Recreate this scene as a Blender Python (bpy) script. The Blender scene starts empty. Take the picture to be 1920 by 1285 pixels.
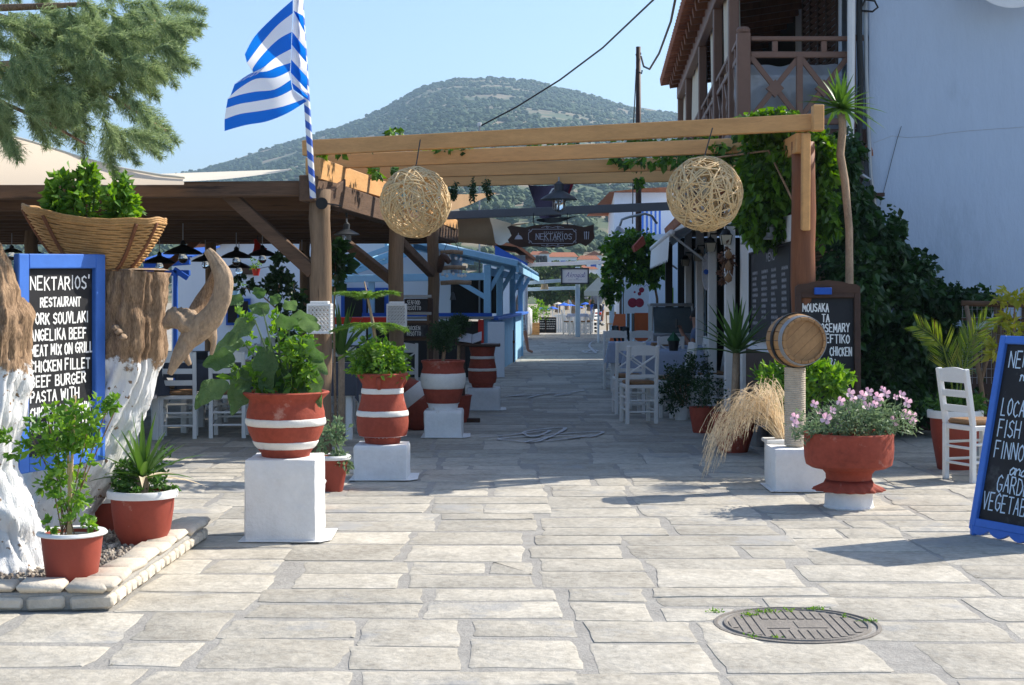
import bpy, math, random
import numpy as np
from mathutils import Vector as V, Matrix, noise

R = math.radians
random.seed(7)
rng = np.random.default_rng(7)
scene = bpy.context.scene
COL = scene.collection

# ------------------------------------------------------------------ camera
F, CX, HY, EYE = 2847.0, 960.0, 550.0, 1.5     # focal length in photo pixels, horizon row, eye height
cam_data = bpy.data.cameras.new('camera')
cam = bpy.data.objects.new('camera', cam_data)
COL.objects.link(cam)
cam.location = (0, 0, EYE)
cam.rotation_euler = (R(90), 0, 0)
cam_data.sensor_width = 36
cam_data.lens = F / 1920 * 36
cam_data.shift_y = -(642.5 - HY) / 1920
cam_data.clip_start = 0.1
cam_data.clip_end = 9000
scene.camera = cam

# ------------------------------------------------------------------ sky, sun, exposure
SUN_EL, SUN_AZ = R(40.0), R(64.0)              # azimuth from +Y towards +X
world = bpy.data.worlds.new('World')
scene.world = world
world.use_nodes = True
nt = world.node_tree
bg = nt.nodes['Background']
sky = nt.nodes.new('ShaderNodeTexSky')
sky.sky_type = 'NISHITA'
sky.sun_disc = False
sky.sun_elevation = SUN_EL
sky.sun_rotation = SUN_AZ
sky.air_density = 1.0
sky.dust_density = 1.6
sky.ozone_density = 4.5
nt.links.new(sky.outputs[0], bg.inputs[0])
bg.inputs[1].default_value = 0.15
sun_d = bpy.data.lights.new('sun', 'SUN')
sun_d.energy = 5.0
sun_d.angle = R(0.5)
sun_d.color = (1.0, 0.93, 0.82)
sun = bpy.data.objects.new('sun', sun_d)
COL.objects.link(sun)
sun.location = (30, 20, 40)
sun_vec = V((math.sin(SUN_AZ) * math.cos(SUN_EL), math.cos(SUN_AZ) * math.cos(SUN_EL), math.sin(SUN_EL)))
sun.rotation_euler = (-sun_vec).to_track_quat('-Z', 'Y').to_euler()
scene.view_settings.view_transform = 'Standard'
scene.view_settings.look = 'None'
scene.view_settings.gamma = 1
scene.view_settings.exposure = 0.60
scene.view_settings.use_curve_mapping = False
scene.cycles.max_bounces = 6
scene.cycles.transparent_max_bounces = 6
scene.cycles.volume_bounces = 0
scene.cycles.caustics_reflective = False
scene.cycles.caustics_refractive = False

# ------------------------------------------------------------------ helpers
def at(x, y, Y):
    """a point of the place seen at photo pixel x, y and standing Y metres away"""
    return V(((x - CX) * Y / F, Y, EYE - (y - HY) * Y / F))
def gd(x, y):
    Y = EYE * F / (y - HY)
    return V(((x - CX) * Y / F, Y, 0))
def U(a, b): return random.uniform(a, b)

class MB:
    def __init__(s): s.v = []; s.f = []
    def add(s, vs, fs):
        o = len(s.v); s.v += [tuple(p) for p in vs]; s.f += [tuple(i + o for i in f) for f in fs]; return s
    def box(s, c, d, rz=0, rot=None, taper=1.0):
        c = V(c); hx, hy, hz = d[0] / 2, d[1] / 2, d[2] / 2
        m = rot if rot else Matrix.Rotation(rz, 3, 'Z')
        vs = []
        for z in (-hz, hz):
            k = 1 if z < 0 else taper
            for x, y in ((-hx, -hy), (hx, -hy), (hx, hy), (-hx, hy)): vs.append(c + m @ V((x * k, y * k, z)))
        return s.add(vs, [(3, 2, 1, 0), (4, 5, 6, 7), (0, 1, 5, 4), (1, 2, 6, 5), (2, 3, 7, 6), (3, 0, 4, 7)])
    def bbox(s, c, d, b=.01, rz=0, rot=None):
        """box with bevelled edges"""
        c = V(c); h = V(d) / 2; m = rot if rot else Matrix.Rotation(rz, 3, 'Z')
        b = min(b, h.x * .9, h.y * .9, h.z * .9)
        vs = []; idx = {}
        for sx in (-1, 1):
            for sy in (-1, 1):
                for sz in (-1, 1):
                    for a in range(3):
                        q = V((sx * h.x, sy * h.y, sz * h.z))
                        for k in range(3):
                            if k != a: q[k] -= (sx, sy, sz)[k] * b
                        idx[(sx, sy, sz, a)] = len(vs); vs.append(c + m @ q)
        fs = []
        for a in range(3):
            o1, o2 = (a + 1) % 3, (a + 2) % 3
            for sg in (-1, 1):
                l = []
                for u, w in ((-1, -1), (1, -1), (1, 1), (-1, 1)):
                    t = [0, 0, 0]; t[a] = sg; t[o1] = u; t[o2] = w; l.append(idx[(*t, a)])
                fs.append(tuple(l if sg > 0 else l[::-1]))
            for u in (-1, 1):
                for w in (-1, 1):
                    l = []
                    for k, ax in ((-1, o1), (1, o1), (1, o2), (-1, o2)):
                        t = [0, 0, 0]; t[a] = k; t[o1] = u; t[o2] = w; l.append(idx[(*t, ax)])
                    fs.append(tuple(l if u * w < 0 else l[::-1]))
        for sx in (-1, 1):
            for sy in (-1, 1):
                for sz in (-1, 1):
                    l = [idx[(sx, sy, sz, k)] for k in range(3)]
                    fs.append(tuple(l if sx * sy * sz > 0 else l[::-1]))
        return s.add(vs, fs)
    def beam(s, p, q, w, h, up=(0, 0, 1), b=0.008):
        p, q = V(p), V(q); x = (q - p); L = x.length; x.normalize()
        up = V(up)
        if abs(x.dot(up)) > .97: up = V((0, 1, 0))
        y = up.cross(x).normalized(); z = x.cross(y)
        m = Matrix((x, y, z)).transposed()
        return s.bbox((p + q) / 2, (L, w, h), b, rot=m) if b else s.box((p + q) / 2, (L, w, h), rot=m)
    def tube(s, pts, r, n=8, cap=True, wob=0.0):
        pts = [V(p) for p in pts]; k = len(pts)
        rs = list(r) if hasattr(r, '__len__') else [r] * k
        o = len(s.v); side = None
        for i, p in enumerate(pts):
            t = (pts[min(i + 1, k - 1)] - pts[max(i - 1, 0)]).normalized()
            if side is None:
                side = t.cross(V((0, 0, 1)) if abs(t.z) < .9 else V((1, 0, 0))).normalized()
            else:
                side = (side - t * side.dot(t)).normalized()
            bi = t.cross(side)
            for j in range(n):
                a = 2 * math.pi * j / n
                d = side * math.cos(a) + bi * math.sin(a)
                rr = rs[i]
                if wob: rr *= 1 + wob * noise.noise((p + d * rr) * (.6 / max(rs[i], .01)))
                s.v.append(tuple(p + d * rr))
        for i in range(k - 1):
            for j in range(n):
                a, b = o + i * n + j, o + i * n + (j + 1) % n
                s.f.append((a, b, b + n, a + n))
        if cap:
            s.f.append(tuple(o + j for j in range(n))[::-1]); s.f.append(tuple(o + (k - 1) * n + j for j in range(n)))
        return s
    def lathe(s, prof, c=(0, 0, 0), n=28, sx=1, sy=1, wave=None, rot=None):
        c = V(c); o = len(s.v)
        for i, (r, z) in enumerate(prof):
            for j in range(n):
                a = 2 * math.pi * j / n
                rr = r * (1 + (wave(a, i, z) if wave else 0))
                p = V((math.cos(a) * rr * sx, math.sin(a) * rr * sy, z))
                s.v.append(tuple(c + (rot @ p if rot else p)))
        k = len(prof)
        for i in range(k - 1):
            for j in range(n):
                a, b = o + i * n + j, o + i * n + (j + 1) % n
                s.f.append((a, b, b + n, a + n))
        (r0, z0), (r1, z1) = prof[0], prof[-1]
        if r0 > .02 and r1 > .02 and abs(r0 - r1) < .05 and abs(z0 - z1) < .17:      # a ring: close it on itself
            for j in range(n): a, b = o + (k - 1) * n + j, o + (k - 1) * n + (j + 1) % n; s.f.append((a, b, o + (j + 1) % n, o + j))
            return s
        if r0 > 1e-4 and r0 < max(p[0] for p in prof) - 1e-6: s.f.append(tuple(o + j for j in range(n))[::-1])
        if r1 > 1e-4: s.f.append(tuple(o + (k - 1) * n + j for j in range(n)))
        return s
    def grid(s, fn, nu, nv, thick=0.0):
        P = [[V(fn(i / nu, j / nv)) for i in range(nu + 1)] for j in range(nv + 1)]
        o = len(s.v); w = nu + 1
        for r in P: s.v += [tuple(p) for p in r]
        for j in range(nv):
            for i in range(nu):
                a = o + j * w + i; s.f.append((a, a + 1, a + 1 + w, a + w))
        return s
    def poly(s, pts, ext):
        """polygon extruded along ext"""
        pts = [V(p) for p in pts]; n = len(pts); ext = V(ext)
        fs = [tuple(range(n))[::-1], tuple(range(n, 2 * n))] + [(i, (i + 1) % n, n + (i + 1) % n, n + i) for i in range(n)]
        return s.add(pts + [p + ext for p in pts], fs)

def world_loc(o):
    l = V(o.location)
    while o.parent: o = o.parent; l += V(o.location)
    return l

def obj(name, mb, mat, parent=None, smooth=False, kind=None, origin=None):
    """links a builder's shape as ONE mesh object; its coordinates are the world's"""
    me = bpy.data.meshes.new(name)
    if isinstance(mb, tuple):
        vs, fs = np.asarray(mb[0], dtype=float), mb[1]
    else:
        vs, fs = np.array(mb.v, dtype=float), mb.f
    if parent is not None:
        off = world_loc(parent); org = V((0, 0, 0))
        vs = vs - np.array(off)
    else:
        if origin is None:
            lo, hi = vs.min(0), vs.max(0); origin = ((lo[0] + hi[0]) / 2, (lo[1] + hi[1]) / 2, lo[2])
        org = V(origin); vs = vs - np.array(org)
    me.from_pydata(vs.tolist(), [], fs.tolist() if hasattr(fs, 'tolist') else fs)
    me.update()
    if smooth:
        me.polygons.foreach_set('use_smooth', [True] * len(me.polygons))
        if smooth != 'all':
            try: me.set_sharp_from_angle(angle=R(42))
            except Exception: pass
    if mat is not None: me.materials.append(mat)
    o = bpy.data.objects.new(name, me); COL.objects.link(o)
    if parent is not None: o.parent = parent
    o.location = org
    if kind: o['kind'] = kind
    return o

def tag(o, label, cat, group=None):
    o['label'] = label; o['category'] = cat
    if group: o['group'] = group
    return o
def thing(name, label, cat, loc=(0, 0, 0), group=None):
    o = bpy.data.objects.new(name, None); COL.objects.link(o)
    o.location = loc; o.empty_display_size = .2
    return tag(o, label, cat, group)
def clone(root, loc=None, rz=None, label=None, scale=None, parent=None):
    c = root.copy(); COL.objects.link(c)
    if parent is not None: c.parent = parent
    if loc is not None: c.location = loc
    if rz is not None: c.rotation_euler = (0, 0, rz)
    if scale is not None: c.scale = (scale,) * 3 if not hasattr(scale, '__len__') else scale
    if label: c['label'] = label
    for ch in list(root.children):
        clone(ch, parent=c)
    return c

# ------------------------------------------------------------------ materials
def nodes(name):
    m = bpy.data.materials.new(name); m.use_nodes = True
    t = m.node_tree; return m, t, t.nodes['Principled BSDF'], t.nodes, t.links
def mat(name, c, rough=.7, var=.18, scale=6, bump=.15, metal=0, stretch=(1, 1, 1), c2=None, rnd=.0, spec=.3, detail=6, bscale=None, dirt=None, fine=.35):
    """procedural surface: patchy tone, grain and fine relief, a random shift for each object"""
    m, t, b, N, L = nodes(name)
    c = V(c); hi = V(c2) if c2 else V([min(1, x * (1 + var)) for x in c]); lo = V([x * (1 - var) for x in c])
    tc = N.new('ShaderNodeTexCoord'); mp = N.new('ShaderNodeMapping'); mp.inputs['Scale'].default_value = stretch
    L.new(tc.outputs['Object'], mp.inputs[0])
    oi = N.new('ShaderNodeObjectInfo'); mu = N.new('ShaderNodeMath'); mu.operation = 'MULTIPLY'; mu.inputs[1].default_value = 37
    L.new(oi.outputs['Random'], mu.inputs[0])
    def nz(s, d=detail, r=.6):
        n = N.new('ShaderNodeTexNoise'); n.noise_dimensions = '4D'; n.inputs['Scale'].default_value = s
        n.inputs['Detail'].default_value = d; n.inputs['Roughness'].default_value = r
        L.new(mp.outputs[0], n.inputs['Vector']); L.new(mu.outputs[0], n.inputs['W']); return n
    n1 = nz(scale); n2 = nz(scale * 7, 4)
    mx = N.new('ShaderNodeMix'); mx.inputs[0].default_value = fine
    L.new(n1.outputs[0], mx.inputs[2]); L.new(n2.outputs[0], mx.inputs[3])
    rp = N.new('ShaderNodeValToRGB'); rp.color_ramp.elements[0].position = .32; rp.color_ramp.elements[1].position = .68
    rp.color_ramp.elements[0].color = (*lo, 1); rp.color_ramp.elements[1].color = (*hi, 1)
    L.new(mx.outputs[0], rp.inputs[0]); out = rp.outputs[0]
    if rnd:
        hs = N.new('ShaderNodeHueSaturation'); mr = N.new('ShaderNodeMapRange')
        mr.inputs[3].default_value = 1 - rnd; mr.inputs[4].default_value = 1 + rnd
        L.new(oi.outputs['Random'], mr.inputs[0]); L.new(mr.outputs[0], hs.inputs['Value']); L.new(out, hs.inputs['Color']); out = hs.outputs[0]
    if dirt:
        n3 = nz(dirt[1], 8, .7); r3 = N.new('ShaderNodeValToRGB')
        r3.color_ramp.elements[0].position = dirt[2]; r3.color_ramp.elements[1].position = dirt[2] + .08
        mm = N.new('ShaderNodeMix'); mm.data_type = 'RGBA'; L.new(n3.outputs[0], r3.inputs[0]); L.new(r3.outputs[0], mm.inputs[0])
        L.new(out, mm.inputs[6]); mm.inputs[7].default_value = (*dirt[0], 1); out = mm.outputs[2]
    L.new(out, b.inputs['Base Color'])
    b.inputs['Roughness'].default_value = rough; b.inputs['Metallic'].default_value = metal
    b.inputs['Specular IOR Level'].default_value = spec
    if bump:
        nb = nz(bscale or scale * 4, 8, .65); bp = N.new('ShaderNodeBump'); bp.inputs['Strength'].default_value = bump; bp.inputs['Distance'].default_value = .02
        L.new(nb.outputs[0], bp.inputs['Height']); L.new(bp.outputs[0], b.inputs['Normal'])
    return m
def leafmat(name, c1, c2, trans=.35, rough=.45, spec=.4, c3=None):
    m, t, b, N, L = nodes(name)
    g = N.new('ShaderNodeNewGeometry'); rp = N.new('ShaderNodeValToRGB')
    rp.color_ramp.elements[0].color = (*c1, 1); rp.color_ramp.elements[1].color = (*c2, 1)
    if c3:
        e = rp.color_ramp.elements.new(.93); e.color = (*c2, 1); rp.color_ramp.elements[2].color = (*c3, 1)
    L.new(g.outputs['Random Per Island'], rp.inputs[0]); L.new(rp.outputs[0], b.inputs['Base Color'])
    b.inputs['Roughness'].default_value = rough; b.inputs['Specular IOR Level'].default_value = spec
    tr = N.new('ShaderNodeBsdfTranslucent'); hs = N.new('ShaderNodeHueSaturation')
    hs.inputs['Value'].default_value = 1.5; hs.inputs['Hue'].default_value = .485; hs.inputs['Saturation'].default_value = 1.15
    L.new(rp.outputs[0], hs.inputs['Color']); L.new(hs.outputs[0], tr.inputs[0])
    mx = N.new('ShaderNodeMixShader'); mx.inputs[0].default_value = trans
    L.new(b.outputs[0], mx.inputs[1]); L.new(tr.outputs[0], mx.inputs[2]); L.new(mx.outputs[0], N['Material Output'].inputs[0])
    return m

M = {}
M['white'] = mat('white_limewash', (.78, .78, .77), .85, .09, 5, .7, bscale=16, dirt=((.58, .54, .47), 5, .62))
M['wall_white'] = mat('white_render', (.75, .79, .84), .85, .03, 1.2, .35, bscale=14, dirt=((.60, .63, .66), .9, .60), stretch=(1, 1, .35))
M['wall_shade_blue'] = mat('shade_tinted_white_render', (.47, .565, .69), .9, .05, 1.2, .5, bscale=14, dirt=((.41, .50, .61), .9, .58), stretch=(1, 1, .35))  # white render with the wall's blue shade mixed into its colour
M['white_paint'] = mat('white_paint', (.74, .74, .72), .5, .06, 5, .08, dirt=((.42, .36, .28), 9, .72))
M['terracotta'] = mat('red_painted_terracotta', (.31, .062, .036), .8, .28, 4, .4, bscale=14, dirt=((.45, .22, .17), 5, .60), fine=.55)
M['plastic_red'] = mat('red_plastic_pot', (.29, .055, .034), .55, .16, 5, .08, dirt=((.40, .19, .145), 9, .655))
M['band'] = mat('white_band_paint', (.76, .74, .69), .8, .10, 8, .3, dirt=((.55, .42, .35), 10, .64))
M['soil'] = mat('soil', (.05, .035, .025), .95, .4, 20, .6)
M['pine'] = mat('new_pine', (.62, .34, .135), .6, .2, 3, .15, stretch=(.25, 3, 3), rnd=.12, dirt=((.30, .15, .07), 3.2, .635))
M['pine_l'] = mat('new_pine_lengthwise', (.62, .34, .135), .6, .2, 3, .15, stretch=(3, .25, 3), rnd=.08)
M['old_wood'] = mat('weathered_timber', (.105, .062, .038), .85, .42, 3, .35, stretch=(.3, 4, 4), rnd=.22, dirt=((.045, .03, .022), 2.5, .58))
M['old_wood_y'] = mat('weathered_timber_lengthwise', (.12, .073, .046), .85, .4, 3, .35, stretch=(4, .3, 4), rnd=.2, dirt=((.05, .034, .025), 2.5, .6))
M['old_wood_z'] = mat('weathered_post', (.20, .135, .085), .85, .4, 4, .45, stretch=(4, 4, .35), rnd=.12, dirt=((.06, .04, .028), 3, .60))
M['red_log'] = mat('red_brown_log', (.185, .07, .030), .6, .35, 4, .25, stretch=(4, 4, .35))
M['dark_wood'] = mat('dark_brown_wood', (.06, .030, .019), .55, .3, 4, .2, stretch=(1, 1, 4))
M['brown_paint'] = mat('brown_balcony_paint', (.20, .115, .082), .55, .1, 4, .08)
M['blue'] = mat('blue_frame_paint', (.052, .165, .56), .5, .12, 4, .08, dirt=((.10, .24, .62), 6, .68))
M['blue_deep'] = mat('deep_blue_paint', (.012, .085, .42), .45, .12, 4, .06)
M['sky_blue'] = mat('sky_blue_paint', (.30, .55, .73), .6, .12, 4, .1, dirt=((.34, .58, .74), 6, .66))
M['board'] = mat('blackboard', (.016, .016, .018), .6, .25, 5, .02, dirt=((.05, .051, .055), 4, .56))
M['chalk'] = mat('white_lettering', (.82, .82, .80), .8, .05, 30, 0)
M['chalk_dim'] = mat('faint_chalk', (.42, .43, .46), .9, .2, 30, 0)
M['bark'] = mat('bark', (.13, .066, .035), .95, .5, 9, 1.0, stretch=(2.4, 2.4, .5), c2=(.50, .34, .21), bscale=16, fine=.55, dirt=((.09, .045, .025), 4, .60))
M['driftwood'] = mat('driftwood', (.36, .26, .175), .85, .4, 9, .8, stretch=(1.6, 1.6, .6), bscale=22, fine=.55, dirt=((.19, .115, .07), 5, .60))
M['wicker'] = mat('wicker', (.46, .26, .10), .6, .35, 12, .2)
M['weave'] = mat('pale_cane', (.68, .50, .27), .6, .25, 14, .1)
M['rope'] = mat('sisal_rope', (.55, .47, .36), .9, .22, 24, .5)
M['barrel'] = mat('oak', (.36, .20, .085), .6, .3, 5, .2, stretch=(1, 1, 1), dirt=((.20, .10, .045), 3, .62))
M['steel'] = mat('galvanised_steel', (.32, .33, .34), .45, .15, 6, .05, metal=.7)
M['grey_beam'] = mat('grey_painted_beam', (.12, .125, .135), .5, .1, 4, .05)
M['black'] = mat('black_metal', (.012, .012, .013), .45, .2, 6, .03)
M['dark_grey'] = mat('dark_grey_metal', (.05, .055, .06), .5, .2, 6, .05)
M['canvas'] = mat('cream_canvas', (.66, .60, .48), .9, .06, 2, .1)
M['tan_canvas'] = mat('tan_shade_cloth', (.50, .33, .19), .9, .1, 3, .1)
M['cloth'] = mat('blue_grey_tablecloth', (.34, .39, .50), .95, .12, 4, .15)
M['cloth_light'] = mat('pale_tablecloth', (.36, .40, .50), .95, .1, 4, .15)
M['cloth_dark'] = mat('charcoal_tablecloth', (.075, .082, .105), .95, .15, 4, .15)
M['rush'] = mat('rush_seat', (.26, .15, .075), .9, .3, 20, .3)
M['tile'] = mat('clay_roof_tile', (.32, .12, .06), .85, .3, 5, .3, rnd=.15)
M['orange'] = mat('orange_panel', (.72, .16, .045), .6, .08, 3, .05)
M['red'] = mat('red_panel', (.52, .028, .015), .5, .1, 3, .05)
M['stone'] = mat('schist_paving', (.385, .35, .285), .8, .26, 3.4, .8, c2=(.58, .54, .455), rnd=.15, bscale=12, dirt=((.36, .35, .325), 1.6, .56), fine=.5)
M['mortar'] = mat('mortar', (.33, .315, .285), .95, .2, 9, .6, bscale=40)
M['lime_stone'] = mat('whitewashed_stone', (.60, .53, .43), .85, .2, 8, .5, rnd=.12)
M['pebble'] = mat('pebbles', (.36, .30, .24), .8, .5, 18, .2)
M['concrete'] = mat('manhole_concrete', (.235, .212, .185), .9, .2, 12, .5, bscale=50)
M['marking'] = mat('worn_white_road_paint', (.60, .60, .60), .9, .1, 14, .1, dirt=((.36, .36, .35), 14, .50))
M['rubber'] = mat('rubber', (.012, .012, .012), .7, .2, 10, .1)
M['skin'] = mat('skin', (.42, .22, .15), .6, .08, 10, .0)
M['hair'] = mat('dark_hair', (.012, .009, .008), .6, .2, 30, .2)
M['denim'] = mat('blue_grey_cotton', (.13, .17, .27), .9, .12, 8, .1)
M['bamboo'] = mat('bamboo_screen', (.17, .11, .06), .8, .35, 4, .3, stretch=(1, 1, 14))
M['plastic_wrap'] = mat('plastic_wrap', (.42, .46, .50), .25, .12, 3, .4)
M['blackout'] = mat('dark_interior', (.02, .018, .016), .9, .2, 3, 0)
M['lamp_glass'] = mat('frosted_lamp_glass', (.50, .45, .33), .3, .08, 3, 0)
M['asphalt'] = mat('far_ground', (.30, .26, .20), .95, .25, .05, .2)
def glassmat():
    m, t, b, N, L = nodes('clear_glass')
    b.inputs['Roughness'].default_value = .03; b.inputs['Transmission Weight'].default_value = 1; b.inputs['IOR'].default_value = 1.3
    b.inputs['Base Color'].default_value = (.9, .95, .95, 1); return m
M['glass'] = glassmat()
M['canvas_thin'] = leafmat('translucent_cream_canvas', (.60, .54, .43), (.60, .54, .43), .45, .9, .1)
M['leaf_bright'] = leafmat('bright_basil_leaf', (.07, .19, .025), (.22, .39, .06), .4)
M['leaf_mid'] = leafmat('mid_green_leaf', (.035, .10, .018), (.09, .20, .04), .35)
M['leaf_dark'] = leafmat('dark_green_leaf', (.014, .042, .013), (.035, .085, .022), .25)
M['leaf_ivy'] = leafmat('ivy_leaf', (.010, .034, .009), (.032, .092, .018), .25)
M['leaf_vine'] = leafmat('grape_vine_leaf', (.018, .06, .010), (.12, .26, .03), .4)
M['leaf_grey'] = leafmat('grey_green_leaf', (.10, .17, .085), (.22, .31, .17), .3)
M['leaf_egg'] = leafmat('large_soft_leaf', (.06, .13, .042), (.145, .235, .105), .3, .65, .25)
def mottle(m, scale, amt, bump):
    """mottled tone and puckered relief on large leaves"""
    t = m.node_tree; N, L = t.nodes, t.links; rp = [n for n in N if n.type == 'VALTORGB'][0]; g = [n for n in N if n.type == 'NEW_GEOMETRY'][0]; b = N['Principled BSDF']
    tc = N.new('ShaderNodeTexCoord'); nz = N.new('ShaderNodeTexNoise'); nz.inputs['Scale'].default_value = scale; nz.inputs['Detail'].default_value = 6; L.new(tc.outputs['Object'], nz.inputs['Vector'])
    oi = N.new('ShaderNodeObjectInfo'); ad = N.new('ShaderNodeMath'); ad.operation = 'MULTIPLY_ADD'; ad.inputs[1].default_value = amt; L.new(nz.outputs[0], ad.inputs[0]); 
    m2 = N.new('ShaderNodeMath'); m2.operation = 'MULTIPLY_ADD'; m2.inputs[1].default_value = .7; m2.inputs[2].default_value = -amt * .35; L.new(oi.outputs['Random'], m2.inputs[0]); L.new(m2.outputs[0], ad.inputs[2]); L.new(ad.outputs[0], rp.inputs[0])
    vo = N.new('ShaderNodeTexVoronoi'); vo.feature = 'DISTANCE_TO_EDGE'; vo.inputs['Scale'].default_value = scale * 1.6; L.new(tc.outputs['Object'], vo.inputs['Vector'])
    bp = N.new('ShaderNodeBump'); bp.inputs['Strength'].default_value = bump; bp.inputs['Distance'].default_value = .02; L.new(vo.outputs['Distance'], bp.inputs['Height']); L.new(bp.outputs[0], b.inputs['Normal'])
mottle(M['leaf_egg'], 26, .9, .8)
M['leaf_yucca'] = leafmat('sword_leaf', (.035, .10, .02), (.10, .20, .04), .3, .4)
M['leaf_palm'] = leafmat('palm_leaflet', (.09, .17, .025), (.22, .28, .045), .4, c3=(.33, .19, .09))
M['leaf_yellow'] = leafmat('yellow_green_leaf', (.22, .27, .03), (.42, .40, .06), .4)
M['leaf_pine'] = leafmat('norfolk_needles', (.08, .18, .03), (.20, .34, .06), .4)
M['tamarisk'] = leafmat('tamarisk_needles', (.15, .225, .10), (.34, .42, .23), .45, .7)
M['dry_grass'] = leafmat('dry_grass', (.56, .46, .29), (.80, .70, .52), .3, .7)
M['petal'] = leafmat('pink_petal', (.80, .44, .56), (.86, .66, .73), .4)
M['far_leaf'] = leafmat('far_tree_leaf', (.035, .075, .022), (.085, .14, .04), .2, .7)
M['scrub'] = leafmat('hill_scrub', (.013, .036, .014), (.050, .088, .030), .0, .9)
M['olive'] = leafmat('olive_tree', (.03, .06, .025), (.085, .12, .055), .0, .9)
M['hill'] = mat('dry_hillside', (.20, .165, .105), .95, .3, .02, 0, c2=(.30, .24, .16), dirt=((.07, .095, .045), .035, .46))

# ------------------------------------------------------------------ foliage
def unit(a): return a / (np.linalg.norm(a, axis=1, keepdims=True) + 1e-9)
def leaf_mesh(P, D, Lh, W, fold=.25, droop=.0, tri=False):
    """P base points, D directions, Lh lengths, W widths -> folded leaves with a pointed tip"""
    n = len(P); D = unit(D); rnd = rng.normal(size=(n, 3))
    S = unit(np.cross(D, rnd)); Nn = np.cross(S, D)
    Lh = np.broadcast_to(np.asarray(Lh, float), (n,))[:, None]; W = np.broadcast_to(np.asarray(W, float), (n,))[:, None]
    tip = P + D * Lh; tip[:, 2] -= droop * Lh[:, 0]
    if tri:
        vs = np.stack([P - S * W / 2, P + S * W / 2, tip], 1).reshape(-1, 3)
        return vs, np.arange(n * 3).reshape(-1, 3)
    mid = P + D * Lh * .45; mid[:, 2] -= droop * .25 * Lh[:, 0]
    vs = np.stack([P, mid + S * W / 2 + Nn * W * fold, tip, mid - S * W / 2 + Nn * W * fold, mid], 1).reshape(-1, 3)
    b = np.arange(n) * 5
    fs = np.concatenate([np.stack([b, b + 1, b + 4], 1), np.stack([b + 1, b + 2, b + 4], 1), np.stack([b + 2, b + 3, b + 4], 1), np.stack([b + 3, b, b + 4], 1)])
    return vs, fs
def cloud(blobs, size, clump=None, up=.3, out=.6, ratio=.55, droop=.15):
    """blobs: (centre, (rx,ry,rz), n). Leaves gathered in clumps through each blob's volume"""
    PP, DD = [], []
    for c, r, n in blobs:
        c = np.array(c, float); r = np.array(r if hasattr(r, '__len__') else (r, r, r), float)
        nc = max(4, n // 14)
        q = unit(rng.normal(size=(nc, 3))) * (rng.random((nc, 1)) ** .45)
        k = rng.integers(0, nc, n)
        cl = clump if clump else .28
        p = q[k] + rng.normal(size=(n, 3)) * cl * .5
        PP.append(c + p * r)
        d = unit(p) * out + rng.normal(size=(n, 3)) * .6; d[:, 2] += up
        DD.append(d)
    P = np.concatenate(PP); D = np.concatenate(DD); n = len(P)
    s = size * rng.uniform(.6, 1.35, n)
    return leaf_mesh(P, D, s, s * ratio, droop=droop)
def join(*ms):
    vs, fs, o = [], [], 0
    for v, f in ms:
        vs.append(np.asarray(v)); fs += [tuple(int(i) + o for i in q) for q in f]; o += len(v)
    return np.concatenate(vs), fs

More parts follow.
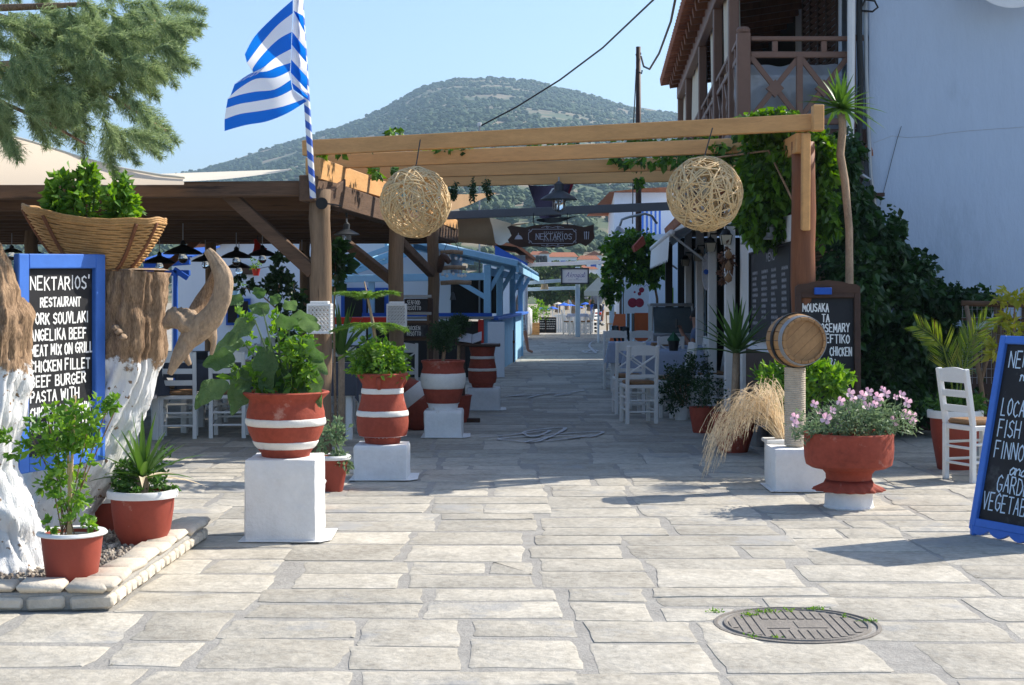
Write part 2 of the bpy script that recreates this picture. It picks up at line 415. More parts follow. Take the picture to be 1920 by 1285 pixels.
# ------------------------------------------------------------------ hand lettering (stroke letters)
G = {
'A': [[(0,0),(.5,1),(1,0)],[(.2,.38),(.8,.38)]], 'B': [[(0,0),(0,1),(.7,1),(.88,.8),(.7,.56),(0,.53)],[(.7,.56),(1,.3),(.78,0),(0,0)]],
'C': [[(.95,.86),(.6,1),(.15,.82),(0,.5),(.15,.16),(.6,0),(.95,.14)]], 'D': [[(0,0),(0,1),(.6,.93),(1,.58),(.95,.3),(.6,.03),(0,0)]],
'E': [[(.9,1),(0,1),(0,0),(.9,0)],[(0,.52),(.7,.52)]], 'F': [[(.9,1),(0,1),(0,0)],[(0,.52),(.7,.52)]],
'G': [[(.95,.86),(.6,1),(.15,.82),(0,.5),(.15,.14),(.6,0),(1,.2),(1,.45),(.55,.45)]], 'H': [[(0,0),(0,1)],[(1,0),(1,1)],[(0,.5),(1,.5)]],
'I': [[(.5,0),(.5,1)]], 'J': [[(.9,1),(.9,.25),(.6,0),(.2,.05),(0,.25)]], 'K': [[(0,0),(0,1)],[(.9,1),(0,.45)],[(.25,.58),(1,0)]],
'L': [[(0,1),(0,0),(.85,0)]], 'M': [[(0,0),(.05,1),(.5,.3),(.95,1),(1,0)]], 'N': [[(0,0),(0,1),(1,0),(1,1)]],
'O': [[(.5,1),(.12,.82),(0,.5),(.12,.16),(.5,0),(.88,.16),(1,.5),(.88,.82),(.5,1)]], 'P': [[(0,0),(0,1),(.7,1),(.95,.78),(.7,.5),(0,.47)]],
'R': [[(0,0),(0,1),(.7,1),(.92,.78),(.7,.52),(0,.5)],[(.4,.5),(1,0)]], 'S': [[(.92,.87),(.55,1),(.1,.85),(.12,.62),(.85,.4),(.92,.15),(.5,0),(.03,.13)]],
'T': [[(0,1),(1,1)],[(.5,1),(.5,0)]], 'U': [[(0,1),(0,.28),(.25,0),(.7,0),(1,.28),(1,1)]], 'V': [[(0,1),(.5,0),(1,1)]],
'W': [[(0,1),(.25,0),(.5,.75),(.75,0),(1,1)]], 'X': [[(0,0),(1,1)],[(0,1),(1,0)]], 'Y': [[(0,1),(.5,.5),(1,1)],[(.5,.5),(.45,0)]],
'Z': [[(0,1),(1,1),(0,0),(1,0)]], "'": [[(.5,1.08),(.4,.85)]], '-': [[(.1,.5),(.9,.5)]],
'a': [[(.85,.5),(.45,.6),(.08,.35),(.15,.05),(.5,0),(.85,.3),(.85,.55)],[(.85,.5),(.88,.1),(1.1,.05)]],
'd': [[(.85,.5),(.4,.55),(.05,.3),(.15,.03),(.5,0),(.85,.3)],[(.9,1.05),(.85,.1),(1.1,.05)]],
'e': [[(.05,.28),(.85,.36),(.75,.55),(.35,.58),(.08,.3),(.25,.02),(.7,0),(1.05,.2)]],
'n': [[(.05,.55),(.08,0)],[(.08,.35),(.45,.58),(.75,.45),(.78,.08),(1.05,.05)]],
'r': [[(.05,.5),(.25,.58),(.2,0)],[(.22,.35),(.55,.58),(.9,.5)]], 's': [[(.1,.05),(.55,.6),(.75,.2),(.45,0),(.15,.08)],[(.75,.15),(1.05,.08)]],
't': [[(.45,.95),(.4,.1),(.6,0),(.95,.1)],[(.1,.62),(.8,.62)]], 'u': [[(.05,.55),(.1,.1),(.4,0),(.75,.25),(.8,.55)],[(.8,.55),(.82,.08),(1.05,.05)]],
'k': [[(.1,1),(.05,0)],[(.75,.55),(.1,.28),(.85,0)]], 'o': [[(.45,.58),(.08,.4),(.1,.08),(.5,0),(.85,.2),(.8,.5),(.45,.58)]],
'g': [[(.85,.5),(.4,.58),(.08,.35),(.3,.02),(.85,.25)],[(.88,.55),(.8,-.3),(.4,-.42),(.1,-.2)]],
'i': [[(.4,.55),(.45,.05),(.8,.05)],[(.42,.78),(.45,.83)]], 'l': [[(.2,.1),(.7,.85),(.5,1.05),(.35,.7),(.45,.03),(.9,.08)]],
}
WID = {'I': .35, "'": .3, 'M': 1.15, 'W': 1.15, 'i': .55, 'l': .55, 't': .75, 'r': .75}
def strokes(mb, lines, O, u, v, n, w):
    """flat brush strokes along polylines given in board coordinates (a along u, b along v)"""
    for pl in lines:
        for (a0, b0), (a1, b1) in zip(pl[:-1], pl[1:]):
            p = O + u * a0 + v * b0; q = O + u * a1 + v * b1
            d = q - p
            if d.length < 1e-6: continue
            d.normalize(); s = n.cross(d) * (w / 2 * U(.85, 1.15)); e = d * (w * .4)
            lift = n * (.0022 + .0006 * random.random())
            mb.add([p - e - s + lift, p - e + s + lift, q + e + s + lift, q + e - s + lift], [(0, 3, 2, 1)])
def letter_lines(txt, a, b, size, width=None, jit=.03, slant=0.0, aspect=.55, gap=.22):
    """polylines of one written line: starts at a, baseline b, cap height size; width squeezes it to fit"""
    cur = 0; out = []
    for ch in txt:
        if ch == ' ': cur += .45; continue
        wd = WID.get(ch, 1.0) * aspect * (.85 if ch.islower() else 1); dy = U(-jit, jit); k = U(1 - jit, 1 + jit)
        for pl in G[ch]:
            out.append([(cur + x * wd + slant * y, y * k + dy) for x, y in pl])
        cur += wd + gap * (0 if ch.islower() else 1)
    tot = max(cur - gap, .1); sc = size if width is None else width / tot
    return [[(a + x * sc, b + y * size) for x, y in pl] for pl in out]
# ================================================================== THE SETTING
obj('ground', MB().add([(-4000, -60, -.06), (4000, -60, -.06), (4000, 4500, -.06), (-4000, 4500, -.06)], [(0, 1, 2, 3)]), M['asphalt'], kind='structure', origin=(0, 0, 0))
pavement = obj('pavement', MB().add([(-14, -3, 0), (12, -3, 0), (12, 62, 0), (-14, 62, 0)], [(0, 1, 2, 3)]), M['mortar'], kind='structure', origin=(0, 0, 0))

MH = V((1.287, 6.86, 0)); MHR = .345
def ashlar():
    """irregular courses of split stone slabs"""
    cells = []
    xs = [-12.5, -9.6, -7.1, -4.9, -2.95, -1.3, .2, 1.62, 3.4, 5.6, 7.9, 10.5]
    for si in range(len(xs) - 1):
        y = 3.2 + U(0, .4)
        while y < 60:
            h = U(.62, 1.08); xa, xb = xs[si], xs[si + 1]
            wv = lambda yy, k: .10 * math.sin(yy * 1.3 + k * 2.1) + .06 * math.sin(yy * 3.7 + k)
            xa2, xb2 = xa + wv(y, si), xb + wv(y, si + 1)
            W = xb2 - xa2; x = xa2; parts = []
            while x < xb2 - .05:
                l = U(.42, .90)
                if xb2 - (x + l) < .36: l = xb2 - x
                parts.append((x, x + l)); x += l
            for a, b in parts:
                r = random.random()
                if r < .30: rows = [(y, y + h)] if h < .7 else [(y, y + h * .55), (y + h * .55, y + h)]
                elif r < .93:
                    k = U(.36, .64); rows = [(y, y + h * k), (y + h * k, y + h)]
                else:
                    k = U(.25, .4); rows = [(y, y + h * k), (y + h * k, y + h * (k + .33)), (y + h * (k + .33), y + h)]
                for r0, r1 in rows:
                    if b - a > .7 and random.random() < .35:
                        m = a + (b - a) * U(.35, .65); cells.append((a, m, r0, r1)); cells.append((m, b, r0, r1))
                    else: cells.append((a, b, r0, r1))
            y += h
    return cells
def slab(a, b, c, d, near):
    g = U(.010, .024)
    a += g; b -= g; c += g; d -= g
    j = .022
    cor = [(a + U(-j, j), c + U(-j, j)), (b + U(-j, j), c + U(-j, j)), (b + U(-j, j), d + U(-j, j)), (a + U(-j, j), d + U(-j, j))]
    # chipped corners and rough edges
    pts = []
    for i in range(4):
        p, q = V((*cor[i], 0)), V((*cor[(i + 1) % 4], 0)); L = (q - p).length
        k = max(2, int(L / (.09 if near else .5)))
        nn = V((-(q - p).y, (q - p).x, 0)).normalized()
        t0 = U(.02, .10) if near else .04
        for t in [t0 * .5 + (1 - t0) * i2 / k + .0 for i2 in range(k + 1)][:k + 1]:
            w = (.020 * noise.noise(V((p + (q - p) * t) * 6)) + .009 * noise.noise((p + (q - p) * t) * 23)) if near else 0
            pts.append(p + (q - p) * min(t, 1 - t0 * .5) + nn * (w + (.004 if near else 0)))
    out = []
    for p in pts:
        dd = p - MH; l = dd.length
        if l < MHR + .03: p = MH + dd / max(l, .01) * (MHR + .03)
        if not out or (p - out[-1]).length > .006: out.append(p)
    return out
cells = ashlar()
def seen(c):
    a, b, y0, y1 = c; ym = (y0 + y1) / 2
    if y1 < 5.4: return False
    lim = 960 * (ym + 1) / F + .6
    return a < lim and b > -lim
cells = [c for c in cells if seen(c)]
cells.sort(key=lambda c: c[2])
far = MB(); nst = 0
for c in cells:
    cc = V(((c[0] + c[1]) / 2, (c[2] + c[3]) / 2, 0))
    if (cc - MH).length < MHR * .75: continue
    if cc.x < -2.0 and 7.2 < cc.y < 9.2: continue
    near = nst < 300
    ring = slab(*c, near)
    if len(ring) < 4: continue
    z = U(.003, .0062); tx, ty = U(-.003, .003), U(-.003, .003)
    n = len(ring); ce = sum(ring, V()) / n
    hz = lambda p: z + (p.x - ce.x) * tx + (p.y - ce.y) * ty
    bev = .012 if near else .02
    top = [p + (ce - p).normalized() * bev for p in ring]
    vs = [V((p.x, p.y, -.02)) for p in ring] + [V((p.x, p.y, max(hz(p) - .0025, .0006))) for p in ring] + [V((p.x, p.y, hz(p) + .002 * noise.noise(p * 9))) for p in top]
    fs = [(i, (i + 1) % n, n + (i + 1) % n, n + i) for i in range(n)] + [(n + i, n + (i + 1) % n, 2 * n + (i + 1) % n, 2 * n + i) for i in range(n)] + [tuple(range(2 * n, 3 * n))]
    if near:
        obj('paving_stone', MB().add(vs, fs), M['stone'], pavement, smooth=True); nst += 1
    else: far.add(vs, fs)
def stone_far():
    m = M['stone'].copy(); m.name = 'schist_paving_far'; t = m.node_tree
    b = t.nodes['Principled BSDF']; g = t.nodes.new('ShaderNodeNewGeometry'); hs = t.nodes.new('ShaderNodeHueSaturation'); mr = t.nodes.new('ShaderNodeMapRange')
    mr.inputs[3].default_value = .72; mr.inputs[4].default_value = 1.12
    src = b.inputs['Base Color'].links[0].from_socket
    t.links.new(g.outputs['Random Per Island'], mr.inputs[0]); t.links.new(mr.outputs[0], hs.inputs['Value']); t.links.new(src, hs.inputs['Color']); t.links.new(hs.outputs[0], b.inputs['Base Color'])
    return m
obj('far_paving_stones', far, stone_far(), pavement, kind='stuff')

# manhole cover set in the paving
mh = thing('manhole_cover', 'round gritty concrete manhole cover with a ridged grid, weeds round its rim', 'manhole', MH)
m = MB().lathe([(MHR + .028, -.02), (MHR + .028, .006), (MHR + .012, .008), (MHR + .008, -.004), (MHR - .012, -.004), (MHR - .018, .008), (MHR - .03, .009), (MHR - .036, .002), (0.0, .002)], MH, 64)
obj('ring', m, M['concrete'], mh, smooth=True)
m = MB()
for i in range(-7, 8):
    x = i * .041; hh = math.sqrt(max(0, (MHR - .05) ** 2 - x * x))
    if hh < .03: continue
    segs = [(-hh, hh)] if abs(i) > 3 else [(-hh, -.11), (.11, hh)]
    for a, b in segs:
        if b - a > .02: m.box((MH.x + x, MH.y + (a + b) / 2, .005), (.030, b - a, .0016))
obj('ridges', m, M['concrete'], mh)
m = MB().box((MH.x - .10, MH.y, .004), (.11, .16, .003)).box((MH.x + .06, MH.y, .0035), (.13, .14, .003))
obj('plates', m, M['concrete'], mh)
wp, wd = [], []
for x, y, k, r in ((1345, 1150, 40, .04), (1405, 1156, 40, .04), (1440, 1150, 60, .05), (1528, 1146, 55, .045), (1625, 1168, 40, .035), (1412, 1198, 18, .02), (1455, 1199, 16, .02), (1585, 1160, 14, .02), (1480, 1148, 20, .03)):
    c = gd(x, y)
    wp.append(np.array(c) + rng.normal(size=(k, 3)) * (r * .6, r * .35, .004)); wd.append(rng.normal(size=(k, 3)) * (1, 1, .5) + (0, 0, .6))
wp = np.concatenate(wp); wp[:, 2] = np.abs(wp[:, 2]) + .006
v_, f_ = leaf_mesh(wp, np.concatenate(wd), rng.uniform(.008, .02, len(wp)), .008)
tag(obj('weeds', (v_, f_), M['leaf_bright'], kind='stuff'), 'tiny green weeds sprouting round the manhole rim', 'weeds')

# painted loops and stars on the paving
def marking(name, label, pls, w):
    m = MB()
    for pl in pls:
        P = [gd(*p) for p in pl]
        Q = []
        for i in range(len(P) - 1):
            p0, p1, p2, p3 = P[max(i - 1, 0)], P[i], P[i + 1], P[min(i + 2, len(P) - 1)]
            for k in range(5):
                t = k / 5
                Q.append(.5 * ((2 * p1) + (p2 - p0) * t + (2 * p0 - 5 * p1 + 4 * p2 - p3) * t * t + (3 * p1 - p0 - 3 * p2 + p3) * t ** 3))
        Q.append(P[-1])
        for a, b in zip(Q[:-1], Q[1:]):
            d = (b - a)
            if d.length < 1e-4: continue
            d.normalize(); s = V((-d.y, d.x, 0)) * w * U(.35, .6); z = V((0, 0, .0185 + .001 * random.random()))
            m.add([a - d * w * .2 - s + z, a - d * w * .2 + s + z, b + d * w * .2 + s + z, b + d * w * .2 - s + z], [(0, 3, 2, 1)])
    tag(obj(name, m, M['marking']), label, 'paint marking')
marking('painted_loops', 'faint white painted loops on the shaded paving nearest the front', [[(900, 823), (960, 818), (1030, 810), (1000, 822), (985, 812), (1060, 805), (1010, 830), (960, 829), (935, 826), (1000, 820), (1125, 812), (1105, 822), (1050, 820), (985, 832), (1060, 826), (1110, 818)]], .04)
marking('painted_loops', 'white painted scrawl on the paving farther down the alley', [[(948, 746), (985, 741), (965, 745), (1010, 742), (990, 748), (1030, 740), (1070, 741), (1040, 744), (1095, 734)], [(1000, 740), (1040, 738), (1080, 736)]], .045)
marking('painted_star', 'white painted anchor shape on the paving beside the right hand tables', [[(1098, 641), (1125, 640), (1110, 642), (1105, 650), (1112, 658), (1116, 664), (1092, 660), (1112, 657), (1120, 660), (1096, 663), (1112, 656)]], .06)

# ------------------------------------------------------------------ the hill
crest = [(-900, 460), (-600, 445), (-100, 405), (100, 380), (250, 345), (380, 318), (450, 296), (540, 270), (640, 238), (700, 214), (760, 180), (800, 161), (850, 150), (920, 147), (990, 153), (1050, 165), (1110, 181), (1180, 199), (1260, 213), (1400, 232), (1600, 262), (2100, 330), (2800, 430)]
cxs, cys = np.array(crest).T
def crest_el(x): return (HY - np.interp(x, cxs, cys)) / F
def hill_z(px_, t):
    Y = 210 + 1490 * t
    ze = crest_el(px_); zc = ze * 1700 + EYE
    base = -1
    s = t ** 1.22
    return Y, base + (zc - base) * s
NU, NV = 220, 70
hv, hf = [], []
for j in range(NV + 6):
    for i in range(NU + 1):
        pxx = -900 + 3700 * i / NU; t = j / NV
        if t <= 1: Y, z = hill_z(pxx, t); X = (pxx - CX) / F * Y; z += 5 * t * (1 - t) * 4 * noise.noise(V((X * .006, Y * .006, 3))) + 2.2 * noise.noise(V((X * .03, Y * .03, 1))) * min(1, t * 8)
        else:
            Y0, z0 = hill_z(pxx, 1); Y = Y0 + (t - 1) * 2500; X = (pxx - CX) / F * Y0; z = z0 - (t - 1) * (t - 1) * z0 * 14 - (t - 1) * 120
        hv.append((X, Y, z))
w = NU + 1
hf = [(j * w + i, j * w + i + 1, (j + 1) * w + i + 1, (j + 1) * w + i) for j in range(NV + 5) for i in range(NU)]
hill = obj('hill', (hv, hf), M['hill'], kind='structure', smooth='all', origin=(0, 0, 0))
ico_v = []
ph = (1 + 5 ** .5) / 2
for a, b in ((-1, ph), (1, ph), (-1, -ph), (1, -ph)): ico_v += [(a, b, 0), (0, a, b), (b, 0, a)]
ico_v = np.array(ico_v, float); ico_v /= np.linalg.norm(ico_v[0])
from itertools import combinations
ico_f = []
for i, j, k in combinations(range(12), 3):
    d = [np.linalg.norm(ico_v[a] - ico_v[b]) for a, b in ((i, j), (j, k), (i, k))]
    if max(d) < 1.1:
        nn = np.cross(ico_v[j] - ico_v[i], ico_v[k] - ico_v[i])
        ico_f.append((i, j, k) if nn.dot(ico_v[i]) > 0 else (i, k, j))
ico_f = np.array(ico_f)
def blobs_mesh(P, S, jit=.3):
    n = len(P); v = ico_v[None] * (1 + rng.uniform(-jit, jit, (n, 12, 1))) * S[:, None, :] + P[:, None, :]
    f = ico_f[None] + (np.arange(n) * 12)[:, None, None]
    return v.reshape(-1, 3), f.reshape(-1, 3)
def scatter_hill(n, t0, t1, s0, s1, xa, xb, pw=1.0, parts=1):
    P, S = [], []
    while len(P) < n:
        pxx = random.uniform(xa, xb); t = t0 + (t1 - t0) * random.random() ** pw; Y, z = hill_z(pxx, t); X = (pxx - CX) / F * Y
        if noise.noise(V((X * .012, Y * .012, 7))) < U(-.45, .12): continue
        z += 5 * t * (1 - t) * 4 * noise.noise(V((X * .006, Y * .006, 3))) + 2.2 * noise.noise(V((X * .03, Y * .03, 1))) * min(1, t * 8)
        s = U(s0, s1)
        for _ in range(parts):
            q = s * (1 if parts == 1 else U(.28, .55)); o = 0 if parts == 1 else s
            P.append((X + U(-o, o) * .75, Y + U(-o, o) * .6, z + q * .3 + U(0, o) * .8)); S.append((q * U(.9, 1.4), q * U(.9, 1.3), q * U(.6, .95)))
    return blobs_mesh(np.array(P), np.array(S))
obj('hill_scrub', scatter_hill(22000, .30, 1.0, 1.0, 2.9, -250, 1320, .75), M['scrub'], kind='stuff', origin=(0, 0, 0))
obj('olive_grove', scatter_hill(19000, .03, .34, 1.4, 3.2, -250, 1350, .8, 10), M['olive'], kind='stuff', origin=(0, 0, 0))

# ------------------------------------------------------------------ the air
hz = obj('haze', MB().box((0, 1750, 168), (5600, 3600, 344)), None, kind='stuff', origin=(0, 0, 0))
hm = bpy.data.materials.new('haze_air'); hm.use_nodes = True
hn = hm.node_tree; hn.nodes.remove(hn.nodes['Principled BSDF'])
pv = hn.nodes.new('ShaderNodeVolumePrincipled'); pv.inputs['Color'].default_value = (.55, .78, 1.0, 1); pv.inputs['Density'].default_value = .00025
pv.inputs['Anisotropy'].default_value = .15
hn.links.new(pv.outputs[0], hn.nodes['Material Output'].inputs['Volume'])
hz.data.materials.append(hm)

# ------------------------------------------------------------------ far village, trees, beach parasols
def far_house(x0, x1, ytop, ybot, Y, label, roof=6, gable=False):
    a, b = at(x0, ytop, Y), at(x1, ybot, Y); w = b.x - a.x; h = a.z
    t = thing('village_house', label, 'house', ((a.x + b.x) / 2, Y, 0), 'houses of the far village')
    obj('wall', MB().box(((a.x + b.x) / 2, Y + w * .3, h / 2), (w, w * .6, h)), M['wall_white'], t)
    r = MB(); o = .3; rh = roof * Y / F
    if gable:
        cx = (a.x + b.x) / 2; r.add([(a.x - o, Y - o, h), (b.x + o, Y - o, h), (cx, Y - o, h + rh), (a.x - o, Y + w * .6, h), (b.x + o, Y + w * .6, h), (cx, Y + w * .6, h + rh)], [(0, 1, 2), (3, 5, 4), (0, 2, 5, 3), (1, 4, 5, 2), (0, 3, 4, 1)])
    else:
        ym = Y + w * .3; r.add([(a.x - o, Y - o, h), (b.x + o, Y - o, h), (b.x + o, Y + w * .6 + o, h), (a.x - o, Y + w * .6 + o, h), (a.x + w * .1, ym, h + rh), (b.x - w * .1, ym, h + rh)], [(0, 1, 5, 4), (1, 2, 5), (2, 3, 4, 5), (3, 0, 4), (3, 2, 1, 0)])
    obj('roof', r, M['tile'], t)
    k = max(1, int((x1 - x0) / 14))
    for i in range(k):
        xx = a.x + w * (i + .5) / k
        obj('window', MB().box((xx, Y - .03, h - 1.2), (.9, .1, 1.1)), M['blue_deep' if i % 2 else 'blackout'], t)
for hh in ((1030, 1082, 482, 500, 262, 'long white village house with a low tiled roof behind water tanks', 9, False), (995, 1030, 478, 500, 285, 'white village house at the left end of the far roofs', 7, False),
           (1085, 1122, 487, 505, 240, 'small white village house with a bright orange roof', 8, False), (1100, 1128, 479, 497, 275, 'white gabled village house under the pine slope', 8, True),
           (1012, 1030, 476, 499, 250, 'narrow gabled white house beside the black water tanks', 6, True), (1050, 1100, 503, 518, 225, 'village house with the lowest orange roof', 7, False), (1096, 1118, 505, 535, 200, 'white village house above the cream parasol', 5, False)):
    far_house(*hh[:5], hh[5], hh[6], hh[7])
for i, x in enumerate((1008, 1015, 1022)):
    p = at(x, 484, 248)
    tag(obj('water_tank', MB().lathe([(.3, 0), (.34, .1), (.34, .6), (.2, .7)], (p.x, p.y, p.z - .3), 12).box((p.x, p.y, (p.z - .3) / 2), (.5, .5, p.z - .3)), M['black'], smooth=True), ('left', 'middle', 'right')[i] + ' one of three black water tanks in the far village', 'water tank', 'far water tanks')
tree_spots = [(1012, 508, 150, 26), (1036, 498, 140, 30), (1062, 500, 135, 28), (1090, 512, 145, 26), (1115, 520, 120, 24), (1045, 530, 118, 26), (1075, 535, 110, 25), (1020, 540, 122, 22), (1104, 545, 128, 18), (985, 520, 150, 25)]
tlab = ['leftmost rounded tree beyond the alley end', 'tall rounded tree beyond the hanging sign frame', 'broad tree rising behind the white sign board', 'loose tree right of the white sign board', 'tree beyond the cream parasol', 'dark low tree behind the pale blue frame', 'spreading dark tree above the blue beach parasols', 'dark tree behind the wooden planter box', 'small tree between post and parasol', 'tree mostly behind the blue kiosk eave']
for (x, y, Y, r), lb in zip(tree_spots, tlab):
    p = at(x, y, Y); rr = r * Y / F; hgt = p.z + rr * .5
    t = thing('broadleaf_tree', lb, 'tree', (p.x, Y, 0), 'trees beyond the alley')
    tr = MB().tube([(p.x, Y, 0), (p.x + .1, Y, hgt * .35), (p.x - .2, Y, hgt * .7)], [.22, .17, .06], 7)
    for k in range(4): tr.tube([(p.x, Y, hgt * .3), (p.x + U(-1, 1) * rr * .7, Y + U(-1, 1), hgt * .62)], [.1, .03], 5)
    obj('trunk', tr, M['bark'], t)
    bl = [((p.x + U(-.6, .6) * rr, Y + U(-.6, .6) * rr, hgt * U(.42, .85)), (rr * U(.4, .65), rr * .6, rr * U(.3, .45)), 420) for _ in range(7)]
    obj('crown', cloud(bl, .34, ratio=.7), M['far_leaf'], t, kind='stuff')
def parasol(x, y, w, Y, label, m, z0=0):
    p = at(x, y, Y); r = w * Y / F / 2
    t = thing('beach_parasol', label, 'parasol', (p.x, Y, 0), 'parasols on the beach')
    obj('canopy', MB().lathe([(r, p.z - r * .42), (r * .96, p.z - r * .36), (r * .5, p.z - r * .15), (.02, p.z)], (p.x, Y, 0), 8), m, t)
    obj('pole', MB().tube([(p.x, Y, 0), (p.x, Y, p.z)], .03, 6), M['white_paint'], t)
pb = mat('parasol_blue', (.03, .13, .55), .8, .1, 3, .05)
for x, y, w, Y, lb in ((1058, 568, 26, 70, 'blue beach parasol in the middle of the row'), (1036, 575, 22, 74, 'blue beach parasol behind the green bush'), (1070, 570, 18, 82, 'blue parasol just right of the middle one'), (1098, 567, 20, 72, 'blue parasol right of the pale blue post'), (1018, 576, 24, 80, 'leftmost blue beach parasol'), (1088, 574, 14, 90, 'small far blue parasol by the post'), (1112, 571, 14, 86, 'blue parasol left of the scooter rider')):
    parasol(x, y, w, Y, lb, pb)
parasol(1047, 567, 18, 95, 'far white beach parasol among the blue ones', M['canvas'])

# ------------------------------------------------------------------ house with the balcony, on the right
DX = .059                                   # the alley leans to the right as it recedes
BY = 17.0                                   # the blank gable wall stands here
def bx(X, Y): return X + DX * (Y - BY)
house = thing('balcony_house', 'tall white house with a brown wooden balcony and blank shaded side wall', 'house', (7, BY, 0))
HW = 8.7
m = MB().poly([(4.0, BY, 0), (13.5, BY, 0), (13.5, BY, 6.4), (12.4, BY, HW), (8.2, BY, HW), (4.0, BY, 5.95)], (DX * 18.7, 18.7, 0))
obj('wall', m, M['wall_shade_blue'], house)
crk = [at(x, y, BY - .002) for x, y in ((1638, 268), (1655, 262), (1672, 255), (1700, 258), (1740, 256), (1775, 250), (1810, 246), (1850, 243), (1900, 240), (1940, 236))]
obj('crack', MB().tube(crk, .0022, 4), M['chalk_dim'], house)
for a, b in (((3.85, 5.9), (8.2, HW)), ((8.2, HW), (12.4, HW)), ((12.4, HW), (13.7, 6.3))):
    obj('roof_slope', MB().poly([(a[0], BY - .1, a[1] + .004), (b[0], BY - .1, b[1] + .004), (b[0], BY - .1, b[1] + .09), (a[0], BY - .1, a[1] + .09)], (DX * 18.9, 18.9, 0)), M['tile'], house)
# balcony floor, roof, posts, rails
bal = obj('balcony_floor', MB().poly([(2.5, BY + .02, 3.18), (3.995, BY + .02, 3.18), (bx(3.995, BY + 13.2), BY + 13.2, 3.18), (bx(2.5, BY + 13.2), BY + 13.2, 3.18)], (0, 0, .16)), M['dark_wood'], house)
m = MB()
for i in range(22):
    Y = BY + .3 + i * .58; X0, X1 = bx(2.32, Y), bx(3.99, Y)
    obj('rafter', MB().beam((X0, Y, 5.55), (X1, Y, 5.80), .09, .15), M['red_log'], bal)
obj('roof_deck', MB().add([(bx(2.27, BY - .1), BY - .1, 5.65), (bx(3.99, BY - .1), BY - .1, 5.90), (bx(3.99, 30.2), 30.2, 5.90), (bx(2.27, 30.2), 30.2, 5.65)], [(0, 1, 2, 3)]).add([(bx(2.27, BY - .1), BY - .1, 5.68), (bx(3.99, BY - .1), BY - .1, 5.93), (bx(3.99, 30.2), 30.2, 5.93), (bx(2.27, 30.2), 30.2, 5.68)], [(3, 2, 1, 0)]), M['dark_wood'], bal)
for i in range(48):
    Y = BY - .1 + i * .28
    tl = MB().tube([(bx(2.17, Y), Y, 5.68), (bx(3.96, Y), Y, 5.96)], .085, 6)
    obj('roof_tile', tl, M['tile'], bal)
obj('wall_plate', MB().beam((bx(2.55, BY + .9), BY + .9, 5.45), (bx(2.55, 30), 30, 5.45), .12, .24, b=.01), M['brown_paint'], bal)
pys = (18.05, 20.5, 23.6, 27.2, 30.0)
for Y in pys: obj('balcony_post', MB().bbox((bx(2.57, Y), Y, 4.4), (.12, .12, 2.14), .01), M['brown_paint'], bal)
newel = obj('newel_post', MB().bbox((2.6, BY + .07, 3.9), (.15, .12, 1.06), .012).lathe([(.075, 0), (.08, .03), (.06, .06)], (2.6, BY + .07, 4.43), 14), M['brown_paint'], bal)
def rail_panel(p, q, n=2):
    d = (q - p); L = d.length; e = d.normalized(); Z = V((0, 0, 1))
    for zz, ww, hh in ((1.0, .07, .05), (.82, .05, .07), (.07, .05, .07)): obj('rail', MB().beam(p + Z * zz, q + Z * zz, ww, hh), M['brown_paint'], bal)
    for k in range(n):
        a, b = p + e * (L * k / n), p + e * (L * (k + 1) / n); c = (a + b) / 2 + Z * .44
        x = MB().beam(a + Z * .10, b + Z * .80, .035, .06, b=.004); x.beam(a + Z * .80 + e.cross(Z) * .006, b + Z * .10 + e.cross(Z) * .006, .035, .06, b=.004)
        obj('cross_brace', x, M['brown_paint'], bal)
        s = .10; nn = e.cross(Z) * .03
        obj('lozenge', MB().poly([c + e * s + nn, c + Z * s + nn, c - e * s + nn, c - Z * s + nn], nn * -2), M['brown_paint'], bal)
        if k < n - 1: obj('baluster', MB().bbox(b + Z * .45, (.07, .07, .72), .006), M['brown_paint'], bal)
        obj('short_baluster', MB().bbox((a + b) / 2 + Z * .91, (.06, .05, .12), .004), M['brown_paint'], bal)
rail_panel(V((2.68, BY + .07, 3.36)), V((3.78, BY + .07, 3.36)), 2)
obj('end_post', MB().bbox((3.82, BY + .07, 3.86), (.08, .08, 1.02), .006).beam((3.8, BY + .07, 4.37), (3.98, BY + .07, 4.37), .08, .06), M['brown_paint'], bal)
ends = [BY + .14] + list(pys)
for a, b in zip(ends[:-1], ends[1:]): rail_panel(V((bx(2.57, a), a + .07, 3.36)), V((bx(2.57, b), b - .07, 3.36)), max(1, int((b - a) / 1.0)))
def curtain(Y0, Y1, ztop, zbot, tuck=0.0):
    def fn(u, v):
        Y = Y0 + (Y1 - Y0) * (u * (1 - tuck * v)); return (bx(2.64, Y) + .05 * math.sin(u * 24) * (.4 + v), Y, ztop + (zbot - ztop) * v)
    obj('curtain', MB().grid(fn, 40, 6), M['canvas'], bal, smooth='all')
curtain(18.2, 20.2, 5.4, 3.5, .45); curtain(20.7, 22.6, 5.4, 3.5, .55); curtain(23.8, 27.0, 5.4, 3.4, 0); curtain(27.4, 29.9, 5.4, 3.4, 0)
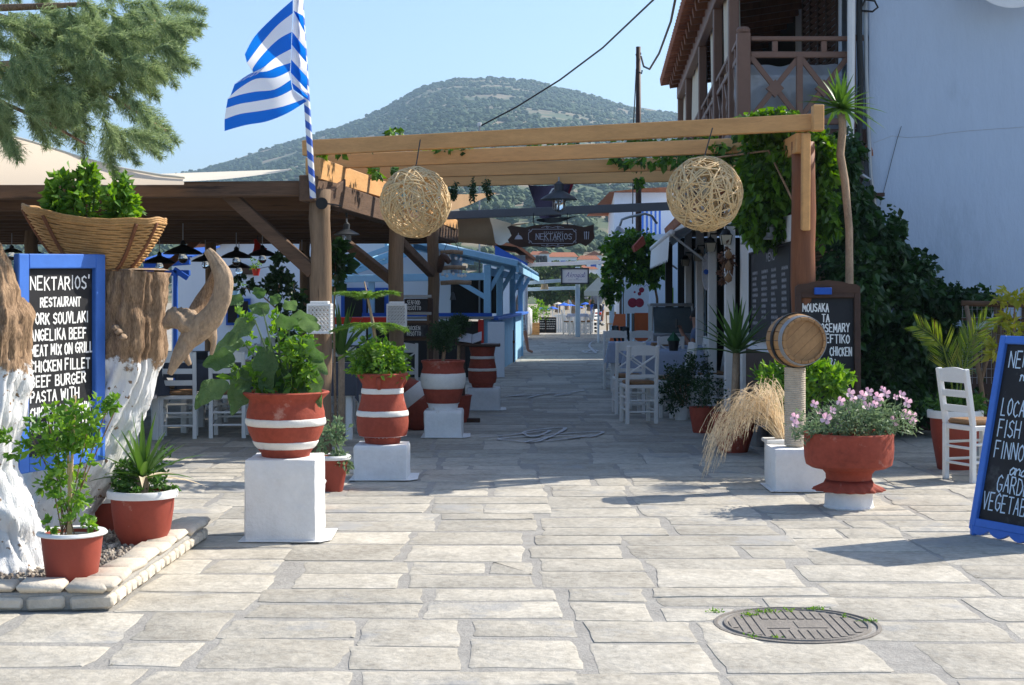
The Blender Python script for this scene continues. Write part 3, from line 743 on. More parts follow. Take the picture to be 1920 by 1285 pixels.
# dark room behind, shutters with louvres, air conditioner under wrap
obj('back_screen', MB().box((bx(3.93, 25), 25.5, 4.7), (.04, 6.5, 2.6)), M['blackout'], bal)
for k, (ya, yb) in enumerate(((18.55, 19.25), (19.3, 20.0), (20.05, 20.75), (20.8, 21.5))):
    s = obj('shutter', MB().box((bx(3.90, ya), (ya + yb) / 2, 3.4 + .06), (.05, yb - ya, .1)).box((bx(3.90, ya), ya + .04, 4.6), (.05, .08, 2.5)).box((bx(3.90, ya), yb - .04, 4.6), (.05, .08, 2.5)), M['dark_wood'], bal)
    for i in range(30):
        obj('louvre', MB().box((bx(3.90, ya), (ya + yb) / 2, 3.5 + i * .08), (.05, yb - ya - .15, .02), rot=Matrix.Rotation(R(35), 3, 'Y')), M['brown_paint'], s)
obj('facade_recess', MB().box((3.985, 18.45, 4.7), (.03, .06, 2.7)), M['wall_white'], bal)
ac = thing('air_conditioner', 'outdoor air conditioning unit wrapped in clear plastic behind the balcony rail', 'air conditioner', (3.2, 17.55, 3.34))
obj('case', MB().bbox((3.17, 17.62, 3.68), (1.0, .34, .66), .02), M['white_paint'], ac)
for xx in (2.95, 3.42):
    obj('fan_grille', MB().lathe([(.24, 0), (.24, .012), (.22, .018), (.2, .012), (.17, .018), (.14, .012), (.11, .018), (.08, .012), (.0, .016)], (xx, 17.44, 3.66), 28, rot=Matrix.Rotation(R(90), 3, 'X')), M['dark_grey'], ac, smooth=True)
def wrapf(u, v):
    a = (u - .5) * 2; p = V((3.17 + a * .62, 17.42 - .06 * math.cos(a * 1.4), 3.36 + v * .76)); p.y += .05 * noise.noise(p * 5) + .25 * max(0, v - .82); p.z += .05 * noise.noise(V((u * 6, 0, 2))) * v
    return p
def wrapmat():
    mm, t, b, N, L = nodes('clear_plastic_sheet'); b.inputs['Base Color'].default_value = (.62, .66, .70, 1); b.inputs['Roughness'].default_value = .2
    tr = N.new('ShaderNodeBsdfTransparent'); mx = N.new('ShaderNodeMixShader'); mx.inputs[0].default_value = .55
    L.new(tr.outputs[0], mx.inputs[1]); L.new(b.outputs[0], mx.inputs[2]); L.new(mx.outputs[0], N['Material Output'].inputs[0]); return mm
obj('plastic_cover', MB().grid(wrapf, 28, 14), wrapmat(), ac, smooth='all')
# pipes, cables and a dish on the blank wall
def pipe(name, pts, r, m, label, cat='pipe'): return tag(obj(name, MB().tube(pts, r, 8), m, smooth=True), label, cat)
pipe('cable_bundle', [at(1612, -60, 16.9), at(1611, 60, 16.9), at(1614, 150, 16.9), at(1611, 240, 16.9), at(1616, 330, 16.9), at(1598, 375, 16.9), at(1585, 400, 16.9)], .035, M['black'], 'thick black cable bundle running down the white house corner', 'cable')
pipe('drain_pipe', [at(1597, -60, 16.9), at(1596, 120, 16.9), at(1594, 260, 16.9), at(1600, 380, 16.9)], .045, M['white_paint'], 'white downpipe beside the balcony end')
pipe('grey_pipe', [at(1622, -60, 16.92), at(1624, 140, 16.92), at(1632, 330, 16.92), at(1642, 400, 16.92)], .025, M['steel'], 'thin grey pipe just right of the black cable bundle')
pipe('looped_cable', [at(1612, 20, 16.88), at(1622, 0, 16.85), at(1640, 2, 16.85), at(1646, 14, 16.85), at(1636, 22, 16.85), at(1612, 20, 16.88)], .012, M['black'], 'loop of black cable near the top of the wall', 'cable')
pipe('bell_wire', [at(1690, 237, 16.985), at(1682, 262, 16.985), at(1672, 300, 16.985), at(1662, 340, 16.985), at(1650, 385, 16.985)], .0032, M['dark_grey'], 'thin dark wire hanging from a nail on the white wall', 'cable')
pipe('slanting_pipe', [at(1588, 302, 16.8), at(1606, 322, 16.8), at(1630, 338, 16.85)], .025, M['steel'], 'short slanting pipe below the balcony', 'pipe')
d = thing('satellite_dish', 'white satellite dish whose lower rim shows at the top edge', 'satellite dish', at(1895, -72, 16.6))
c = at(1895, -72, 16.6)
rotd = Matrix.Rotation(R(84), 3, 'X')
obj('reflector', MB().lathe([(.0, -.09), (.2, -.075), (.4, -.03), (.52, .0), (.525, .01), (.515, .012), (.4, -.015), (.0, -.07)], c, 40, rot=rotd), M['white_paint'], d, smooth=True)
obj('bracket', MB().tube([c + V((0, .05, 0)), (c.x, 16.99, c.z)], .03, 8), M['steel'], d)
# ================================================================== PERGOLA OVER THE ALLEY
perg = thing('timber_pergola', 'pergola of new pine beams spanning the alley mouth on a red log post', 'pergola', (2.5, 13.3, 0))
ral = [((573, 278), 14.2, (1540, 229), 13.0), ((588, 305), 15.3, (1470, 270), 14.6), ((640, 326), 16.8, (1385, 304), 16.5), ((700, 342), 18.3, (1275, 330), 18.3)]
for (a, Ya, b, Yb) in ral:
    p, q = at(*a, Ya), at(*b, Yb); ex = (q - p).normalized()
    obj('rafter', MB().beam(p - ex * .02, q, .08, .142, b=.006), M['pine'], perg)
pL0, pL1 = at(590, 318, 14.1), at(735, 364, 18.9)
obj('side_beam', MB().beam(pL0 + V((0, -.12, 0)), pL1, .14, .2, b=.006), M['pine_l'], perg)
pR0, pR1 = at(1528, 232, 12.85), at(1300, 335, 18.8)
obj('side_beam', MB().beam(pR0 + V((-.06, .2, -.14)), pR1 + V((.25, 0, -.13)), .12, .17, b=.006), M['pine_l'], perg)
PR = at(1506, 300, 13.25)
def wob_post(x, y, z0, z1, r0, r1, n=14, k=9, amp=.02, sd=0):
    pts = [(x + amp * noise.noise(V((i * .7, sd, 0))), y + amp * noise.noise(V((i * .7, sd, 5))), z0 + (z1 - z0) * i / k) for i in range(k + 1)]
    return MB().tube(pts, [r0 + (r1 - r0) * i / k + .008 * noise.noise(V((i * 1.1, sd, 9))) for i in range(k + 1)], n, wob=.10)
obj('log_post', wob_post(PR.x, PR.y, 0, 2.82, .115, .10, sd=1), M['red_log'], perg, smooth='all')
obj('brace', MB().beam(at(1510, 432, 13.1), at(1511, 250, 12.98), .07, .09), M['pine_l'], perg)
obj('post_cap', MB().bbox(at(1533, 222, 12.9), (.09, .12, .22), .006), M['pine'], perg)
# wires along the side beam
pipe('light_wire', [at(590, 330, 13.9), at(620, 338, 14.8), at(660, 345, 15.8), at(700, 372, 17)], .006, M['dark_grey'], 'thin loose wire along the left side beam of the pergola', 'cable')

# woven cane balls hanging from the front beam
def cane_ball(name, x, y, Y, rpx, hook, label):
    c = at(x, y, Y); r = rpx * Y / F
    t = thing(name, label, 'lamp', c, 'woven cane ball lamps')
    m = MB()
    for i in range(150):
        a = V(rng.normal(size=3)).normalized(); b = a.cross(V(rng.normal(size=3))).normalized()
        off = U(-.62, .62); rr = r * U(.95, 1.01); st = U(0, 6.28); ln = U(1.6, 4.2)
        bb = a.cross(b); pts = []
        k = 14
        for j in range(k + 1):
            g = st + ln * j / k
            pts.append(c + (a * off + (b * math.cos(g) + bb * math.sin(g)) * math.sqrt(1 - off * off)) * rr * (1 + .012 * math.sin(5 * g)))
        m.tube(pts, U(.0045, .0082), 4, cap=True)
    obj('woven_canes', m, M['weave'], t, kind='stuff')
    h = at(hook[0], hook[1], Y)
    obj('hanging_wire', MB().tube([c + V((0, 0, r)), c + V((.01, 0, r + .04)), h], .006, 6), M['dark_grey'], t)
    obj('bulb', MB().lathe([(.0, -.06), (.05, -.04), (.06, 0), (.04, .05), (.02, .08), (.02, .12), (0, .13)], c + V((0, 0, .02)), 14), M['lamp_glass'], t, smooth='all')
cane_ball('cane_ball_lamp', 779, 380, 13.75, 66, (788, 262), 'woven cane ball lamp hanging at the left of the front beam')
cane_ball('cane_ball_lamp', 1321, 364, 13.05, 70, (1336, 240), 'woven cane ball lamp hanging at the right before the vine')

# vines growing over the pergola
def vine(name, label, blobs, size, m, seedless=None, stems=None, ratio=.85):
    c = blobs[0][0]
    t = thing(name, label, 'vine', (c[0], c[1], max(0, min(b[0][2] - (b[1][2] if hasattr(b[1], '__len__') else b[1]) for b in blobs))))
    obj('foliage', cloud(blobs, size, ratio=ratio, droop=.3, up=-.1), m, t, kind='stuff')
    if stems:
        s = MB()
        for st in stems: s.tube(st, [.018 - .012 * i / len(st) for i in range(len(st))], 6)
        obj('stems', s, M['bark'], t, kind='stuff')
    return t
def B(x, y, Y, rx, ry, rz, n): return (at(x, y, Y), (rx * Y / F, ry, rz * Y / F), n)
vine('climbing_vine', 'dense vine hanging round the red log post of the pergola', [B(1440, 330, 14.3, 55, .5, 70, 2100), B(1420, 400, 14.6, 36, .4, 50, 1300), B(1480, 290, 13.9, 40, .4, 40, 900), B(1450, 240, 14.0, 70, .5, 20, 800), B(1540, 300, 13.9, 28, .3, 50, 900), B(1545, 390, 14.0, 22, .3, 60, 800), B(1450, 430, 14.4, 40, .3, 28, 800), B(1360, 285, 14.9, 60, .4, 16, 460), B(1440, 222, 13.6, 55, .3, 9, 300)], .078, M['leaf_vine'],
     stems=[[(PR.x + .15, PR.y + .1, 0), (PR.x + .18, PR.y + .15, 1.0), (PR.x + .1, PR.y + .2, 2.0), (PR.x - .2, PR.y + .6, 2.8), (PR.x - .8, PR.y + 1.0, 2.75)]])
vine('vine_tendrils', 'thin bright vine tendrils lying along the pergola beams', [B(740, 248, 14.6, 22, .25, 8, 50), B(690, 268, 14.8, 40, .3, 5, 40), B(860, 285, 15.2, 70, .3, 5, 70), B(720, 320, 15.8, 25, .3, 9, 60), B(1010, 275, 15.5, 70, .3, 4, 40), B(1250, 262, 15, 90, .3, 7, 160), B(1270, 300, 16.2, 80, .3, 9, 190), B(1190, 300, 16.5, 40, .3, 8, 60), B(1200, 345, 17.5, 20, .2, 14, 40), B(620, 285, 14.5, 30, .3, 5, 40), B(1480, 205, 13.6, 10, .15, 22, 36)], .075, M['leaf_vine'])
for x, l, lab in ((850, 34, 'left'), (888, 44, 'middle'), (915, 36, 'right')):
    c = at(x, 338, 18.0)
    o = obj('hanging_creeper', cloud([((c.x, c.y, c.z - l * .5 * 18 / F), (.05, .05, l * .55 * 18 / F), 260)], .035, up=-.5), M['leaf_dark'], kind='stuff')
    tag(o, lab + ' one of three small dark creepers hanging from the rear beam', 'creeper', 'creepers under the rear beam')

# barn lamp hanging in the middle of the pergola
def barn_lamp(name, x, y, w, Y, hook_y, label, m=None, group='barn lamps', cage=True):
    c = at(x, y, Y); r = w / 2 * Y / F
    t = thing(name, label, 'lamp', c, group)
    m = m or M['dark_grey']
    obj('shade', MB().lathe([(r, 0), (r * 1.01, .006), (r * .8, r * .18), (r * .35, r * .42), (r * .26, r * .46), (r * .25, r * .85), (r * .12, r * .95), (.012, r * 1.0)], c, 30), m, t, smooth=True)
    obj('bulb', MB().lathe([(0, -r * .62), (r * .2, -r * .58), (r * .27, -r * .3), (r * .25, 0), (r * .2, r * .05)], c, 16), M['lamp_glass'] if not cage else M['glass'], t, smooth='all')
    if cage:
        g = MB()
        for k in range(8):
            a = k * math.pi / 4
            g.tube([c + V((math.cos(a) * r * .32, math.sin(a) * r * .32, 0)), c + V((math.cos(a) * r * .32, math.sin(a) * r * .32, -r * .5)), c + V((0, 0, -r * .68))], .005, 5)
        obj('cage', g, M['steel'], t, kind='stuff')
    h = at(x, hook_y, Y)
    obj('hanger', MB().tube([c + V((0, 0, r)), h], .009, 6), M['steel'], t)
    return t
barn_lamp('barn_lamp', 1048, 375, 70, 18.2, 332, 'grey barn lamp with caged bulb hanging mid pergola')
# grey cross beam and the hanging house sign
tag(obj('cross_beam', MB().beam(at(700, 410, 21.5), at(1300, 385, 21.5), .1, .115, b=.006), M['grey_beam']), 'grey painted cross beam over the alley above the hanging sign', 'beam')
SY = 21.4
t = thing('hanging_sign', 'dark brown wooden sign reading NEKTARIOS hung on chains over the alley', 'sign', at(1034, 468, SY))
outl = [(955, 432), (951, 426), (958, 423), (985, 427), (1005, 422), (1040, 420), (1075, 422), (1095, 426), (1114, 421), (1113, 432), (1115, 446), (1108, 455), (1098, 462), (1088, 456), (1070, 462), (1035, 465), (1000, 462), (975, 464), (955, 456), (952, 450), (959, 442)]
outl = [at(x, y, SY) for x, y in outl][::-1]
obj('board', MB().poly(outl, (0, .035, 0)), M['dark_wood'], t)
lw = mat('sign_lettering', (.50, .52, .58), .7, .05, 20, 0)
O = at(951, 470, SY); k1 = SY / F; uu, vv, nn = V((1, 0, 0)), V((0, 0, 1)), V((0, -1, 0))
def sx(pl): return [((x - 951) * k1, (470 - y) * k1) for x, y in pl]
m = MB(); L_ = letter_lines('NEKTARIOS', (1005 - 951) * k1, (470 - 449) * k1, 10.5 * k1, 67 * k1, 0, aspect=.6)
strokes(m, L_, O, uu, vv, nn, 1.15 * k1)
for pl in L_:                                     # serifs
    for e in (pl[0], pl[-1]): strokes(m, [[(e[0] - 1.6 * k1, e[1]), (e[0] + 1.6 * k1, e[1])]], O, uu, vv, nn, .7 * k1)
obj('lettering', m, lw, t)
m = MB(); strokes(m, letter_lines('RESTAURANT', (1020 - 951) * k1, (470 - 437.3) * k1, 2.6 * k1, 36 * k1, 0, gap=.5), O, uu, vv, nn, .5 * k1)
strokes(m, letter_lines('GYROFOLIES', (1019 - 951) * k1, (470 - 453) * k1, 2.6 * k1, 38 * k1, 0, gap=.5), O, uu, vv, nn, .5 * k1)
obj('small_lettering', m, M['chalk_dim'], t)
fr = [(998, 430), (1074, 430), (1076, 434), (1080, 436), (1080, 450), (1076, 453), (1074, 457), (998, 457), (996, 453), (991, 450), (991, 437), (996, 434), (998, 430)]
m = MB(); strokes(m, [sx(fr)], O, uu, vv, nn, .9 * k1)
def scroll(cx, cy, s, fx, fy): return sx([(cx + fx * s * (1 - .13 * i) * math.cos(i * .9), cy + fy * s * (1 - .13 * i) * math.sin(i * .9)) for i in range(8)])
strokes(m, [scroll(1026 + 10 * k, 426.5, 2.4, (-1) ** k, 1) for k in (0, 2)] + [scroll(1026 + 10 * k, 460.5, 2.4, (-1) ** k, -1) for k in (0, 2)] + [scroll(x, y, 2.6, f, g) for x, y, f, g in ((993, 432, 1, 1), (1079, 432, -1, 1), (993, 455, 1, -1), (1079, 455, -1, -1))] + [sx([(1015, 427), (1026, 424.5), (1036, 427), (1046, 424.5), (1057, 427)]), sx([(1015, 460), (1026, 462.5), (1036, 460), (1046, 462.5), (1057, 460)])], O, uu, vv, nn, .6 * k1)
obj('scroll_frame', m, lw, t)
m = MB().poly([at(965, 449, SY - .004), at(980, 449, SY - .004), at(979.5, 447, SY - .004), at(977, 443, SY - .004), at(973, 440.5, SY - .004), at(971, 440.5, SY - .004), at(968, 443, SY - .004), at(965.5, 447, SY - .004)], (0, .002, 0)).poly([at(971, 440, SY - .004), at(973, 440, SY - .004), at(972, 436, SY - .004)], (0, .002, 0))
obj('cloche_emblem', m, lw, t)
m = MB()
for x, w_ in ((1096.5, 1.2), (1099.5, 1.6), (1103, 1.2)):
    m.poly([at(x - w_ / 2, 449, SY - .004), at(x + w_ / 2, 449, SY - .004), at(x + w_ / 2 + (x - 1099.5) * .3, 434.5, SY - .004), at(x - w_ / 2 + (x - 1099.5) * .3, 434.5, SY - .004)], (0, .002, 0))
m.lathe([(.0, 0), (1.5 * k1, .002), (.0, .003)], at(1099.5, 436, SY - .003), 12, rot=Matrix.Rotation(R(90), 3, 'X'), sy=1.3)
obj('cutlery_emblem', m, lw, t)
for x in (1000, 1063):
    obj('chain', MB().tube([at(x + 2, 424, SY), at(x, 414, SY + .03), at(x + 1, 398, SY + .06)], .008, 6), M['black'], t)

# ================================================================== TERRACE ROOF ON THE LEFT
roof = thing('terrace_roof', 'dark plank roof on log posts over the left dining terrace', 'roof', (-2, 14, 0))
def ex(Y): return -1.86 + .105 * (Y - 14)
FB = at(0, 345, 14.15)
obj('front_beam', MB().beam((-8.5, 14.15, 2.41), (ex(14) + .06, 14.02, 2.465), .15, .14, b=.01), M['old_wood'], roof)
obj('side_beam', MB().beam((ex(13.9), 13.85, 2.46), (ex(23.2), 23.2, 2.39), .15, .24, b=.01), M['old_wood_y'], roof)
obj('side_beam_end', MB().beam((ex(20.5) - .02, 20.5, 2.56), (ex(22.9) + .02, 22.9, 2.53), .17, .15, b=.01), M['pine_l'], roof)
for i in range(12):
    Y = 14.75 + i * .80
    obj('joist', MB().beam((-9, Y, 2.36 - .003 * i), (ex(Y) - .08, Y, 2.38 - .003 * i), .11, .15), M['old_wood'], roof)
for i in range(34):
    Y = 14.15 + .28 * i
    obj('plank', MB().box(((-9 + ex(Y)) / 2, Y, 2.462 - .0014 * i + .004 * (i % 2)), (ex(Y) + 9, .272, .025)), M['old_wood'], roof)
obj('rear_beam', MB().beam((-9, 23.6, 2.36), (ex(23.6), 23.6, 2.38), .16, .2), M['old_wood'], roof)
for nm, x, Y, z1, r, sd in (('log_post', 601, 14.0, 2.46, .105, 3), ('log_post', 743, 16.1, 2.45, .085, 4), ('log_post', 812, 18.8, 2.4, .078, 5)):
    X = (x - CX) * Y / F
    obj(nm, wob_post(X, Y, 0, z1, r, r * .92, sd=sd), M['old_wood_z'], roof, smooth='all')
for x, Y in ((395, 23), (200, 23), (572, 23), (60, 19)):
    X = (x - CX) * Y / F; obj('log_post', wob_post(X, Y, 0, 2.4, .09, .08, sd=x), M['old_wood_z'], roof, smooth='all')
obj('brace', MB().beam(at(425, 362, 14.1), at(588, 512, 14.0), .11, .12), M['old_wood'], roof)
obj('brace', MB().beam(at(628, 440, 16.6), at(738, 528, 16.1), .09, .10), M['old_wood'], roof)
obj('brace', MB().beam(at(752, 455, 17.0), at(808, 512, 18.6), .09, .10), M['old_wood'], roof)
obj('brace', MB().beam(at(610, 372, 14.0), at(640, 345, 15.2), .09, .10), M['old_wood'], roof)
obj('brace', MB().beam(at(285, 520, 22.8), at(385, 440, 22.9), .10, .10), M['red_log'], roof)
# cream sail laid over the roof
def sail(u, v):
    xs_ = [-260, -100, 0, 60, 150, 230, 300, 345]; ys_ = [195, 222, 250, 267, 296, 317, 330, 334]
    x = -260 + 605 * u; yt = np.interp(x, xs_, ys_)
    p0 = at(x, 347, 13.94); p1 = at(x, yt - 1, 12.9)
    p = p0.lerp(p1, v); p.z -= .10 * math.sin(v * math.pi) * (1 - u); p.x += .02 * noise.noise(p * 2); return p
def sail2(u, v):
    x = 285 + 260 * u; p0 = at(x, 340 - 21 * u ** 1.5 + 4 * math.sin(u * 3.1), 13.93); p1 = at(285 + 262 * u, 326 - 9 * u, 15.3); return p0.lerp(p1, v) + V((0, 0, .012 * math.sin(v * 6)))
sl = thing('sail_awning', 'cream canvas sail slung over the dark plank roof', 'awning', at(150, 338, 14.3))
obj('sheet', MB().grid(sail, 40, 14), M['canvas_thin'], sl, smooth='all')
obj('slack_end', MB().grid(sail2, 24, 8), M['canvas'], sl, smooth='all')
obj('hem', MB().tube([sail(i / 30, 1) for i in range(31)], .012, 6), M['canvas'], sl, smooth='all')

# flag pole wound with blue and white, and the striped flag
def spiral():
    mm, t_, b, N, L = nodes('spiral_painted_pole')
    tc = N.new('ShaderNodeTexCoord'); sp = N.new('ShaderNodeSeparateXYZ'); L.new(tc.outputs['Object'], sp.inputs[0])
    an = N.new('ShaderNodeMath'); an.operation = 'ARCTAN2'; L.new(sp.outputs[1], an.inputs[0]); L.new(sp.outputs[0], an.inputs[1])
    a2 = N.new('ShaderNodeMath'); a2.operation = 'MULTIPLY_ADD'; L.new(an.outputs[0], a2.inputs[0]); a2.inputs[1].default_value = 1 / (2 * math.pi)
    z2 = N.new('ShaderNodeMath'); z2.operation = 'MULTIPLY'; z2.inputs[1].default_value = 7.2; L.new(sp.outputs[2], z2.inputs[0]); L.new(z2.outputs[0], a2.inputs[2])
    fr_ = N.new('ShaderNodeMath'); fr_.operation = 'FRACT'; L.new(a2.outputs[0], fr_.inputs[0])
    gt = N.new('ShaderNodeMath'); gt.operation = 'GREATER_THAN'; gt.inputs[1].default_value = .5; L.new(fr_.outputs[0], gt.inputs[0])
    mx = N.new('ShaderNodeMix'); mx.data_type = 'RGBA'; mx.inputs[6].default_value = (.75, .76, .78, 1); mx.inputs[7].default_value = (.03, .11, .48, 1)
    L.new(gt.outputs[0], mx.inputs[0]); L.new(mx.outputs[2], b.inputs['Base Color']); b.inputs['Roughness'].default_value = .6; return mm
FYD = 13.8
pb0, pb1 = at(587, 372, FYD), at(556, -110, FYD)
pole = thing('flag_pole', 'flag pole wound with a blue and white spiral on the terrace corner', 'flag pole', pb0)
dv = pb1 - pb0; Lp = dv.length
po = obj('shaft', MB().tube([pb0 + V((0, 0, Lp * i / 20)) for i in range(21)], .028, 16), spiral(), pole, smooth=True)
po.rotation_euler = dv.to_track_quat('Z', 'Y').to_euler()
flag = thing('striped_flag', 'blue and white striped flag fluttering from the spiral pole', 'flag', at(570, 190, FYD - .05))
# nine stripes; the cloth leaves the pole folded, then flies to the left in two lobes
hoist = [(548, 0), (548, 185)]
fb_, fw_ = leafmat('flag_blue', (.018, .13, .62), (.018, .13, .62), .4, .8), leafmat('flag_white', (.78, .79, .82), (.78, .79, .82), .4, .8)
# px curves of the stripe borders, from the fold line outwards
bord = [
 [(549, -60), (500, -10), (465, 60), (455, 90)],
 [(549, 0), (515, 30), (478, 68), (459, 102)],
 [(549, 25), (520, 48), (490, 82), (463, 118)],
 [(547, 60), (522, 74), (495, 100), (474, 128), (476, 137)],
 [(546, 92), (520, 106), (500, 122), (485, 138)],
 [(545, 118), (520, 126), (500, 134), (470, 138), (440, 158)],
 [(544, 133), (515, 146), (480, 148), (450, 165), (432, 180)],
 [(545, 150), (515, 168), (480, 172), (450, 178), (427, 186)],
 [(548, 168), (520, 182), (480, 190), (450, 195), (424, 203)],
 [(570, 186), (530, 200), (490, 208), (450, 214), (421, 224)],
 [(575, 190), (540, 212), (500, 228), (460, 235), (421, 246)]]
def curve(pl, t):
    n = len(pl) - 1; s = min(t * n, n - 1e-6); i = int(s); f = s - i; p0, p1, p2, p3 = [np.array(pl[max(0, min(n, k))], float) for k in (i - 1, i, i + 1, i + 2)]
    return .5 * (2 * p1 + (p2 - p0) * f + (2 * p0 - 5 * p1 + 4 * p2 - p3) * f * f + (3 * p1 - p0 - 3 * p2 + p3) * f ** 3)
def fl_depth(x, y): return FYD - .05 - .10 * math.sin((560 - x) / 38 + y * .02) - (560 - x) * .0012 + .03 * math.sin(y * .06)
cols = 'bbwbwbwbwb'
for i in range(1, 10):
    def fn(u, v, i=i):
        p = curve(bord[i], u) * (1 - v) + curve(bord[i + 1], u) * v
        return at(p[0], p[1], fl_depth(p[0], p[1]))
    obj('stripe', MB().grid(fn, 16, 4), fb_ if cols[i] == 'b' else fw_, flag, smooth='all')
fold = [((553, -60), (570, -20)), ((550, 20), (568, 30)), ((551, 22), (572, 62)), ((548, 60), (573, 92)), ((547, 84), (575, 118)), ((546, 112), (576, 145)), ((545, 136), (576, 170)), ((547, 155), (577, 180)), ((550, 168), (578, 188))]
for i in range(8):
    (a, b), (c_, d_) = fold[i], fold[i + 1]
    def fn(u, v, a=a, b=b, c_=c_, d_=d_):
        p = (np.array(a) * (1 - u) + np.array(b) * u) * (1 - v) + (np.array(c_) * (1 - u) + np.array(d_) * u) * v
        return at(p[0], p[1], FYD - .10 + .06 * math.sin(u * 4.5) + .03 * math.sin(v * 3))
    obj('folded_stripe', MB().grid(fn, 6, 4), fb_ if i % 2 else fw_, flag, smooth='all')

# tan shade cloths over the alley's left side
def quadsheet(a, b, c, d, Ya, Yb, Yc, Yd, sag=.1, fold=.02, n=16):
    pa, pb_, pc, pd = at(*a, Ya), at(*b, Yb), at(*c, Yc), at(*d, Yd)
    def fn(u, v):
        p = (pa * (1 - u) + pb_ * u) * (1 - v) + (pd * (1 - u) + pc * u) * v
        p.z -= sag * math.sin(math.pi * u) * math.sin(math.pi * v) ; p += V((0, 1, 0)) * fold * math.sin(u * 14 + v * 6); p.z += fold * .5 * math.sin(u * 11 - v * 7); return p
    return MB().grid(fn, n, n)
tag(obj('shade_cloth', quadsheet((560, 408), (918, 406), (930, 459), (560, 452), 22.5, 24, 24.6, 23.5, .05, .05, 24), M['tan_canvas'], smooth='all'), 'tan shade cloth stretched behind the terrace roof', 'awning')
def rag(u, v):
    x = 916 + 42 * u - 6 * math.sin(v * 3.1) * (1 - u); top = 407 + 12 * u; bot = 440 + 20 * math.sin(min(1, u * 1.25) * math.pi * .75)
    return at(x, top + (bot - top) * v, 24.7 + .15 * math.sin(v * 3) - .2 * u)
tag(obj('shade_cloth_end', MB().grid(rag, 14, 14), M['canvas'], smooth='all'), 'pale rolled end of the tan shade cloth beside the hanging sign', 'awning')
tag(obj('shade_triangle', MB().grid(lambda u, v: at(842 + 90 * u, 362 + 34 * v * (1 - u) + 2 * u + 2 * math.sin(u * 5), 23 + 1.5 * u), 14, 6), M['tan_canvas'], smooth='all'), 'tan triangular shade cloth below the hanging creepers', 'awning')
tag(obj('shade_strip', MB().grid(lambda u, v: at(930 + 72 * u, 424 - 7 * u + 6 * v * (1 - u), 26 + u), 10, 3), M['tan_canvas'], smooth='all'), 'narrow grey tan strip of cloth running to the sign chain', 'awning')
# dark banner with a pale mark under the pergola lamp
bn = thing('dark_banner', 'dark purple banner with red edge hung behind the pergola lamp', 'banner', at(1040, 415, 25))
obj('cloth', MB().grid(lambda u, v: at(990 + 22 * v + (80 - 40 * v) * u, 347 + 62 * v + 2 * math.sin(u * 5), 25 + .12 * math.sin(u * 5 + v * 3)), 14, 10), mat('dark_purple_cloth', (.060, .045, .075), .9, .2, 4, .1), bn, smooth='all')
obj('red_edge', MB().grid(lambda u, v: at(1062 + 14 * u - 12 * v, 345 + 30 * v, 25.0 + .05 * u - .05), 5, 6), mat('maroon_cloth', (.28, .02, .035), .9, .2, 4, .1), bn, smooth='all')
m = MB(); strokes(m, [[(0, 0), (.06, .10), (.10, .11)], [(.02, .02), (.12, .03)], [(.09, .0), (.13, .13)]], at(1029, 366, 24.8), V((1, 0, 0)), V((0, 0, 1)), V((0, -1, 0)), .02)
obj('pale_mark', m, M['chalk'], bn)
tag(obj('black_fish_kite', MB().grid(lambda u, v: at(1006 + 74 * u, 413 - 8 * u + (v - .5) * 10 * math.sin(min(1, .1 + u) * 3.0) + 4 * math.sin(u * 3), 24.6 + .08 * math.sin(u * 7)), 18, 5), M['black'], smooth='all'), 'black drooping cloth pennant hanging above the sign', 'pennant')
# ================================================================== LEFT FOREGROUND
def board(name, label, bl, br, tl, fw, frame_m, lines, lw_, text_m=None, thick=.04, cat='menu board', lean=None, face_m=None):
    """framed blackboard in the plane bl, br, tl; lines: (text, a, b, size, width) as fractions of the board"""
    bl, br, tl = V(bl), V(br), V(tl); u = (br - bl); W = u.length; u.normalize(); v = (tl - bl); Hh = v.length; v.normalize(); n = u.cross(v).normalized()
    t = thing(name, label, cat, (bl + br) / 2)
    obj('panel', MB().beam(bl + v * Hh / 2 + u * fw * .5 - n * thick * .5, bl + v * Hh / 2 + u * (W - fw * .5) - n * thick * .5, thick * .5, Hh - fw, up=v, b=0), face_m or M['board'], t)
    for nm, p, q in (('frame_rail', bl + v * fw / 2, br + v * fw / 2), ('frame_rail', tl - v * fw / 2, tl + u * W - v * fw / 2)):
        obj(nm, MB().beam(p + u * fw * .98, q - u * fw * .98, thick * .96, fw, up=v, b=.005), frame_m, t)
    for p, q in ((bl + u * fw / 2, tl + u * fw / 2), (br - u * fw / 2, br + v * Hh - u * fw / 2)):
        obj('frame_stile', MB().beam(p, q, thick, fw, up=u, b=.005), frame_m, t)
    O = bl - n * (thick * .25)
    for (tx, a, b, sz, wd) in lines:
        m = MB(); sl = .12 if tx[0].islower() else 0
        strokes(m, letter_lines(tx, a * W, b * Hh, sz * Hh, wd * W if wd else None, .05, slant=sl), O, u, v, n, lw_)
        obj('lettering', m, text_m or M['chalk'], t)
    return t, O, u, v, n, W, Hh
Yl, Yr = 7.9, 8.5
bl, br, tl = at(30, 890, Yl), at(193, 862, Yr), at(30, 476, Yl)
Ln = [("NEKTARIOS'", .17, .835, .058, .68), ('RESTAURANT', .28, .755, .04, .46), ('PORK SOUVLAKI', .17, .675, .048, .66), ('ANGELIKA BEEF', .17, .600, .048, .64), ('MEAT MIX ON GRILL', .17, .530, .046, .72), ('CHICKEN FILLET', .17, .455, .048, .68), ('BEEF BURGER', .17, .385, .048, .63), ('PASTA WITH', .17, .315, .048, .55), ('CHICKEN AND SHRIMP', .17, .245, .044, .72), ('MARINARA WITH', .17, .175, .044, .68)]
board('menu_board', 'blue framed blackboard with NEKTARIOS RESTAURANT menu fixed to the white trunk', bl, br, tl, .078, M['blue'], Ln, .0095)

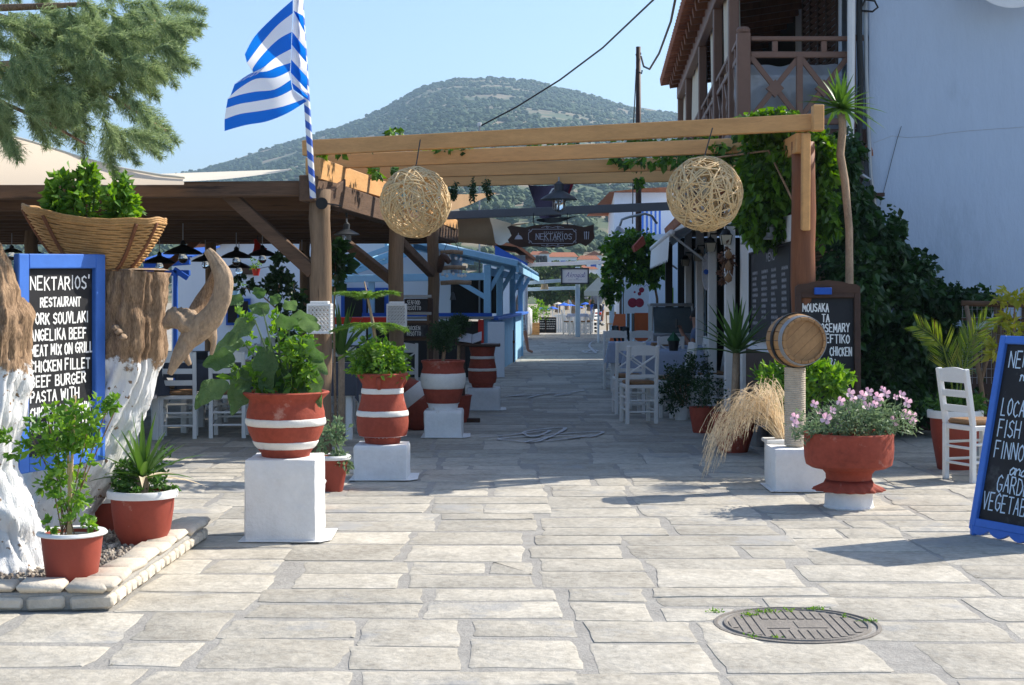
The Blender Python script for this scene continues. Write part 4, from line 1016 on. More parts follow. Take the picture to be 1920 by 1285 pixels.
# whitewashed trunks
def trunkmat():
    m = M['bark'].copy(); m.name = 'bark_with_whitewash'; t_ = m.node_tree; N, L = t_.nodes, t_.links; b = N['Principled BSDF']
    src = b.inputs['Base Color'].links[0].from_socket
    g = N.new('ShaderNodeNewGeometry'); sp = N.new('ShaderNodeSeparateXYZ'); L.new(g.outputs['Position'], sp.inputs[0])
    nz = N.new('ShaderNodeTexNoise'); nz.inputs['Scale'].default_value = 9; nz.inputs['Detail'].default_value = 8; nz.inputs['Roughness'].default_value = .7; L.new(g.outputs['Position'], nz.inputs['Vector'])
    ad = N.new('ShaderNodeMath'); ad.operation = 'MULTIPLY_ADD'; ad.inputs[1].default_value = .42; L.new(nz.outputs[0], ad.inputs[0]); L.new(sp.outputs[2], ad.inputs[2])
    rp = N.new('ShaderNodeMapRange'); rp.inputs[1].default_value = 1.33; rp.inputs[2].default_value = 1.30; rp.inputs[3].default_value = 0; rp.inputs[4].default_value = 1; L.new(ad.outputs[0], rp.inputs[0])
    n2 = N.new('ShaderNodeTexNoise'); n2.inputs['Scale'].default_value = 26; n2.inputs['Detail'].default_value = 6; L.new(g.outputs['Position'], n2.inputs['Vector'])
    r2 = N.new('ShaderNodeMapRange'); r2.inputs[1].default_value = .66; r2.inputs[2].default_value = .62; L.new(n2.outputs[0], r2.inputs[0])
    zz = N.new('ShaderNodeMapRange'); zz.inputs[1].default_value = .26; zz.inputs[2].default_value = .30; L.new(ad.outputs[0], zz.inputs[0])
    mu = N.new('ShaderNodeMath'); mu.operation = 'MULTIPLY'; L.new(rp.outputs[0], mu.inputs[0]); L.new(r2.outputs[0], mu.inputs[1])
    m2 = N.new('ShaderNodeMath'); m2.operation = 'MULTIPLY'; L.new(mu.outputs[0], m2.inputs[0]); L.new(zz.outputs[0], m2.inputs[1])
    mx = N.new('ShaderNodeMix'); mx.data_type = 'RGBA'; mx.inputs[7].default_value = (.78, .78, .77, 1); L.new(m2.outputs[0], mx.inputs[0]); L.new(src, mx.inputs[6]); L.new(mx.outputs[2], b.inputs['Base Color'])
    return m
M['trunk'] = trunkmat()
def gnarl(pts, rs, n=30, sub=14, amp=.16, sd=0, flat=False):
    """gnarled trunk: finely divided tube with lumps and long ridges"""
    P, Rr = [], []
    for i in range(len(pts) - 1):
        p0, p1, p2, p3 = [V(pts[max(0, min(len(pts) - 1, k))]) for k in (i - 1, i, i + 1, i + 2)]
        for k in range(sub):
            f = k / sub
            P.append(.5 * (2 * p1 + (p2 - p0) * f + (2 * p0 - 5 * p1 + 4 * p2 - p3) * f * f + (3 * p1 - p0 - 3 * p2 + p3) * f ** 3)); Rr.append(rs[i] * (1 - f) + rs[i + 1] * f)
    P.append(V(pts[-1])); Rr.append(rs[-1])
    m = MB().tube(P, Rr, n)
    out = []
    for k, q in enumerate(m.v):
        i = min(k // n, len(P) - 1); c = P[i]; d = V(q) - c; a = math.atan2(d.y, d.x)
        h = amp * (noise.noise(V(q) * 4.5 + V((sd, 0, 0))) + .5 * noise.noise(V(q) * 11)) + amp * .55 * noise.noise(V((math.cos(a) * 3.2, math.sin(a) * 3.2, q[2] * 1.1 + sd))) + amp * .45 * (.4 - abs(noise.noise(V((math.cos(a) * 7, math.sin(a) * 7, q[2] * 2.6 + sd)))) * 2) + amp * .22 * noise.noise(V(q) * 30)
        out.append(tuple(c + d * (1 + h)))
    m.v = out; return m
TY = 7.82
tam = thing('tamarisk_tree', 'old tamarisk tree with whitewashed gnarled trunk at the left edge', 'tree', (at(-20, 0, TY).x, TY, 0))
obj('trunk', gnarl([at(0, 1090, TY), at(-12, 1020, TY), at(-45, 880, TY), at(-28, 700, TY), at(-25, 600, TY), at(-42, 500, TY), at(-75, 430, TY), at(-190, 260, TY + .1), at(-330, 60, TY + .2), at(-420, -150, TY + .3)], [.30, .23, .20, .235, .24, .16, .14, .12, .10, .08], amp=.26, sd=2, n=110), M['trunk'], tam, smooth='all')
br_ = MB()
for pl, r in (([(-330, 60), (-200, 90), (-60, 130), (40, 122), (70, 112)], .05), ([(-330, 60), (-180, 40), (-40, 16), (80, 12), (165, 8)], .03), ([(-60, 130), (40, 150), (130, 130), (210, 90)], .018), ([(-40, 16), (80, 60), (190, 70), (290, 40)], .018), ([(-60, 130), (0, 190), (90, 230), (160, 270)], .014), ([(60, 60), (150, 150), (240, 200), (310, 245)], .012), ([(80, 60), (200, 120), (290, 150)], .012)):
    br_.tube([at(x, y, TY - .1 + .15 * math.sin(i)) for i, (x, y) in enumerate(pl)], [r * (1 - .75 * i / len(pl)) for i in range(len(pl))], 7)
obj('branches', br_, M['bark'], tam, kind='stuff', smooth='all')
# feathery sprays
PP, DD, LL = [], [], []
sprays = []
hull = [(-40, -30), (20, -40), (60, 20), (100, 60), (150, 40), (200, 30), (250, 20), (300, 20), (330, 60), (290, 90), (240, 100), (180, 120), (120, 120), (60, 100), (10, 60), (0, 150), (40, 180), (90, 170), (150, 180), (210, 160), (270, 130), (20, 120), (130, 80), (210, 60), (60, 60), (170, 150), (240, 60), (110, 150)]
for k in range(250):
    x, y = random.choice(hull); x = x * .86 + random.gauss(0, 30); y += random.gauss(0, 28)
    sprays.append((x, y, U(22, 62), U(-.3, 1.15)))
for x, y, l, a in ((300, 60, 95, -.35), (290, 90, 75, .15), (250, 190, 70, .55), (200, 225, 60, 1.1), (265, 225, 70, .35), (235, 250, 85, .1), (80, 215, 50, 1.4), (200, 260, 60, 1.2), (310, 15, 70, -.2), (150, 235, 50, 1.3), (285, 110, 55, .7), (10, 220, 45, 1.4), (20, 255, 40, 1.2), (300, 50, 80, -.1), (215, 240, 75, .8), (255, 245, 65, .6), (60, 190, 60, 1.3), (0, 190, 60, 1.5)): sprays += [(x, y, l, a), (x - 8, y - 6, l * .8, a + .15)]
for x, y, l, a in sprays:
    Y0 = TY + U(-.55, .5); p = at(x, y, Y0); Lm = l * Y0 / F
    dx, dz, dy = math.cos(a), -math.sin(a), U(-.5, .5)
    n = int(l * 2.6)
    for i in range(n):
        f = (i + random.random()) / n
        c = p + V((dx, dy, dz)) * (Lm * f) + V((0, 0, -.25 * Lm * f * f))
        sd = random.choice((-1, 1)); wdt = .10 * (1.05 - f) + .02
        d = V((dx + U(-.4, .4), dy + U(-.8, .8), dz - .25 + U(-.4, .4))) + V((-dz, U(-.6, .6), dx)) * sd * .8
        PP.append(c); DD.append(d); LL.append(wdt * U(.5, 1.1))
PP = np.array(PP); DD = unit(np.array(DD)); LL = np.array(LL)
# each twig carries fine needles
k = 5; reps = np.repeat(np.arange(len(PP)), k); fr_ = rng.random(len(reps))
NP = PP[reps] + DD[reps] * (LL[reps] * fr_)[:, None]; ND = DD[reps] * .8 + rng.normal(size=(len(reps), 3)) * .5; ND[:, 2] -= .15
obj('needles', join(leaf_mesh(NP, ND, rng.uniform(.016, .036, len(reps)), .0034, tri=True), leaf_mesh(PP, DD, LL, .003, tri=True)), M['tamarisk'], tam, kind='stuff')

SYD = 8.7
st = thing('cut_stump', 'thick cut tree stump leaning, bare bark above and whitewashed below', 'stump', (at(60, 0, SYD).x, SYD, 0))
obj('trunk', gnarl([at(60, 1060, SYD), at(85, 985, SYD), at(130, 880, SYD), at(195, 770, SYD), at(240, 670, SYD), at(245, 580, SYD), at(250, 507, SYD)], [.30, .25, .24, .235, .20, .20, .205], amp=.20, sd=8, n=110), M['trunk'], st, smooth='all')
obj('cut_face', MB().lathe([(.0, .012), (.16, .010), (.195, .0)], at(250, 507, SYD), 30, wave=lambda a, i, z: .06 * math.sin(5 * a)), M['driftwood'], st, smooth=True)
for x, y in ((222, 622), (230, 632), (216, 615)):
    obj('knot', MB().lathe([(.0, -.02), (.02, -.01), (.024, .0), (.015, .014), (0, .02)], at(x, y, SYD - .22), 10, wave=lambda a, i, z: .3 * math.sin(3 * a)), M['driftwood'], st, smooth='all')
WY = 8.35
dr = thing('driftwood_horn', 'pale driftwood piece curving up like a horn beside the stump', 'driftwood', at(320, 705, WY))
obj('wood', gnarl([at(318, 702, WY), at(335, 668, WY), at(352, 640, WY + .02), at(375, 615, WY + .02), at(400, 590, WY), at(416, 556, WY - .02), at(417, 520, WY - .03), at(405, 492, WY - .03), at(389, 470, WY - .02)], [.016, .034, .046, .066, .066, .058, .05, .038, .022], n=40, amp=.20, sd=4), M['driftwood'], dr, smooth='all')
obj('root_lump', gnarl([at(312, 610, WY + .1), at(328, 598, WY + .06), at(350, 605, WY + .03), at(372, 622, WY + .02)], [.035, .07, .066, .045], n=40, amp=.5, sd=6), M['driftwood'], dr, smooth='all')
obj('rear_limb', gnarl([at(355, 600, WY + .12), at(375, 570, WY + .2), at(398, 535, WY + .2), at(412, 500, WY + .1)], [.035, .04, .045, .03], n=18, amp=.2, sd=9), M['bark'], dr, smooth='all')
obj('lower_spur', gnarl([at(392, 615, WY + .05), at(400, 640, WY + .08), at(396, 665, WY + .1)], [.05, .022, .01], n=14, amp=.2, sd=12), M['driftwood'], dr, smooth='all')
obj('side_spur', gnarl([at(350, 640, WY + .05), at(345, 660, WY + .05), at(356, 685, WY + .06)], [.05, .03, .012], n=14, amp=.2, sd=15), M['driftwood'], dr, smooth='all')

# wicker basket of basil on the stump
KY = 8.62
bk = thing('wicker_basket', 'boat shaped wicker basket of basil resting on the cut stump', 'basket', at(190, 505, KY))
bc0, bc1 = at(182, 502, KY), at(178, 420, KY)
def bring(f, a):
    """point of the basket wall at height f, angle a"""
    c = bc0.lerp(bc1, f); hw = (.19 + .20 * f ** .8); hd = (.09 + .09 * f)
    ca, sa = math.cos(a), math.sin(a); e = .55
    x = hw * math.copysign(abs(ca) ** e, ca); y = hd * math.copysign(abs(sa) ** e, sa)
    return V((c.x + x, c.y + y, c.z - x * .10 + .035 * f * (x / .36) ** 2))
m = MB(); NW = 20
for i in range(NW):
    f = i / (NW - 1)
    m.tube([bring(f, 2 * math.pi * j / 48) + V((0, 0, .003 * math.sin(j * 1.7 + i * 3))) for j in range(49)], .0072, 6, cap=False)
obj('withies', m, M['wicker'], bk, kind='stuff', smooth='all')
obj('lining', MB().grid(lambda u, v: bring(v, u * 2 * math.pi) * 1.0 + (bc0 - bring(v, u * 2 * math.pi)) * .04 * V((1, 1, 0)).length / 1.4, 40, 6), M['wicker'], bk, smooth='all')
obj('base', MB().add([bring(0, 2 * math.pi * j / 40) for j in range(40)], [tuple(range(40))]), M['wicker'], bk)
for a in (-.35, -1.0, -2.0, -2.75):
    obj('rib', MB().tube([bring(i / 8, a) + V((0, -.009, 0)) for i in range(9)], .011, 6), M['red_log'], bk, smooth='all')
m = MB()
for dz in (0, .013, .024): m.tube([bring(1, 2 * math.pi * j / 48) + V((0, 0, dz + .004 * math.sin(j))) for j in range(49)], .009, 6, cap=False)
obj('rim', m, M['wicker'], bk, kind='stuff', smooth='all')
obj('soil', MB().add([bring(.86, 2 * math.pi * j / 40) for j in range(40)], [tuple(range(40))]), M['soil'], bk)
def herb(parent, blobs, size, m, stems=None, ratio=.55, name='foliage', up=.3):
    o = obj(name, cloud(blobs, size, ratio=ratio, up=up), m, parent, kind='stuff')
    if stems:
        s = MB()
        for a in stems: s.tube(a, [.006] * len(a), 5)
        obj('stems', s, M['leaf_mid'], parent, kind='stuff')
    return o
for i, (x, y, w_, hh, lb) in enumerate(((108, 380, 30, 48, 'left basil plant in the wicker basket'), (162, 368, 32, 58, 'middle and tallest basil plant in the wicker basket'), (230, 380, 32, 50, 'right basil plant in the wicker basket'))):
    t = thing('basil_plant', lb, 'plant', at(x, 430, KY), 'basil plants in the basket')
    herb(t, [B(x, y + 5, KY, w_, .11, hh, 330), B(x + 5, y - hh * .55, KY, w_ * .45, .06, hh * .5, 90), B(x - w_ * .5, y - hh * .2, KY, w_ * .4, .06, hh * .4, 70)], .058, M['leaf_bright'], [[at(x + dx, 430, KY), at(x + dx * 1.6, y, KY), at(x + dx * 2, y - hh * .8, KY)] for dx in (-8, -2, 4, 9)])

# ------------------------------------------------------------------ stone edged bed
bed = thing('plant_bed', 'gravel plant bed with a low whitewashed stone border', 'plant bed', (-2.5, 8.2, 0))
A_, B_, C_, D_ = V((-3.3, 7.06, 0)), V((-1.90, 7.16, 0)), V((-1.86, 9.18, 0)), V((-3.6, 9.3, 0))
core = MB()
for p, q in ((A_, B_), (B_, C_), (C_, D_)):
    e = (q - p).normalized(); nn = V((-e.y, e.x, 0))
    core.beam(p + nn * .075 + V((0, 0, .045)), q + nn * .075 + V((0, 0, .045)), .13, .09, b=.01)
    L = (q - p).length; s = -.02
    while s < L:                                       # lower course, set in mortar
        l = U(.10, .24)
        if p is B_: l = U(.08, .16)
        c = p + e * (s + l / 2) + nn * .025 + V((0, 0, .042))
        rot = Matrix((e, nn, V((0, 0, 1)))).transposed() @ Matrix.Rotation(U(-.06, .06), 3, 'Y')
        obj('stone', MB().bbox(c, (l * U(.84, .93), U(.06, .075), U(.05, .066)), .012, rot=rot), M['lime_stone'], bed, smooth=True); s += l
    s = -.03
    while s < L:                                       # capping stones
        l = U(.17, .30); c = p + e * (s + l / 2) + nn * .085 + V((0, 0, .112))
        rot = Matrix((e, nn, V((0, 0, 1)))).transposed() @ Matrix.Rotation(U(-.05, .05), 3, 'Y') @ Matrix.Rotation(U(-.08, .08), 3, 'Z')
        obj('capstone', MB().bbox(c, (l * U(.92, .98), U(.15, .19), U(.036, .05)), .018, rot=rot), M['lime_stone'], bed, smooth='all'); s += l
obj('mortar_core', core, M['mortar'], bed)
obj('gravel_base', MB().add([A_ + V((0, .1, .085)), B_ + V((-.1, .1, .085)), C_ + V((-.1, -.05, .085)), D_ + V((0, -.05, .085))], [(0, 1, 2, 3)]), M['mortar'], bed)
n = 5200; P = np.stack([rng.uniform(-3.4, -1.97, n), rng.uniform(7.2, 9.12, n), np.full(n, .09)], 1); S = rng.uniform(.005, .017, n)[:, None] * rng.uniform(.6, 1.3, (n, 3)); P[:, 2] += S[:, 2] * .5
def pebmat():
    m_ = leafmat('mixed_pebbles', (.16, .13, .11), (.50, .44, .36), 0, .85, .2); return m_
obj('gravel', blobs_mesh(P, S, .15), pebmat(), bed, kind='stuff')

# ------------------------------------------------------------------ pots
def pot(name, label, c, prof, m, rim=None, group=None, bands=(), n=36, wave=None, cat='pot', soil=True):
    """turned pot: prof = list of (radius, height); bands = (from, to) heights painted and raised"""
    c = V(c); t = thing(name, label, cat, c, group)
    R0 = lambda z: float(np.interp(z, [p[1] for p in prof], [p[0] for p in prof]))
    top = prof[-1]
    inner = [(top[0] - .022, top[1] - .004), (top[0] - .03, top[1] - .06), (0, top[1] - .06)]
    obj('body', MB().lathe(list(prof) + inner, c, n, wave=wave), m, t, smooth=True)
    for z0, z1 in bands:
        zs = np.linspace(z0, z1, 6); d = .006
        pr = [(R0(z0) - .002, z0 - .004)] + [(R0(z) + d * (1 if 0 < i < 5 else .6), z) for i, z in enumerate(zs)] + [(R0(z1) - .002, z1 + .004)]
        obj('painted_band', MB().lathe(pr, c, 64, wave=lambda a, i, z: .006 * math.sin(3 * a + z * 40) + .005 * math.sin(11 * a + z * 70)), M['band'], t, smooth='all')
    if rim: obj('rim', MB().lathe([(top[0] - .01, top[1] - rim), (top[0] + .016, top[1] - rim), (top[0] + .02, top[1] - .006), (top[0] + .012, top[1] + .006), (top[0] - .02, top[1] + .004), (top[0] - .026, top[1] - .03)], c, n), M['white_paint'], t, smooth=True)
    if soil: obj('soil', MB().lathe([(top[0] - .026, top[1] - .045), (0, top[1] - .03)], c, 20), M['soil'], t)
    return t
def rough_block(x, y, w, d, h):
    """hand plastered block: uneven faces, worn edges"""
    m = MB(); k = 12
    def sh(a, b, c):
        q = V((a * w / 2, b * d / 2, c * h / 2)); e = .022
        for i, hh in enumerate((w / 2, d / 2, h / 2)):
            o1, o2 = [(w / 2, d / 2, h / 2)[j] - abs(q[j]) for j in range(3) if j != i]
            if abs(abs(q[i]) - hh) < 1e-6 and min(o1, o2) < e: q[i] -= math.copysign((e - min(o1, o2)) ** 2 / e * .5, q[i])
        p = V((x, y, h / 2)) + q
        return p + q.normalized() * (.007 * noise.noise(p * 6) + .004 * noise.noise(p * 17))
    for ax in range(3):
        for sg in (-1, 1):
            def fn(u, v):
                c_ = [0, 0, 0]; c_[ax] = sg; c_[(ax + 1) % 3] = (u * 2 - 1) * sg; c_[(ax + 2) % 3] = v * 2 - 1; return sh(*c_)
            m.grid(fn, k, k)
    return m
def block(label, c, w, d, h, name='plinth'):
    t = thing(name, label, 'plinth', (c[0], c[1], 0), 'whitewashed plinths')
    obj('block', rough_block(c[0], c[1], w, d, h), M['white'], t, smooth='all')
    s = [(c[0] - w / 2 - .03, c[1] - d / 2 - .025), (c[0] + w / 2 + .02, c[1] - d / 2 - .03), (c[0] + w / 2 + .08, c[1] - d / 2 + .05), (c[0] + w / 2 + .07, c[1] + d / 2 + .04), (c[0] - w / 2 - .03, c[1] + d / 2 + .05)]
    obj('lime_apron', MB().poly([V((x, y, .012)) for x, y in s], (0, 0, .004)), M['white'], t)
    return t
block('tall white plinth under the eggplant pot', (-1.39, 9.32), .44, .44, .50)
P1 = V((-1.39, 9.33, .50))
pot('banded_pot', 'red terracotta pot with two white bands on the tall plinth, planted with eggplant', P1, [(.145, 0), (.15, .02), (.185, .07), (.225, .15), (.24, .21), (.238, .27), (.225, .32), (.228, .35), (.262, .385), (.266, .392), (.255, .40)], M['terracotta'], bands=((.055, .095), (.195, .235)), wave=lambda a, i, z: .014 * math.sin(9 * a) if z > .37 else 0)
block('white plinth under the second banded jar', (-1.05, 12.3), .43, .42, .285)
P2 = V((-1.05, 12.32, .285))
t = pot('banded_jar', 'red terracotta jar with two rope bands on the second plinth', P2, [(.14, 0), (.15, .05), (.19, .06), (.205, .10), (.212, .18), (.205, .25), (.18, .34), (.165, .42), (.165, .48), (.205, .545), (.21, .56), (.20, .57)], M['terracotta'], bands=((.225, .265), (.405, .445)))
obj('white_foot', MB().lathe([(.12, -.002), (.15, .05), (.197, .062), (.14, .063)], P2, 30), M['white'], t, smooth=True)
for a in (-1.65, .5): obj('handle', MB().tube([P2 + V((math.cos(a) * .168, math.sin(a) * .168, .45)), P2 + V((math.cos(a) * .2, math.sin(a) * .2, .50)), P2 + V((math.cos(a) * .2, math.sin(a) * .2, .54))], .018, 8), M['terracotta'], t, smooth='all')
block('white plinth under the jar with the broad white belt', (-.71, 15.85), .40, .40, .29)
P3 = V((-.72, 15.86, .29))
t = pot('belted_jar', 'red jar with one broad white belt holding a clipped ball shrub', P3, [(.145, 0), (.15, .05), (.165, .06), (.20, .16), (.225, .26), (.232, .33), (.225, .40), (.212, .43), (.215, .47), (.232, .50), (.225, .51)], M['terracotta'], bands=((.22, .375),))
obj('white_foot', MB().lathe([(.15, -.002), (.158, .05), (.172, .066), (.14, .067)], P3, 30), M['white'], t, smooth=True)
block('white plinth farthest down the row of jars', (-.36, 19.5), .42, .42, .29)
P4 = V((-.38, 19.52, .29))
t = pot('banded_jar', 'dark red jar with thin bands carrying a round wooden table top', P4, [(.13, 0), (.145, .05), (.17, .06), (.185, .12), (.18, .24), (.16, .34), (.15, .42), (.165, .50), (.17, .52)], M['terracotta'], bands=((.215, .245), (.37, .40)), soil=False)
tag(obj('jar_table_top', MB().bbox(P4 + V((0, 0, .545)), (.46, .40, .035), .008), M['dark_wood']), 'dark wooden table top laid on the farthest jar', 'table top')
# toppled amphora
AQ = V((-1.07, 16.7, .24)); ra = Matrix.Rotation(R(-38), 3, 'Y')
t = thing('tilted_amphora', 'dark red amphora with a white belt leaning over behind the posts', 'amphora', (AQ.x, AQ.y, 0))
prof = [(.04, -.28), (.16, -.22), (.235, -.08), (.25, .05), (.22, .2), (.15, .3), (.12, .36), (.15, .42), (.14, .42), (.1, .36), (0, .3)]
obj('body', MB().lathe(prof, AQ, 32, rot=ra), M['terracotta'], t, smooth=True)
obj('painted_band', MB().lathe([(.248, .045), (.257, .06), (.24, .15), (.225, .2)], AQ, 32, rot=ra), M['band'], t, smooth=True)
# plastic pots in the bed
def bucket(name, label, c, r0, r1, h, rim=None, m=None, group=None): return pot(name, label, c, [(r0, 0), (r0 + .004, .01), (r0 + (r1 - r0) * .6, h * .5), (r1, h)], m or M['plastic_red'], rim=rim, group=group)
c1 = V((-2.15, 7.42, .09)); bucket('plastic_pot', 'plain red plastic pot with a cane climbed by a leafy plant, front of the bed', c1, .115, .15, .245, .012)
c2 = V((-2.08, 8.55, .09)); pot('rimmed_pot', 'red plastic pot with a white rim holding a small yucca in the bed', c2, [(.115, 0), (.12, .01), (.155, .08), (.172, .2), (.178, .30)], M['plastic_red'], rim=.035)
c3 = V((-2.45, 9.05, .09)); pot('rimmed_pot', 'white rimmed red pot half hidden at the back of the bed', c3, [(.12, 0), (.16, .1), (.17, .21)], M['plastic_red'], rim=.03)
c4 = V((-1.36, 11.5, 0)); pot('rimmed_pot', 'red pot with white rim and drooping herb between the first two plinths', c4, [(.075, 0), (.08, .01), (.11, .17), (.122, .27)], M['plastic_red'], rim=.025)
c5 = V((-1.40, 10.55, 0)); pot('rimmed_pot', 'small white rimmed pot tucked behind the tall plinth', c5, [(.06, 0), (.085, .16), (.09, .2)], M['plastic_red'], rim=.02)

# big leaved eggplant: each leaf a piece of its own
def big_leaf(p, d, L, W, m, parent, name='leaf', curl=.35, side=None, lobes=0.0):
    d = V(d).normalized(); s = (side or d.cross(V((0, 0, 1)))).normalized(); n = s.cross(d).normalized(); p = V(p)
    o = MB(); K = 20
    for i in range(K + 1):
        f = i / K; w = W * (math.sin(math.pi * min(1, f * .93 + .05)) ** .75) * (1 - .25 * f) * (1 + lobes * math.sin(f * 17))
        c = p + d * L * f + V((0, 0, -curl * L * f * f))
        for k, q in enumerate((-1, -.5, 0, .5, 1)): o.v.append(tuple(c + s * q * w / 2 + n * (abs(q) * w * .18 + .012 * math.sin(f * 11 + k) * abs(q))))
    for i in range(K):
        for k in range(4): a = i * 5 + k; o.f.append((a, a + 1, a + 6, a + 5))
    return obj(name, o, m, parent, smooth='all')
eg = thing('eggplant_plant', 'leafy eggplant with big soft grey green leaves in the first pot', 'plant', P1 + V((0, 0, .37)))
lfs = [(478, 600, 60, 42, -2.4), (455, 640, 62, 46, -2.9), (500, 590, 55, 38, 2.2), (520, 610, 60, 40, .6), (545, 600, 58, 36, .3), (470, 690, 66, 52, -2.0), (500, 650, 80, 58, -1.5), (515, 680, 70, 52, -1.2), (440, 680, 66, 50, 2.9), (430, 720, 60, 44, -2.6), (560, 640, 60, 44, -.6), (585, 655, 50, 34, -1.0), (530, 740, 72, 36, -1.5), (590, 690, 62, 32, -1.4), (575, 725, 55, 28, -1.2), (470, 730, 50, 36, -2.2), (548, 690, 56, 40, -1.0), (490, 560, 40, 28, 1.8), (510, 572, 38, 24, 1.2), (455, 570, 42, 30, 2.5), (535, 580, 46, 30, .9), (412, 715, 62, 40, -2.3), (560, 610, 48, 34, .2)]
for x, y, l, w_, a in lfs:
    Yq = 9.33 + U(-.2, .12); p = at(x, y, Yq); sc = Yq / F
    l *= .95; w_ *= .98
    big_leaf(p, (math.cos(a), U(-.55, .05), math.sin(a) * .8 + .12), l * sc, w_ * sc, M['leaf_egg'], eg, side=V((math.sin(a), .35, -math.cos(a))), lobes=.10)
s = MB()
for x, y in ((478, 600), (520, 610), (455, 640), (490, 570), (560, 640), (430, 700), (545, 600)):
    s.tube([P1 + V((U(-.06, .06), U(-.05, .05), .36)), at((x + 520) / 2 + 5, (y + 740) / 2, 9.33), at(x, y, 9.3)], [.009, .007, .004], 6)
obj('stems', s, M['leaf_grey'], eg, kind='stuff')
herb(eg, [B(570, 680, 9.3, 36, .14, 55, 420), B(490, 710, 9.35, 50, .14, 30, 260), B(520, 640, 9.4, 55, .12, 45, 180), B(455, 620, 9.35, 25, .1, 30, 50)], .06, M['leaf_bright'])
# Norfolk pine and basil in the second jar
np_ = thing('norfolk_pine', 'young Norfolk pine with flat feathery tiers in the second jar', 'plant', P2 + V((0, 0, .54)))
stem = [at(708, 712, 12.3), at(706, 660, 12.3), at(700, 610, 12.3), at(690, 560, 12.3), at(683, 528, 12.3)]
obj('stem', MB().tube(stem, [.02, .017, .014, .010, .005], 8), M['driftwood'], np_, smooth='all')
for (x, y, l, k, up_) in ((686, 560, 62, 7, .35), (698, 610, 76, 8, .06), (704, 655, 68, 7, -.05)):
    for i in range(k):
        a = 2 * math.pi * i / k + .35; c = at(x, y, 12.3); L = l * 12.3 / F * U(.85, 1.1)
        d = V((math.cos(a), math.sin(a), up_)); sd = V((-math.sin(a), math.cos(a), 0)); P, D = [], []
        pts = []
        for j in range(46):
            f = j / 45; q = c + d * L * f + V((0, 0, .22 * L * f - .42 * L * f * f)); pts.append(q)
            if j > 3:
                for s_ in (-1, 1):
                    for z_ in range(4): P.append(q + V((U(-.006, .006),) * 3)); D.append(d * .7 + sd * s_ * U(.5, 1.1) + V((0, 0, U(-.9, .1))))
        o = obj('frond', join(leaf_mesh(np.array(P), np.array(D), rng.uniform(.04, .085, len(P)) * (1.0 - .3 * np.linspace(0, 1, len(P))), .006, tri=True)), M['leaf_pine'], np_)
bs = thing('basil_bush', 'round bright green basil bush at the foot of the Norfolk pine', 'plant', P2 + V((0, 0, .55)))
herb(bs, [B(710, 680, 12.3, 52, .2, 36, 1300), B(710, 655, 12.3, 40, .17, 20, 350)], .05, M['leaf_bright'])
# clipped balls
for (x, y, Y, r, lb, pp) in ((830, 632, 15.86, 29, 'dark clipped ball shrub in the belted jar', P3), (858, 610, 17.6, 18, 'small dark ball shrub behind the belted jar', None)):
    c = at(x, y, Y); rr = r * Y / F
    t = thing('ball_shrub', lb, 'shrub', (c.x, c.y, .75 if pp else 0), 'clipped ball shrubs')
    obj('foliage', cloud([(c, rr, 1500), (c + V((.04, 0, rr * .2)), rr * .95, 600)], .028, ratio=.6), M['leaf_dark'], t, kind='stuff')
    obj('stem', MB().tube([(c.x, c.y, .75 if pp else .3), (c.x + .02, c.y, c.z - rr * .6)], .02, 7), M['bark'], t)
    if not pp: obj('pot', MB().lathe([(.12, 0), (.16, .3), (.17, .32), (.14, .32), (0, .28)], (c.x, c.y, 0), 24), M['terracotta'], t, smooth=True)
# climber in the front pot
cl = thing('leafy_climber', 'leafy climber tied to canes in the front plastic pot', 'plant', c1 + V((0, 0, .2)))
for x0, x1, yt in ((128, 140, 742), (133, 124, 760)): obj('cane', MB().tube([at(x0, 1005, 7.42), at((x0 + x1) / 2, 880, 7.42), at(x1, yt, 7.42)], .008, 6), M['weave'], cl)
herb(cl, [B(130, 850, 7.4, 55, .14, 45, 330), B(125, 800, 7.4, 75, .15, 40, 330), B(175, 770, 7.4, 50, .12, 32, 150), B(60, 830, 7.4, 60, .12, 28, 110), B(130, 920, 7.4, 45, .12, 40, 190), B(85, 905, 7.38, 28, .08, 18, 50), B(150, 985, 7.36, 34, .1, 14, 70), B(100, 985, 7.4, 20, .1, 12, 30), B(220, 755, 7.4, 20, .08, 14, 36), B(18, 820, 7.4, 16, .06, 18, 30)], .042, M['leaf_bright'], ratio=.6)
s = MB()
for tx, ty in ((100, 880), (60, 820), (200, 770), (165, 800), (90, 790), (150, 900), (95, 920), (220, 760)): s.tube([at(U(110, 150), 1003, 7.42), at((130 + tx) / 2, (960 + ty) / 2, 7.4), at(tx, ty, 7.4)], .0035, 5)
obj('stems', s, M['bark'], cl, kind='stuff')
